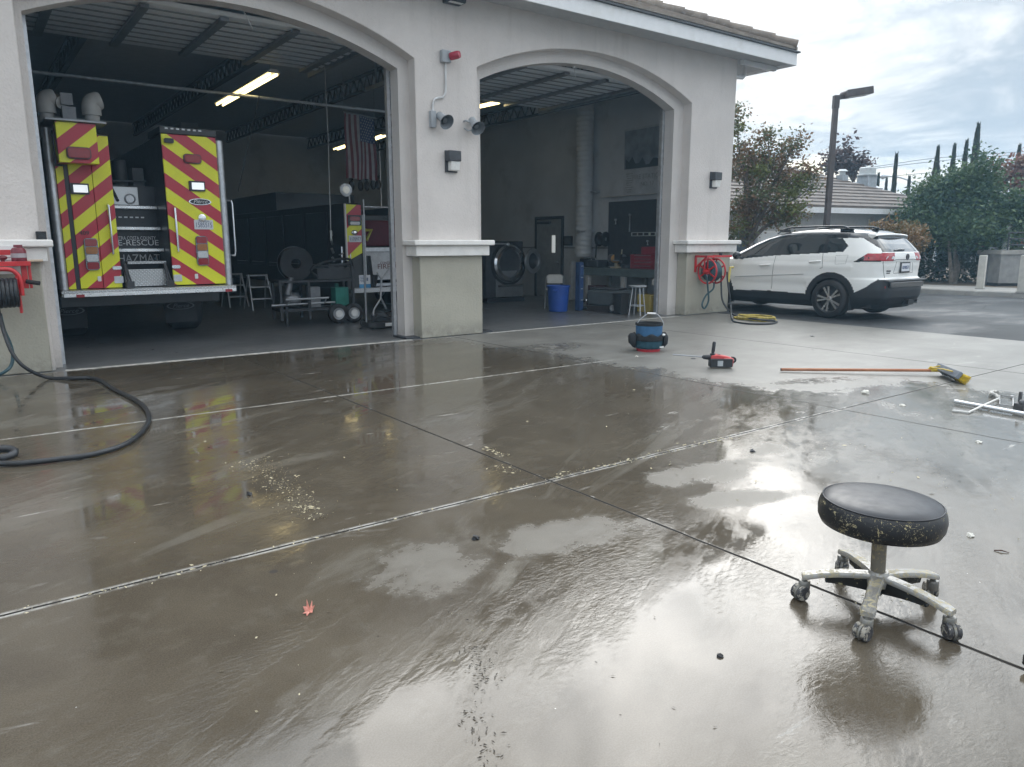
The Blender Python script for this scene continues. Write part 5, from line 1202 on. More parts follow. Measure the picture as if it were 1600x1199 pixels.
q = MB(); q.cyl((-13*k, .01, 16*k), (-24*k, .01, 16.5*k), 4.2*k, 3.2*k, seg=16); q.cyl((-24*k, .01, 16.5*k), (-26*k, .01, 16.6*k), 2*k, 1.6*k, seg=12); q.build('chuck', m_dblk, dl, bevel=.003)
q = MB(); q.tube([(-26*k, .01, 16.6*k), (-70*k, .01, 20*k)], .0085, 8); q.build('drill_bit', m_steel, dl)
q = MB(); q.cyl((-10*k, .01, 18*k), (-10*k, .01, 22*k), 4*k, seg=14); q.tube([(-10*k, .01, 22*k), (-9.4*k, .01, 26*k), (-8.4*k, .01, 38*k), (-8*k, .01, 40*k)], [2.0*k, 2.7*k, 2.6*k, 1.8*k], 12); q.build('side_handle', m_dblk, dl, smooth=50)
q = MB(); q.tube(spline([(18*k, .0, 16*k), (23*k, 0, 15*k), (24.5*k, 0, 11*k), (21*k, 0, 8*k)], 5), 1.6*k, 10); q.build('grip', m_dblk, dl, smooth=50)
q = MB(); q.ball((-1*k, .01, 19.5*k), 3.4*k, (1, 1, .5)); q.build('selector_knob', m_dblk, dl)
q = MB(); q.box2((6*k, -.06, 13*k), (17*k, -.048, 16*k)); q.build('trim', M('trim_pale_red', (.62, .2, .18), .4), dl, bevel=.003)

ba_, bb_ = on_ground(1221, 577.5, .03), on_ground(1468, 579, .06)
bm = thing('push_broom', 'push broom with an orange wooden handle and yellow bristles lying on the concrete', 'broom', bb_*1.0)
dv = (ba_-bb_)
t_ = NT('handle_wood'); n = t_.noise(4, 6, .6, t_.mapping(t_.coord(), scale=(1, 1, 1))); m_hw = t_.set(col=t_.mix(t_.step(n, .3, .7), (.30, .115, .055), (.46, .20, .10)), rough=.5)
q = MB(); q.cyl(dv, dv.normalized()*.0, .019, seg=14); q.build('handle', m_hw, bm, bevel=.004)
q = MB(); q.cyl(dv, dv*1.006, .0195, seg=12); q.build('end_cap', M('end_dark', (.12, .06, .04), .6), bm)
h0, h1 = on_ground(1466, 571, .12), on_ground(1500, 589, .09)
ax = (h1-h0); ax.z = 0; LL = ax.length; ax.normalize(); az_ = math.atan2(ax.y, ax.x)
cen = (h0+h1)/2; cen.z = .10
hd_ = -dv.normalized(); pe = hd_-ax*hd_.dot(ax); pe.z = 0; pe.normalize()
zd = (-pe*math.cos(R(33))+Vector((0, 0, 1))*math.sin(R(33))).normalized(); yd = zd.cross(ax)
mB = Matrix.Translation(cen-bb_) @ Matrix(((ax.x, yd.x, zd.x, 0), (ax.y, yd.y, zd.y, 0), (ax.z, yd.z, zd.z, 0), (0, 0, 0, 1)))
q = MB(mB); q.box2((-LL*.5, -.045, -.015), (LL*.5, .045, .03)); q.build('head_block', M('block_grey', (.18, .20, .23), .55), bm, bevel=.008)
m_br = M('bristle_yellow', (.66, .48, .035), .6, var=.25, vs=50); m_brg = M('bristle_grey', (.10, .11, .125), .6, var=.3, vs=50)
rr = random.Random(4)
def bristles(x0, x1, mat, n):
    q = MB(mB)
    for i in range(n):
        x = x0+(x1-x0)*rr.random(); y = -.04+.08*rr.random(); dx_ = (x/LL)*.05+.02*(rr.random()-.5); dy_ = y*.35+.02*(rr.random()-.5)
        q.tube([(x, y, -.014), (x+dx_*.4, y+dy_*.4, -.06), (x+dx_, y+dy_, -.105-.012*rr.random())], [.003, .0028, .0016], 4)
    q.build('bristles', mat, bm, smooth=180)
bristles(-LL*.48, LL*.30, m_brg, 420); bristles(LL*.26, LL*.50, m_br, 260)
m_yw = M('brace_yellow', (.64, .47, .06), .5)
u1 = on_ground(1454, 578.5, .06)-bb_
for px_ in ((1474, 572.5), (1488, 580.5)):
    w1 = on_ground(*px_, .13)-bb_
    q = MB(); q.tube([u1+Vector((0, 0, .03)), u1*.4+w1*.6+Vector((0, 0, .02)), w1], .008, 7); q.build('brace_rod', m_yw, bm)
q = MB(); q.cyl(u1, (on_ground(1479, 578.5, .09)-bb_), .023, seg=12); q.build('socket', m_yw, bm)
q = MB(); q.tube(spline([(u1+Vector((.02, -.02, .02))), u1+Vector((-.01, 0, .04)), u1+Vector((-.03, .02, -.01))], 4), .010, 7); q.build('clamp', m_yw, bm)

# ------------------------------------------------------------------ rods and bits at the right edge
m_pipe = M('pipe_bright', (.66, .68, .70), .28, .75, var=.06)
pa_, pb_ = on_ground(1492, 627.5, .03), on_ground(1660, 658, .03)
q = MB(); q.tube([(0, 0, 0), pb_-pa_], .021, 16); q.tube([(0, 0, 0), -(pb_-pa_).normalized()*.002], .016, 12); o = q.build('metal_pipe', m_pipe); o.location = pa_; tag(o, 'thick bright metal pipe lying at the right picture edge', 'pipe')
pts = [on_ground(1488, 642, .012), on_ground(1500, 643, .012), on_ground(1513, 645, .012), on_ground(1520, 641.5, .014), on_ground(1540, 632, .05), on_ground(1561, 622.5, .03)]
q = MB(); q.tube([p-pts[0] for p in pts], .010, 10); o = q.build('bent_rod', M('rod_cream', (.60, .59, .56), .45)); o.location = pts[0]; tag(o, 'thin cream bent rod crossing under the thick metal pipe', 'rod')
pts = [on_ground(1560, 622, .02), on_ground(1556, 617, .04), on_ground(1549, 614.5, .05), on_ground(1553, 612, .04), on_ground(1559, 613.5, .05), on_ground(1550, 611.5, .03), on_ground(1547, 618, .02)]
q = MB(); q.tube([p-pts[0] for p in spline(pts, 4)], .016, 8); o = q.build('broken_fitting', M('fitting_grey', (.45, .44, .41), .6, var=.25, vs=20)); o.location = pts[0]; tag(o, 'small broken grey fitting beside the wire bracket', 'fitting')
pts = [on_ground(1562, 631, .008), on_ground(1583, 634, .008), on_ground(1583, 634, .26), on_ground(1562, 631, .26)]
p0 = pts[0]; A1 = on_ground(1562, 632, .01); B1 = on_ground(1583, 635, .01); C1 = on_ground(1583, 621, .01); D1 = on_ground(1562, 618, .01)
q = MB(); q.tube([A1-A1, B1-A1, C1-A1, D1-A1, A1-A1], .006, 6); q.box(C1-A1+Vector((-.03, 0, .01)), (.05, .03, .02)); o = q.build('wire_bracket', M('wire_grey', (.42, .42, .42), .45, .5)); o.location = A1; tag(o, 'thin square wire bracket flat on the concrete', 'wire frame')
g = on_ground(1594, 642); q = MB(); q.box((0, 0, .04), (.12, .09, .08)); q.box((.05, .03, .11), (.03, .03, .14)); q.ball((-.04, -.02, .09), .03); o = q.build('metal_clamp', M('clamp_dark', (.10, .10, .105), .45, .5, var=.3, vs=15), bevel=.008); o.location = g; tag(o, 'dark metal clamp at the right edge behind the thick pipe', 'clamp')

# ------------------------------------------------------------------ litter
def crumb(u, v, s, mat, label, name='debris', cat='debris', flat=.6, seed=1):
    rr = random.Random(seed); g = on_ground(u, v); b_ = bmesh.new(); bmesh.ops.create_icosphere(b_, subdivisions=2, radius=s)
    for x in b_.verts:
        n_ = mnoise.noise(x.co*(1.6/s)+Vector((seed*3.1, 0, 0))); x.co *= 1+.95*n_; x.co.z *= flat
    me = bpy.data.meshes.new(name); b_.to_mesh(me); b_.free(); me.materials.append(mat)
    me.shade_smooth(); me.set_sharp_from_angle(angle=R(30))
    o = bpy.data.objects.new(name, me); C.objects.link(o); o.location = g+Vector((0, 0, s*flat*.55)); o.rotation_euler.z = seed; return tag(o, label, cat)
m_crw = M('crumb_white', (.68, .66, .60), .8, var=.2, vs=30)
m_crt = M('crumb_tan', (.46, .39, .27), .85, var=.3, vs=20)
crumb(1516, 838, .019, m_crw, 'white crumb on the concrete right of the stool seat', seed=3)
o = crumb(1352, 615, .036, m_crw, 'largest pale clod between the broom and the slab joint', 'clod', 'clod', .7, 5)
crumb(1410, 634, .030, m_crw, 'flat white chip on the concrete below the pale clod', 'chip', 'chip', .3, 6)
crumb(1530, 692, .022, m_crw, 'small white chip near the right edge below the slab joint', 'chip', 'chip', .5, 8)
crumb(743, 843, .022, m_black, 'shiny black rubber plug on the pale dry patch', 'rubber_plug', 'plug', .62, 2)
crumb(1176, 1026 if False else 706, .02, m_dark, 'dark pebble on the wet slab near the joint', 'pebble', 'pebble', .6, 12)
crumb(390, 773, .02, m_black, 'black pebble on the wet slab left of the pale smears', 'pebble', 'pebble', .7, 13)
crumb(1083, 561, .03, m_dark, 'dark flake on the concrete under the drill bit', 'flake', 'flake', .25, 15)
crumb(1269, 526, .035, m_dark, 'dark flake on the dry slab near the asphalt', 'flake', 'flake', .25, 16)
crumb(1430, 907, .012, m_dark, 'small dark chip on the wet concrete behind the stool', 'chip', 'chip', .4, 17)
crumb(1344, 877, .012, m_crt, 'tan crumb on the wet concrete beside the far stool wheel', 'chip', 'chip', .4, 18)
crumb(1125, 1026, .014, m_black, 'tiny black speck in the puddle at the picture foot', 'pebble', 'pebble', .5, 19)
crumb(995, 558, .022, m_crw, 'white crumb in front of the blue bucket', 'crumb', 'debris', .5, 21)
a_, b_ = on_ground(1553, 860, .003), on_ground(1577, 864, .003)
q = MB(); q.tube([a_-a_, (b_-a_)*.5+Vector((0, 0, .006)), b_-a_], [.003, .004, .002], 6); o = q.build('twig', M('twig_brown', (.09, .05, .04), .8)); o.location = a_; tag(o, 'thin dark twig on the concrete right of the stool', 'twig')
# red leaf
g = on_ground(483, 957); lf_ = MB(); k_ = on_ground(483, 957).length/1150.0*.85
pr = [(0, -11), (3, -5), (10, -7), (8, -1), (12, 4), (5, 4), (3, 11), (-1, 6), (-7, 9), (-6, 3), (-12, 1), (-7, -3), (-9, -8), (-3, -6)]
vs0 = lf_.v((0, 0, .010)); rr = random.Random(12)
ring = [lf_.v((px_*k_*.85*(1+.25*rr.random()), py_*k_*1.2*(1+.3*rr.random()), .004+.0016*abs(px_)*(1.3 if py_ > 0 else .5)+.008*rr.random()+(.022 if py_ > 8 else 0))) for px_, py_ in pr]
for i in range(len(ring)): lf_.f([vs0, ring[i], ring[(i+1) % len(ring)]])
o = lf_.build('fallen_leaf', M('leaf_red', (.52, .20, .15), .6, var=.35, vs=40), smooth=0); o.location = g; o.rotation_euler = (R(10), 0, -YAW); o.modifiers.new('solid', 'SOLIDIFY').thickness = .0015; tag(o, 'small curled red leaf on the wet concrete', 'leaf')
# scattered straw-coloured grit, uncountable
rr = random.Random(9); q = MB()
def grit(u0, v0, u1, v1, n, spread, sz):
    a = on_ground(u0, v0); c = on_ground(u1, v1); dn = (c-a).normalized(); pn = Vector((-dn.y, dn.x, 0))
    for i in range(n):
        t_ = rr.random(); p = a.lerp(c, t_)+pn*rr.gauss(0, spread); an = rr.random()*6.28; s = sz*(.35+2.0*rr.random()**2.5)
        d_ = Vector((math.cos(an), math.sin(an), 0)); e_ = Vector((-d_.y, d_.x, 0)); z = Vector((0, 0, .004+.004*rr.random()))
        q.poly([p-d_*s+z, p-e_*s*.3+z*1.4, p+d_*s+z, p+e_*s*.3+z*.6])
grit(395, 718, 480, 800, 560, .075, .0055); grit(480, 790, 490, 815, 60, .05, .010); grit(758, 700, 790, 714, 60, .03, .010); grit(770, 730, 800, 742, 50, .06, .008)
grit(860, 748, 1150, 682, 260, .028, .010); grit(0, 966, 860, 750, 120, .02, .008)
grit(1290, 900, 1420, 960, 40, .12, .005); grit(300, 720, 1000, 600, 60, .8, .010); grit(1000, 720, 1590, 760, 70, .6, .010); grit(300, 1000, 1000, 900, 30, .5, .006)
tag(q.build('grit', M('grit_straw', (.42, .37, .25), .8, var=.45, vs=30), smooth=0), 'straw coloured grit swept into lines on the wet slab', 'grit', kind='stuff')

# dark leaf litter carried along by the water
rr = random.Random(21); q = MB()
def litter(u0, v0, u1, v1, n, spread, sz):
    a = on_ground(u0, v0); c = on_ground(u1, v1); dn = (c-a).normalized(); pn = Vector((-dn.y, dn.x, 0))
    for i in range(n):
        t_ = rr.random(); p = a.lerp(c, t_)+pn*rr.gauss(0, spread*(.4+.6*abs(math.sin(t_*9)))); an = rr.random()*6.28; s = sz*(.4+rr.random())
        d_ = Vector((math.cos(an), math.sin(an), 0)); e_ = Vector((-d_.y, d_.x, 0)); z = Vector((0, 0, .004))
        q.poly([p-d_*s+z, p-e_*s*.22+z*1.5, p+d_*s+z, p+e_*s*.25+z])
litter(735, 1010, 760, 1075, 70, .03, .009); litter(730, 1110, 775, 1199, 60, .035, .009); litter(760, 1060, 740, 1120, 20, .03, .007)
litter(1060, 600, 1590, 740, 70, .45, .012); litter(500, 930, 1100, 1180, 26, .5, .008); litter(900, 560, 1300, 540, 40, .5, .014)
tag(q.build('leaf_litter', M('litter_dark', (.055, .045, .035), .8, var=.3, vs=30), smooth=0), 'dark leaf litter strewn in a thin trail through the puddle', 'litter', kind='stuff')
# ------------------------------------------------------------------ white car
KC = 1.139
car = thing('parked_car', 'white five door SUV with black roof and wheel arches parked beside the fire station', 'car', (15.063+.93*KC, 7.67, 0)); car.scale = (KC, KC, KC)
KEY = [(.20, .84, .20, 4.38), (.30, .90, .08, 4.50), (.42, .925, .015, 4.57), (.55, .93, .0, 4.60), (.68, .932, .015, 4.60), (.745, .93, .035, 4.60), (.78, .925, .085, 4.59), (.90, .922, .085, 4.55), (.99, .915, .075, 4.45), (1.05, .905, .075, 4.1),
       (1.10, .895, .065, 3.52), (1.17, .875, .07, 3.40), (1.235, .845, .09, 3.26), (1.30, .815, .14, 3.12), (1.40, .77, .23, 2.92), (1.50, .72, .33, 2.68), (1.57, .67, .40, 2.46), (1.615, .62, .46, 2.26), (1.65, .54, .56, 2.02), (1.675, .40, .75, 1.80), (1.688, .2, 1.0, 1.6), (1.69, .05, 1.2, 1.45)]
def prof_z(z):
    for a, b_ in zip(KEY, KEY[1:]):
        if a[0] <= z <= b_[0]:
            t_ = (z-a[0])/(b_[0]-a[0]); return tuple(a[i]+(b_[i]-a[i])*t_ for i in (1, 2, 3))
    return KEY[-1][1:]
NEXP = 7.0
def outline():
    raw = []
    for i in range(2400):
        a = 2*PI*i/2400; ca, sa = math.cos(a), math.sin(a)
        raw.append((math.copysign(abs(ca)**(2/NEXP), ca), math.copysign(abs(sa)**(2/NEXP), sa)))
    L_ = [0]
    for i in range(2400):
        p, q = raw[i], raw[(i+1) % 2400]; L_.append(L_[-1]+math.hypot((p[0]-q[0])*.93, (p[1]-q[1])*2.3))
    out = []; j = 0; NP = 560
    for k in range(NP):
        tgt = L_[-1]*k/NP
        while L_[j+1] < tgt: j += 1
        t_ = (tgt-L_[j])/max(1e-9, L_[j+1]-L_[j]); p, q = raw[j], raw[(j+1) % 2400]
        out.append((p[0]+(q[0]-p[0])*t_, p[1]+(q[1]-p[1])*t_))
    return out
UO = outline()
zs = [.20+.0115*i for i in range(130)]; zs = [z for z in zs if z < 1.61]+[1.615, 1.63, 1.645, 1.655, 1.665, 1.675, 1.682, 1.688, 1.69]
def roof_drop(s): return -.05*max(0, (1.5-s)/1.2)**2 if s < 1.5 else 0
def shell_pt(k, z):
    w_, r_, f_ = prof_z(z); x = w_*UO[k][0]; s = (r_+f_)/2+(f_-r_)/2*UO[k][1]
    # body creases: hollow along the doors, shoulder over the rear wheel
    if z < 1.05 and .6 < s < 4.1:
        x *= 1-.022*math.exp(-((z-.60)/.10)**2)*(1 if 1.5 < s < 3.2 else .3)
        x *= 1+.012*math.exp(-((z-.97)/.06)**2)
    return (x, s, z+(roof_drop(s) if z > 1.5 else 0))
def inside(p, poly):
    c_ = False; n = len(poly)
    for i in range(n):
        a, b_ = poly[i], poly[i-1]
        if (a[1] > p[1]) != (b_[1] > p[1]) and p[0] < (b_[0]-a[0])*(p[1]-a[1])/(b_[1]-a[1])+a[0]: c_ = not c_
    return c_
WINF = [(3.06, 1.10), (2.27, 1.175), (2.17, 1.555), (2.40, 1.54), (2.72, 1.41)]
WINR = [(2.17, 1.185), (1.24, 1.235), (1.24, 1.575), (2.08, 1.565)]
WINQ = [(1.17, 1.245), (.84, 1.265), (.79, 1.36), (.95, 1.53), (1.17, 1.57)]
DPIL = [(.93, 1.51), (.58, 1.53), (.10, 1.25), (.02, 1.05), (1.25, 1.05), (1.20, 1.222), (.82, 1.252), (.755, 1.36)]
TAILS = [(.57, 1.065), (.36, 1.225), (-.1, 1.235), (-.1, 1.085)]
TAILR = [(-.86, 1.235), (-.36, 1.235), (-.43, 1.09), (-.86, 1.085)]
BELT = [(3.7, 1.06), (3.06, 1.085), (2.23, 1.165), (1.2, 1.222), (.82, 1.252), (.0, 1.25)]
def belt(s):
    for a, b_ in zip(BELT, BELT[1:]):
        if b_[0] <= s <= a[0]: return a[1]+(b_[1]-a[1])*(a[0]-s)/(a[0]-b_[0])
    return 1.06 if s > 3.7 else 1.25
AX = (.985, 3.675)
def kind(x, s, z, rear, front):
    ax = abs(x)
    for a in AX:
        d_ = math.hypot(s-a, z-.365)
        if ax > .5 and d_ < .395: return None
        if ax > .5 and not rear and (d_ < .505 and z > .30): return 'cladding'
    if rear:
        if z > 1.50: return 'roof'
        if 1.245 < z <= 1.50 and ax < .74-.35*(z-1.245): return 'rear_window'
        if inside((-ax, z), TAILR): return 'tail_light'
        if z > 1.245: return 'roof'
        if z < .755: return 'rear_bumper'
        return 'body'
    if front and z > 1.08:
        return 'windshield' if z < 1.56 and ax < prof_z(z)[0]*.93 else 'roof'
    if z < .30: return 'cladding'
    if s < .56 and z < .48+max(0, (.56-s))*.55+(.0 if s > .3 else (.3-s)*.35): return 'rear_bumper'
    if s > 1.45 and s < 3.3 and z < .46-.03*abs(s-2.3): return 'cladding'
    if s > 4.2 and z < .5: return 'cladding'
    if inside((s, z), TAILS): return 'roof' if (s > .40 or z < 1.10-.0*s or z > 1.222) else 'tail_light'
    if inside((s, z), DPIL): return 'body'
    if z > belt(s):
        for p_ in (WINF, WINR, WINQ):
            if inside((s, z), p_): return 'window'
        return 'roof'
    return 'body'
m_cwhite = NT('car_white'); n = m_cwhite.noise(2, 3); m_cwhite = m_cwhite.set(col=(.83, .835, .815), rough=.28, coat=.7, coat_rough=.05, spec=.5)
m_cblk = M('car_black', (.016, .017, .02), .18, coat=.6, var=.1); m_clad = M('cladding_grey', (.016, .017, .020), .5, var=.1)
m_cglass = M('car_glass', (.012, .018, .021), .05, var=.1, coat=.6, spec=.7)
m_clens = M('tail_red', (.36, .012, .025), .12, var=.15, vs=15, coat=.6)
CM = {'body': m_cwhite, 'roof': m_cblk, 'cladding': m_clad, 'rear_bumper': m_clad, 'window': m_cglass, 'rear_window': m_cglass, 'windshield': m_cglass, 'tail_light': m_clens}
NP = len(UO); groups = {}
for iz in range(len(zs)-1):
    for k in range(NP):
        j = (k+1) % NP
        P4 = [shell_pt(k, zs[iz]), shell_pt(j, zs[iz]), shell_pt(j, zs[iz+1]), shell_pt(k, zs[iz+1])]
        cx = sum(p[0] for p in P4)/4; cs = sum(p[1] for p in P4)/4; cz = (zs[iz]+zs[iz+1])/2
        u_ = UO[k]; rear = u_[1] < -.955 and abs(u_[0]) < .97; front = u_[1] > .955 and abs(u_[0]) < .97
        kd_ = kind(cx, cs, cz, rear, front)
        if kd_ is None: continue
        if kd_ in ('window', 'tail_light'): key = (kd_, cx > 0, (0 if cs > 2.17 else 1 if cs > 1.2 else 2) if kd_ == 'window' else 0)
        else: key = (kd_, 0, 0)
        groups.setdefault(key, []).append((iz, k, j))
for key, cells in groups.items():
    q = MB(); cache = {}
    def vv_(iz, k):
        if (iz, k) not in cache: cache[(iz, k)] = q.v(shell_pt(k, zs[iz]))
        return cache[(iz, k)]
    for iz, k, j in cells: q.f([vv_(iz, k), vv_(iz, j), vv_(iz+1, j), vv_(iz+1, k)])
    if key[0] == 'roof': q.f([vv_(len(zs)-1, k) for k in range(NP)]) if (len(zs)-1, 0) in cache else None
    q.build(key[0], CM[key[0]], car, smooth=50)
# dark inside of the wheel wells and underbody
q = MB(); q.box2((-.80, .25, .22), (.80, 4.35, .62)); q.box2((-.62, .4, .6), (.62, 3.3, 1.2)); q.build('underbody', m_black, car)
def car_side(s, z, off=0.0, sgn=-1):
    w_, r_, f_ = prof_z(z); c_ = (r_+f_)/2; k = abs(2*(s-c_)/(f_-r_)); x = w_*(max(0, 1-k**NEXP))**(1/NEXP)
    if z < 1.05 and .6 < s < 4.1:
        x *= 1-.022*math.exp(-((z-.60)/.10)**2)*(1 if 1.5 < s < 3.2 else .3); x *= 1+.012*math.exp(-((z-.97)/.06)**2)
    return Vector((sgn*(x+off), s, z))
def car_rear(x, z, off=0.0):
    w_, r_, f_ = prof_z(z); c_ = (r_+f_)/2; s = c_-(f_-r_)/2*(max(0, 1-abs(x/w_)**NEXP))**(1/NEXP); return Vector((x, s-off, z))
m_seam = M('seam_dark', (.05, .05, .05), .6)
def seam(pts, r=.005, f=car_side, sgn=-1):
    q = MB(); P_ = []
    for a, b_ in zip(pts, pts[1:]):
        for i in range(8): P_.append(car_side(a[0]+(b_[0]-a[0])*i/8, a[1]+(b_[1]-a[1])*i/8, -.001, sgn) if f is car_side else car_rear(a[0]+(b_[0]-a[0])*i/8, a[1]+(b_[1]-a[1])*i/8, -.001))
    q.tube(P_, r, 5); q.build('door_seam', m_seam, car)
for sg in (-1, 1):
    seam([(2.215, 1.16), (2.24, .80), (2.25, .45)], sgn=sg); seam([(1.21, 1.22), (1.16, .95), (1.22, .93)], sgn=sg); seam([(3.36, 1.05), (3.40, .75), (3.36, .46)], sgn=sg)
seam([(.94, 1.18), (.70, 1.19), (.72, 1.03), (.92, 1.02), (.94, 1.18)], .003)
seam([(-.70, 1.085), (-.66, .90), (-.62, .77)], .005, car_rear); seam([(.70, 1.085), (.66, .90), (.62, .77)], .005, car_rear)
seam([(-.44, 1.095), (-.34, 1.11), (.34, 1.11), (.44, 1.095)], .006, car_rear)
seam([(-.30, 1.075), (-.36, .86), (.36, .86), (.30, 1.075)], .004, car_rear)
for sg in (-1, 1):
    for s0_, z0_ in ((2.42, .97), (1.33, 1.06)):
        q = MB(); a = car_side(s0_-.12, z0_+.012, .006, sg); b_ = car_side(s0_+.12, z0_-.008, .006, sg); m_ = (a+b_)/2; m_.x += sg*.022
        q.tube(spline([a, a.lerp(m_, .5)+Vector((sg*.015, 0, 0)), m_, b_.lerp(m_, .5)+Vector((sg*.015, 0, 0)), b_], 4), .017, 8); q.build('door_handle', m_cwhite, car, smooth=60)
    q = MB(); q.tube([car_side(1.54+1.6*i/14, .82-.105*i/14, .004, sg) for i in range(15)], .009, 6); q.build('side_moulding', M('mould_grey', (.50, .51, .51), .3), car)
    q = MB(); a = car_side(3.0, 1.10, .0, sg); q.tube([a, a+Vector((sg*.12, .02, .02))], .03, 8); q.ball(a+Vector((sg*.19, .02, .06)), .12, (.95, .55, .72), 14); q.build('mirror', m_cblk, car, smooth=60)
    # roof rail
    q = MB(); xr = sg*.56
    q.tube(spline([(xr, .82, 1.61), (xr, .95, 1.70), (xr, 1.15, 1.725), (xr, 2.0, 1.72), (xr, 2.25, 1.69), (xr, 2.42, 1.60)], 5), .018, 8); q.box((xr, .93, 1.655), (.045, .26, .06)); q.box((xr, 2.25, 1.655), (.045, .24, .06)); q.build('roof_rail', m_cblk, car, bevel=.008, smooth=50)
    # lamps
    q = MB(); ps = [car_rear(sg*.44, 1.12, .004), car_rear(sg*.66, 1.12, .004), car_rear(sg*.62, 1.17, .004), car_rear(sg*.40, 1.17, .004)]; q.poly(ps); q.build('reverse_light', m_lensc, car)
    q = MB(); q.poly([car_rear(sg*.70, .60, .006), car_rear(sg*.52, .60, .006), car_rear(sg*.52, .635, .006), car_rear(sg*.70, .635, .006)]); q.build('reflector', m_lensr, car)
    q = MB(); ps = [car_side(.58, 1.068, .004, sg), car_side(.38, 1.205, .004, sg), car_side(.30, 1.14, .004, sg), car_side(.36, 1.075, .004, sg)]; q.poly(ps); q.build('lamp_surround', m_cblk, car)
# wheels
def alloy(x, s):
    sg = -1 if x < 0 else 1
    m = Matrix.Translation((x, s, .365)) @ Matrix.Rotation(PI/2*sg, 4, 'Y')
    q = MB(m); rad = .365; q.lathe([(.24, -.11), (.33, -.112), (.36, -.09), (.365, -.05), (.365, .05), (.36, .09), (.335, .112), (.262, .116), (.255, .10), (.25, .0)], 44); ty = q.build('wheel', m_black, car, smooth=50)
    q = MB(m); q.lathe([(.255, .104), (.252, .108), (.238, .098), (.235, .02), (0, .015)], 36); q.build('rim_barrel', M('rim_dark', (.045, .046, .05), .4, .5), ty, smooth=40)
    q = MB(m)
    for i in range(5):
        a0 = 2*PI*i/5+.3
        for d_ in (-.13, .13):
            pts = []
            ra, rb = .05, .248; aa, ab = a0+d_*.9, a0+d_*1.55
            p = Vector((ra*math.cos(aa), ra*math.sin(aa), .088)); r_ = Vector((rb*math.cos(ab), rb*math.sin(ab), .100)); t_ = (r_-p).normalized(); nn = Vector((-t_.y, t_.x, 0))
            w0, w1 = .014, .021
            rings = [[p+nn*w0, p-nn*w0, p-nn*w0-Vector((0, 0, .03)), p+nn*w0-Vector((0, 0, .03))], [r_+nn*w1, r_-nn*w1, r_-nn*w1-Vector((0, 0, .03)), r_+nn*w1-Vector((0, 0, .03))]]
            q.rings(rings)
    q.lathe([(0, .095), (.035, .095), (.055, .088), (.06, .06)], 20); q.build('rim', M('rim_bright', (.62, .63, .64), .25, .8), ty, smooth=30)
for s in AX:
    for x in (-.825, .825): alloy(x, s)
for s in AX:
    for sg in (-1, 1):
        q = MB(); q.box((sg*.84, s-.40, .30), (.2, .015, .26)); q.build('mud_flap', m_black, car)
# rear details
q = MB()
rings = []
for i in range(13):
    x = -.60+1.20*i/12; bow = .05*(abs(x)/.60)**2
    rings.append([(x, .50, 1.595-bow*.4), (x, .31+bow, 1.585-bow*.5), (x, .295+bow, 1.565-bow*.5), (x, .32+bow, 1.54-bow*.5), (x, .46, 1.50-bow*.5)])
q.rings(rings); q.build('spoiler', m_cwhite, car, smooth=40)
q = MB(); q.poly([(-.55, .335, 1.533), (.55, .335, 1.533), (.55, .46, 1.498), (-.55, .46, 1.498)]); q.box((0, .37, 1.51), (1.12, .08, .045)); q.build('spoiler_underside', m_cblk, car)
q = MB(); q.tube([car_rear(.02, 1.285, .012), car_rear(-.18, 1.29, .018), car_rear(-.34, 1.275, .012)], [.02, .022, .012], 8); q.build('rear_wiper', m_cblk, car, smooth=60)
pl_ = car_rear(0.02, .965, .012)
q = MB(Matrix.Translation(pl_)); q.box((0, 0, 0), (.36, .02, .20)); fr = q.build('license_plate', m_cblk, car, bevel=.006); q = MB(Matrix.Translation(pl_+Vector((0, -.012, 0)))); q.box((0, 0, 0), (.30, .006, .145)); q.build('plate_face', M('plate_white'), fr)
text('plate_number', '8SMB571', .085, M('plate_blue'), fr, tuple(pl_+Vector((0, -.017, -.005))), w=.25)
q = MB(); q.lathe([(.058, 0), (.056, .012), (.045, .014), (.04, .008), (0, .008)], 24, Matrix.Translation(car_rear(.08, 1.155, .0)) @ Matrix.Rotation(PI/2, 4, 'X')); q.build('emblem', M('emblem_dark', (.06, .06, .065), .3, .5), car)
q = MB(); c0 = car_rear(-.60, .885, .003)
for i in range(4): q.box((c0.x+.02+i*.032, c0.y-.004-.004*i, c0.z+.02), (.022, .006, .026))
q.box((c0.x+.065, c0.y-.008, c0.z-.018), (.12, .006, .016)); q.build('badge', m_cblk, car)
q = MB(); q.box2((-.62, -.022, .60), (.62, .02, .70)); q.build('bumper_recess', m_cblk, car, bevel=.01)
q = MB(); q.box2((-.70, -.012, .715), (.72, .05, .748)); q.build('bumper_step', M('bumper_edge', (.12, .125, .13), .35), car, bevel=.008)
q = MB(); q.cyl((.56, .02, .31), (.58, .3, .31), .035, seg=14); q.build('exhaust', m_chrome, car); q = MB(); q.box2((.10, -.02, .27), (.3, .3, .36)); q.build('tow_hitch', m_black, car)
q = MB(); q.prism([(.62, 1.62), (.80, 1.64), (.66, 1.705), (.60, 1.70)], -.012+.0, .012, plane='yz'); q.build('antenna_fin', m_cblk, car, bevel=.006)
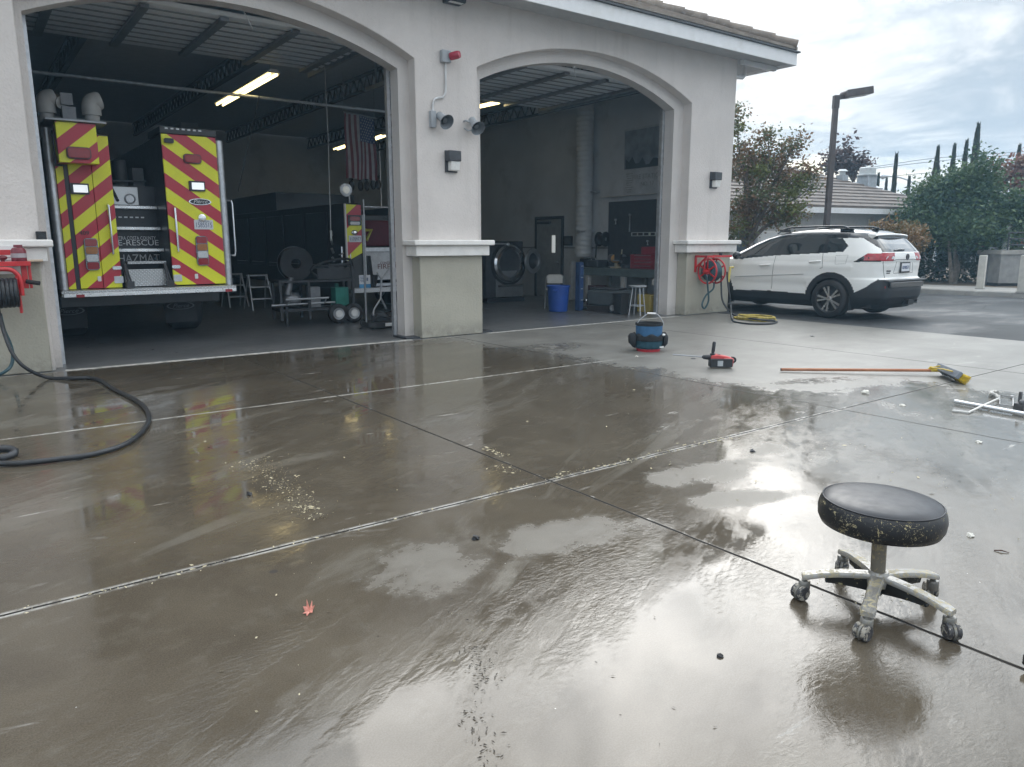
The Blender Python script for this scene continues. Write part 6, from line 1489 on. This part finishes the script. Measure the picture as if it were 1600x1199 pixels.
# ------------------------------------------------------------------ plants
def leaf_mat(name, a, b_, c_=None, share=.3):
    t = NT(name); g = t.new('ShaderNodeNewGeometry'); r_ = g.outputs['Random Per Island']; n = t.noise(.9, 3)
    col = t.mix(r_, a, b_)
    if c_: col = t.mix(t.math('MULTIPLY', t.step(t.math('ADD', n, t.math('MULTIPLY', r_, .25)), .52, .70), share*2, clamp=True), col, c_)
    tr = t.new('ShaderNodeBsdfTranslucent'); t.link(col, tr.inputs[0]); mx_ = t.new('ShaderNodeMixShader'); mx_.inputs[0].default_value = .28
    t.set(col=col, rough=.5); t.link(t.bsdf.outputs[0], mx_.inputs[1]); t.link(tr.outputs[0], mx_.inputs[2]); t.link(mx_.outputs[0], t.out.inputs[0]); return t.m
m_bark = M('bark', (.12, .10, .085), .9, var=.3, vs=8, bump=.5, bs=25); m_barkp = M('bark_pale', (.24, .21, .18), .85, var=.25, vs=8, bump=.4, bs=25)
def crown(name, mat, parent, blobs, n, size, seed, clump=.22, shell=.5, long=1.7, down=0.0):
    rr = random.Random(seed); q = MB(); vol = [b_[1].x*b_[1].y*b_[1].z for b_ in blobs]; tot = sum(v_**.75 for v_ in vol)
    for (c_, rad), v_ in zip(blobs, vol):
        k = max(6, int(n*(v_**.75)/tot)); nc = max(2, k//16)
        for _ in range(nc):
            while True:
                d_ = Vector((rr.gauss(0, 1), rr.gauss(0, 1), rr.gauss(0, 1)))
                if d_.length > 1e-3: break
            d_.normalize(); r0 = (shell+(1-shell)*rr.random())**.8
            if rr.random() < .12: r0 *= 1.12
            cc = c_+Vector((d_.x*rad.x, d_.y*rad.y, d_.z*rad.z))*r0; s_ = clump*(.6+.8*rr.random())
            for _ in range(16):
                p = cc+Vector((rr.gauss(0, s_), rr.gauss(0, s_), rr.gauss(0, s_*.8)))
                a = Vector((rr.gauss(0, 1), rr.gauss(0, 1), rr.gauss(0, .6)-down)).normalized(); b2 = a.orthogonal().normalized(); b2 = (Matrix.Rotation(rr.random()*6.28, 3, a) @ b2)
                L = size*(.6+.8*rr.random()); wdt = L/long/1.0
                q.poly([p-a*L*.5, p+b2*wdt*.5, p+a*L*.5, p-b2*wdt*.5])
    return q.build(name, mat, parent, smooth=0)
def limbs(q, base, tips, r0, rr, wig=.12):
    for tp_, r_ in tips:
        d_ = tp_-base; k1 = base+d_*.35+Vector((rr.gauss(0, wig), rr.gauss(0, wig), .12*d_.length)); k2 = base+d_*.7+Vector((rr.gauss(0, wig), rr.gauss(0, wig), .06*d_.length))
        pts = spline([base, k1, k2, tp_], 4); n = len(pts); q.tube(pts, [r_*(1-.8*i/(n-1)) for i in range(n)], 6)
def px_blob(u, v, r_, du, dv, dep=None):
    c_ = at_range(u, v, r_); k = (c_-EYE).dot(FW)/FPX; return (c_, Vector((du*k, (dep if dep else du*k), dv*k)))
def tree(name, label, u, v, r_, blobs, leaf, n, size, seed, trunk_r=.12, bark=None, group=None, clump=.22, shell=.5, cat='tree', stems=None, down=0.0, long=1.7):
    g = at_range(u, v, r_); g.z = KZ-.02; o = thing(name, label, cat, g, 0, group); rr = random.Random(seed)
    B = [px_blob(*b_) for b_ in blobs]; B = [(c_-g, rad) for c_, rad in B]
    crown('crown', leaf, o, B, n, size, seed, clump, shell, long, down)
    q = MB(); top = sum((c_ for c_, _ in B), Vector())/len(B); fork = Vector((top.x*.2, top.y*.2, max(.4, min(c_.z-rad.z*.6 for c_, rad in B))))
    if stems:
        for sx in stems:
            k1 = Vector((sx*.6, rr.gauss(0, .1), top.z*.45)); q.tube(spline([(sx*.12, 0, -.05), (sx*.35, 0, top.z*.2), k1, k1+Vector((sx*.4, 0, top.z*.35))], 4), [trunk_r*(1-.055*i) for i in range(13)], 8)
    else:
        q.tube(spline([(0, 0, -.05), fork*.5+Vector((rr.gauss(0, .06), 0, 0)), fork], 4), [trunk_r*(1.15-.05*i) for i in range(9)], 10)
        limbs(q, fork*.92, [(c_+Vector((rr.gauss(0, .3)*rad.x, 0, rad.z*.3)), trunk_r*.55) for c_, rad in B], trunk_r, rr)
    q.build('trunk', bark or m_bark, o, smooth=60); return o
lf_olive = leaf_mat('leaf_olive', (.085, .115, .045), (.16, .175, .075), (.24, .13, .075), .42)
lf_lime = leaf_mat('leaf_lime', (.12, .15, .035), (.20, .21, .06))
lf_purple = leaf_mat('leaf_purple', (.060, .034, .030), (.11, .06, .05))
lf_green = leaf_mat('leaf_green', (.026, .068, .030), (.066, .125, .050), (.12, .175, .07), .3)
lf_dark = leaf_mat('leaf_dark', (.020, .045, .026), (.042, .078, .042))
lf_red = leaf_mat('leaf_redtree', (.20, .07, .045), (.30, .12, .075), (.10, .09, .05), .3)
lf_brown = leaf_mat('leaf_brown', (.19, .105, .042), (.30, .18, .075), (.10, .10, .04), .35)
lf_cyp = leaf_mat('leaf_cypress', (.030, .038, .020), (.058, .062, .035))
tree('street_tree', 'olive and rust leaved tree rising right behind the corner of the fire station', 1160, 420, 24,
     [(1150, 190, 24, 14, 30), (1152, 250, 24, 26, 36), (1180, 262, 24.5, 30, 34), (1200, 215, 24.2, 16, 18), (1212, 250, 24.5, 24, 26), (1236, 232, 24.3, 16, 22), (1250, 218, 24.3, 9, 14), (1190, 310, 24, 36, 28), (1235, 285, 24.4, 30, 22), (1262, 270, 24.4, 20, 14), (1160, 330, 24, 26, 30), (1215, 340, 24.3, 34, 12), (1150, 365, 24, 20, 18), (1245, 330, 24.2, 20, 8), (1270, 295, 24.5, 10, 10)], lf_olive, 10500, .10, 3, .09, clump=.15, shell=.2)
ot = bpy.data.objects['street_tree']; Bx = [px_blob(*b_) for b_ in ((1190, 265, 23.8, 14, 10), (1232, 300, 23.9, 16, 10), (1240, 325, 23.9, 22, 6), (1157, 200, 23.8, 8, 12), (1250, 285, 24, 14, 8), (1160, 352, 23.7, 8, 9))]
crown('lime_leaves', lf_lime, ot, [(c_-ot.location, rad) for c_, rad in Bx], 1500, .10, 31, .14, .2)
tree('plum_tree', 'dark purple leaved tree standing behind the tiled roof', 1325, 420, 39, [(1308, 250, 39, 16, 22), (1322, 232, 39, 9, 16), (1340, 262, 39, 20, 14), (1300, 262, 39, 14, 10), (1350, 248, 39, 7, 10), (1322, 258, 39, 18, 14)], lf_purple, 1500, .19, 5, .10, clump=.24, shell=.2)
tree('evergreen_tree', 'large dense green tree spreading over the pavement right of the car', 1488, 446, 31.5,
     [(1450, 330, 31.5, 36, 32), (1490, 310, 31.8, 44, 44), (1532, 278, 32, 26, 34), (1545, 325, 31.6, 34, 40), (1500, 355, 31, 50, 30), (1432, 352, 31.2, 24, 20), (1580, 345, 31.8, 36, 36), (1460, 300, 31.6, 26, 22), (1512, 290, 31.8, 24, 22), (1545, 370, 31.4, 40, 20), (1600, 320, 32, 26, 30), (1412, 350, 31.3, 10, 12), (1536, 250, 32, 10, 14)], lf_green, 26000, .135, 8, .09, m_barkp, clump=.20, shell=.42, stems=[-.8, .9, .25])
tree('evergreen_shrub', 'dark shrub filling the shade under the large green tree', 1450, 446, 32.8, [(1455, 410, 32.8, 36, 38), (1500, 412, 33, 36, 36), (1545, 405, 33.2, 36, 38), (1590, 380, 34, 30, 40), (1420, 400, 32.8, 22, 40), (1500, 370, 33.4, 90, 30)], lf_dark, 9000, .14, 9, .06, clump=.2, shell=.6, cat='shrub')
tree('brown_shrub', 'rounded rust brown shrub behind the rear window of the car', 1400, 420, 27.0, [(1402, 372, 27, 36, 26), (1380, 365, 27.1, 20, 16), (1428, 376, 27.2, 18, 20)], lf_brown, 2600, .13, 11, .04, clump=.11, shell=.7, cat='shrub', down=-.9, long=2.6)
tree('maple_tree', 'rust red tree beyond the large green tree at the right edge', 1585, 420, 42, [(1580, 280, 42, 26, 30), (1600, 265, 42, 22, 24), (1562, 290, 42, 14, 22), (1545, 255, 42, 12, 8), (1620, 285, 42, 30, 34)], lf_red, 2200, .22, 13, .16, clump=.22, shell=.3)
def cypress(u, v0, v1, r_, wpx, label, seed):
    r_ *= .6
    top, bot = at_range(u, v0, r_), at_range(u, v1, r_); k = (top-EYE).dot(FW)/FPX*1.45; hgt = top.z; g = Vector((bot.x, bot.y, 0)); rr = random.Random(seed)
    o = thing('cypress', label, 'tree', g, 0, 'cypresses on the skyline'); q = MB(); w_ = wpx*k
    n = 900
    for i in range(n):
        t_ = rr.random()**.8; z = hgt*(.1+.9*t_); ro = w_*max(.04, (1-((t_-.25)/.75)**1.6 if t_ > .25 else .75+t_))*(.62+.38*rr.random()+.16*math.sin(z*2.1+seed)+.1*math.sin(z*5+seed*2))
        a = rr.random()*6.28; p = Vector((ro*math.cos(a), ro*math.sin(a), z)); up_ = Vector((math.cos(a)*.25, math.sin(a)*.25, 1)).normalized(); sd = Vector((-math.sin(a), math.cos(a), 0)); L = .32+.3*rr.random()
        q.poly([p-up_*L*.5, p+sd*.085, p+up_*L*.6, p-sd*.085])
    q.lathe([(w_*.6, hgt*.1), (w_*.78, hgt*.3), (w_*.6, hgt*.62), (w_*.15, hgt*.88), (0, hgt*.99)], 10); q.build('crown', lf_cyp, o, smooth=60)
    q = MB(); q.cyl((0, 0, 0), (0, 0, hgt*.15), .2, .15); q.build('trunk', m_bark, o)
for i, (u, v0, w_, r_, lab) in enumerate(((1393, 246, 3.2, 70, 'slim cypress standing alone behind the right end of the tiled roof'), (1416, 282, 3, 80, 'short cypress tip between the tiled roof and the large green tree'), (1456, 237, 6, 70, 'cypress rising over the left shoulder of the large green tree'), (1481, 233, 5.5, 72, 'round topped cypress, second from left above the large green tree'),
        (1499, 227, 5.5, 70, 'cypress directly left of the tallest one'), (1514, 201, 7.5, 68, 'tallest cypress, above the middle of the large green tree'), (1581, 235, 5, 74, 'cypress tip above the rust red tree'), (1597, 244, 4, 78, 'cypress tip at the right picture edge'), (1368, 276, 1.8, 85, 'tiny cypress tip right of the big roof ventilator'), (1381, 284, 1.8, 88, 'lowest cypress tip above the ridge of the tiled roof'))):
    cypress(u, v0, 330, r_, w_, lab, 40+i)
# ------------------------------------------------------------------ neighbouring building
e0, e1 = at_range(1120, 335, 25.4), at_range(1408, 337, 32.0); ez = at_range(1320, 333, 29.8).z
g0, g1 = Vector((e0.x, e0.y, 0)), Vector((e1.x, e1.y, 0)); ud = (g1-g0).normalized(); nd = Vector((-ud.y, ud.x, 0))
if nd.dot(Vector((FW.x, FW.y, 0))) < 0: nd = -nd
LB = (g1-g0).length+3.6
nb = thing('neighbour_building', 'low grey building with a brown tiled hip roof beyond the car', 'building', g0, math.atan2(ud.y, ud.x))
sgn = 1 if (Matrix.Rotation(math.atan2(ud.y, ud.x), 3, 'Z') @ Vector((0, 1, 0))).dot(nd) > 0 else -1
q = MB(); q.box2((-1.8, .75*sgn, 0), (LB-.7, 9.5*sgn, ez)); q.build('wall', M('neighbour_wall', (.50, .49, .48), .8, var=.05), nb)
DP = 11.0; sl_ = .40; q = MB(); nC = 15
for i in range(nC):
    a, b_ = DP/2*i/nC, DP/2*(i+1)/nC+.03; za, zb = ez+.26+a*sl_, ez+.22+b_*sl_
    q.rings([[(-2.2, a*sgn, za), (-2.2, a*sgn, za-.12), (-2.2, b_*sgn, zb-.06), (-2.2, b_*sgn, zb)], [(LB-a, a*sgn, za), (LB-a, a*sgn, za-.12), (LB-b_, b_*sgn, zb-.06), (LB-b_, b_*sgn, zb)]])
    q.rings([[(LB-a, a*sgn, za), (LB-a, a*sgn, za-.12), (LB-b_, b_*sgn, zb-.06), (LB-b_, b_*sgn, zb)], [(LB-a, (DP-a)*sgn, za), (LB-a, (DP-a)*sgn, za-.12), (LB-b_, (DP-b_)*sgn, zb-.06), (LB-b_, (DP-b_)*sgn, zb)]])
t_ = NT('brown_tile'); n = t_.noise(3, 6); m_bt = t_.set(col=t_.mix(t_.step(n, .3, .7), (.105, .088, .078), (.17, .145, .13)), rough=.8, normal=t_.bump(t_.noise(25, 3), .3, .01))
q.build('roof', m_bt, nb, smooth=0)
q = MB(); q.box2((-2.2, -.03*sgn, ez-.02), (LB+.03, .03*sgn, ez+.17)); q.box2((LB-.02, .031*sgn, ez-.02), (LB+.03, DP*sgn, ez+.17)); q.build('fascia', m_fascia, nb)
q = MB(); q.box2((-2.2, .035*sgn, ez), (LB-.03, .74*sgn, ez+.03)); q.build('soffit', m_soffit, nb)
def nb_local(u, r_): p = at_range(u, 340, r_)-g0; return p.dot(ud)
for x0, x1, z0, z1, nm in ((nb_local(1200, 27.5), nb_local(1238, 28.3), .1, 1.95, 'garage_door'), (nb_local(1166, 26.7), nb_local(1184, 27), .9, 2.0, 'window')):
    q = MB(); q.box2((x0, .70*sgn, z0), (x1, .748*sgn, z1)); wdd = q.build(nm, m_white if nm == 'garage_door' else M('window_dark', (.10, .12, .14), .1), nb, bevel=.01)
    q = MB(); q.box2((x0-.08, .72*sgn, z0), (x0-.003, .747*sgn, z1+.08)); q.box2((x1+.003, .72*sgn, z0), (x1+.08, .747*sgn, z1+.08)); q.box2((x0, .72*sgn, z1+.003), (x1, .747*sgn, z1+.08)); q.build('frame', m_trim, wdd)
q = MB(); q.cyl((nb_local(1193, 27.3), .70*sgn, 0), (nb_local(1193, 27.3), .70*sgn, ez), .05); q.build('downspout', m_steel, nb)
def on_roof(u, depth):     # a point on the neighbour's roof slope
    d_ = sight(u, 300); d_.z = 0
    n2 = nd; t_ = ((g0+nd*depth)-Vector((0, 0, 0))).dot(nd)/d_.dot(nd); p = d_*t_; p.z = ez+.22+depth*sl_; return p
def vent(u, depth, wpx, vtop, vcap, label, big_):
    p = on_roof(u, depth); k = (p-EYE).dot(FW)/FPX; o = thing('roof_ventilator', label, 'roof vent', p, math.atan2(ud.y, ud.x), 'metal vents on the tiled roof'); w_ = wpx*k
    zt_ = EYE.z; d_ = sight(u, vtop); tt = math.hypot(p.x, p.y)/math.hypot(d_.x, d_.y); ht = EYE.z+d_.z*tt-p.z
    q = MB(); q.box2((-w_*.42, -w_*.42, -.3), (w_*.42, w_*.42, ht*.45)); q.build('base', M('vent_metal', (.36, .39, .42), .5, .3), o)
    q = MB(); q.lathe([(w_*.6, ht*.45), (w_*.62, ht*.52), (w_*.5, ht*.56), (w_*.5, ht*.95), (w_*.44, ht), (0, ht*1.02)] if big_ else [(w_*.3, ht*.45), (w_*.3, ht*.75), (w_*.55, ht*.8), (w_*.3, ht), (0, ht*1.02)], 20); q.build('hood', M('vent_pale', (.52, .55, .56), .5, .2), o, smooth=40)
    q = MB(); q.box2((-w_*.8, -w_*.7, -.16), (w_*.8, w_*.4, -.05)); f_ = q.build('flashing', M('vent_metal'), o); f_.rotation_euler = (math.atan(sl_)*sgn, 0, 0)
vent(1353, 2.9, 24, 262, 275, 'big round hooded ventilator on the tiled roof', True)
vent(1314, 3.2, 15, 265, 272, 'small capped ventilator on the tiled roof beside the lamp post', False)
vent(1263, 2.0, 11, 291, 296, 'low flat roof vent half hidden by the street tree', False)
# ------------------------------------------------------------------ lamp post, street lamp, wires, bollards, enclosure
lp = at_range(1285.5, 430, 24.0); lp.z = 0; lt = at_range(1298, 150, 24.0); po = thing('lamp_post', 'brown square lamp post with a box lamp head rising behind the car', 'lamp post', lp, math.atan2(RT.y, RT.x)+.1)
m_lp = M('lamp_brown', (.085, .07, .068), .5, var=.15)
tt = lt-lp; tt.z = lt.z
q = MB(); q.rings([[(-.08, -.08, 0), (.08, -.08, 0), (.08, .08, 0), (-.08, .08, 0)], [(-.065, -.065, tt.z), (.065, -.065, tt.z), (.065, .065, tt.z), (-.065, .065, tt.z)]]); q.build('pole', m_lp, po, bevel=.01)
q = MB(); q.box2((-.078, -.078, tt.z-.35), (.078, .078, tt.z-.0)); q.build('sleeve', m_lp, po, bevel=.01)
q = MB(); q.box((.14, 0, tt.z-.04), (.26, .07, .09), Euler((0, R(-6), 0)).to_matrix()); q.build('arm', m_lp, po)
q = MB(Matrix.Translation((.58, 0, tt.z+.08)) @ Matrix.Rotation(R(-9), 4, 'Y')); q.prism([(-.38, -.10), (.42, -.10), (.42, .10), (-.34, .10), (-.38, .06)], -.2, .2); hd = q.build('lamp_head', m_lp, po, bevel=.012)
q = MB(Matrix.Translation((.58, 0, tt.z+.08)) @ Matrix.Rotation(R(-9), 4, 'Y')); q.box((.02, 0, -.105), (.6, .3, .012)); q.build('lens', M('frosted_lens'), hd)
q = MB(); q.lathe([(.2, 0), (.2, .5), (.18, .55), (0, .55)], 18); q.build('footing', m_conc, po)
sp_ = at_range(1440, 420, 60); sp_.z = 0; so2 = thing('street_lamp', 'distant street lamp with a long curved arm, mostly hidden by the large green tree', 'street lamp', sp_)
ap = [at_range(1440, 296, 60)-sp_, at_range(1424, 284, 60)-sp_, at_range(1404, 277, 60)-sp_, at_range(1388, 275.5, 60)-sp_]
q = MB(); q.tube([(0, 0, 0), ap[0]], .12, 8); q.build('pole', m_galv, so2); q = MB(); q.tube(spline(ap, 5), .06, 6); q.build('arm', m_galv, so2); q = MB(); q.tube([ap[3], at_range(1379, 276, 60)-sp_, at_range(1374, 277, 60)-sp_], [.08, .2, .06], 8); q.build('lamp_head', m_galv, so2)
def wire(pts, r_, label):
    P_ = [at_range(*p) for p in pts]; q = MB(); q.tube([p-P_[0] for p in spline(P_, 6)], .022, 5); o = q.build('power_line', M('wire_dark', (.16, .17, .19), .6)); o.location = P_[0]; tag(o, label, 'power line', 'overhead wires')
wire([(1290, 268, 58), (1364, 261, 60), (1456, 248, 62), (1560, 240, 66), (1700, 230, 70)], 0, 'highest overhead wire crossing behind the cypresses')
wire([(1290, 271, 58), (1364, 263.5, 60), (1456, 253, 62), (1560, 244, 66), (1700, 236, 70)], 0, 'second overhead wire just under the highest one')
wire([(1290, 284, 58), (1376, 277, 60), (1456, 270, 62), (1560, 262, 66), (1700, 254, 70)], 0, 'lowest overhead wire above the tiled roof')
for (u, v, vt, wpx, lab) in ((1531, 452, 399, 10, 'pale concrete bollard standing under the large green tree'), (1597, 457, 399, 13, 'pale concrete bollard in front of the grey enclosure at the right edge')):
    g = on_ground(u, v, KZ); ht = (EYE.z-g.z)*0+0; d_ = sight(u, vt); tt_ = math.hypot(g.x, g.y)/math.hypot(d_.x, d_.y); ht = EYE.z+d_.z*tt_-g.z; k = (g-EYE).dot(FW)/FPX; w_ = wpx*k/2
    o = thing('bollard', lab, 'bollard', g, .2, 'pale bollards on the pavement')
    q = MB(); q.rings([[(-w_, -w_, 0), (w_, -w_, 0), (w_, w_, 0), (-w_, w_, 0)], [(-w_, -w_, ht), (w_, -w_, ht), (w_, w_, ht), (-w_, w_, ht)]]); q.build('post', M('bollard_pale', (.50, .485, .44), .8, var=.08, bump=.2, bs=30), o, bevel=.02)
    q = MB(); q.box2((-w_*1.2, -w_*1.2, -.02), (w_*1.2, w_*1.2, .03)); q.build('footing', m_conc, o)
eg = on_ground(1582, 449, KZ); k = (eg-EYE).dot(FW)/FPX; eo = thing('utility_enclosure', 'grey metal utility enclosure with an open railing on top at the right edge', 'enclosure', eg+Vector((.6, .3, 0)), math.atan2(RT.y, RT.x))
W0 = 19*k; HE = 50*k
q = MB(); q.box2((-W0, 0, .1), (W0*3, 1.2, HE)); q.build('panel', M('enclosure_grey', (.26, .26, .255), .7, var=.15, vs=4, bump=.2, bs=20), eo); q = MB(); q.box2((-W0-.05, -.06, HE+.002), (W0*3, 1.26, HE+.14)); q.build('lid', m_conc, eo); q = MB(); q.box2((-W0, .06, 0), (W0*3, 1.2, .098)); q.build('plinth', m_black, eo)
q = MB()
for z in (.32, .52, .72): q.cyl((-W0*.4, .1, HE+z), (W0*3, .1, HE+z), .025, seg=6)
for i in range(4): q.cyl((-W0*.4+i*1.0, .1, HE+.14), (-W0*.4+i*1.0, .1, HE+.75), .03, seg=6)
q.build('railing', m_dark, eo)
g = on_ground(1587, 449, KZ)+Vector((1.5, 1.0, 0)); q = MB(); q.cyl((0, 0, 0), (0, 0, HE+.9), .13, seg=14); q.lathe([(.14, HE+.9), (.14, HE+.95), (.05, HE+1.05), (0, HE+1.06)], 14); o = q.build('standpipe', m_white, smooth=40); o.location = g; tag(o, 'white upright pipe behind the railing of the grey enclosure', 'pipe')
g = on_ground(1574, 447, KZ)+Vector((1.4, .9, 0)); o = thing('valve_assembly', 'dull red pipe valve set above the grey enclosure', 'valve', g)
q = MB(); q.cyl((-.6, .5, HE+.35), (.7, -.5, HE+.4), .11, seg=12); q.cyl((0, 0, 0), (0, 0, HE+.5), .1, seg=12); q.build('pipe', M('valve_red', (.33, .06, .05), .5), o); q = MB(); q.lathe([(.16, HE+.55), (.2, HE+.57), (.16, HE+.6)], 18); q.build('hand_wheel', M('valve_red'), o)
gg = on_ground(1559, 447, KZ)+Vector((.3, .4, 0)); k = (gg-EYE).dot(FW)/FPX; o = thing('metal_gate', 'narrow grey metal gate beside the utility enclosure', 'gate', gg, math.atan2(RT.y, RT.x)); gw, gh = 5*k, 58*k
q = MB()
for x in (-gw, gw): q.box2((x-.03, -.03, 0), (x+.03, .03, gh))
for z in (.1, gh*.5, gh-.05, gh*.86): q.box2((-gw, -.02, z), (gw, .02, z+.05))
q.build('frame', m_steel, o); q = MB()
for i in range(1, 4): q.cyl((-gw+2*gw*i/4, 0, .1), (-gw+2*gw*i/4, 0, gh-.03), .012, seg=5)
q.build('bars', m_steel, o)
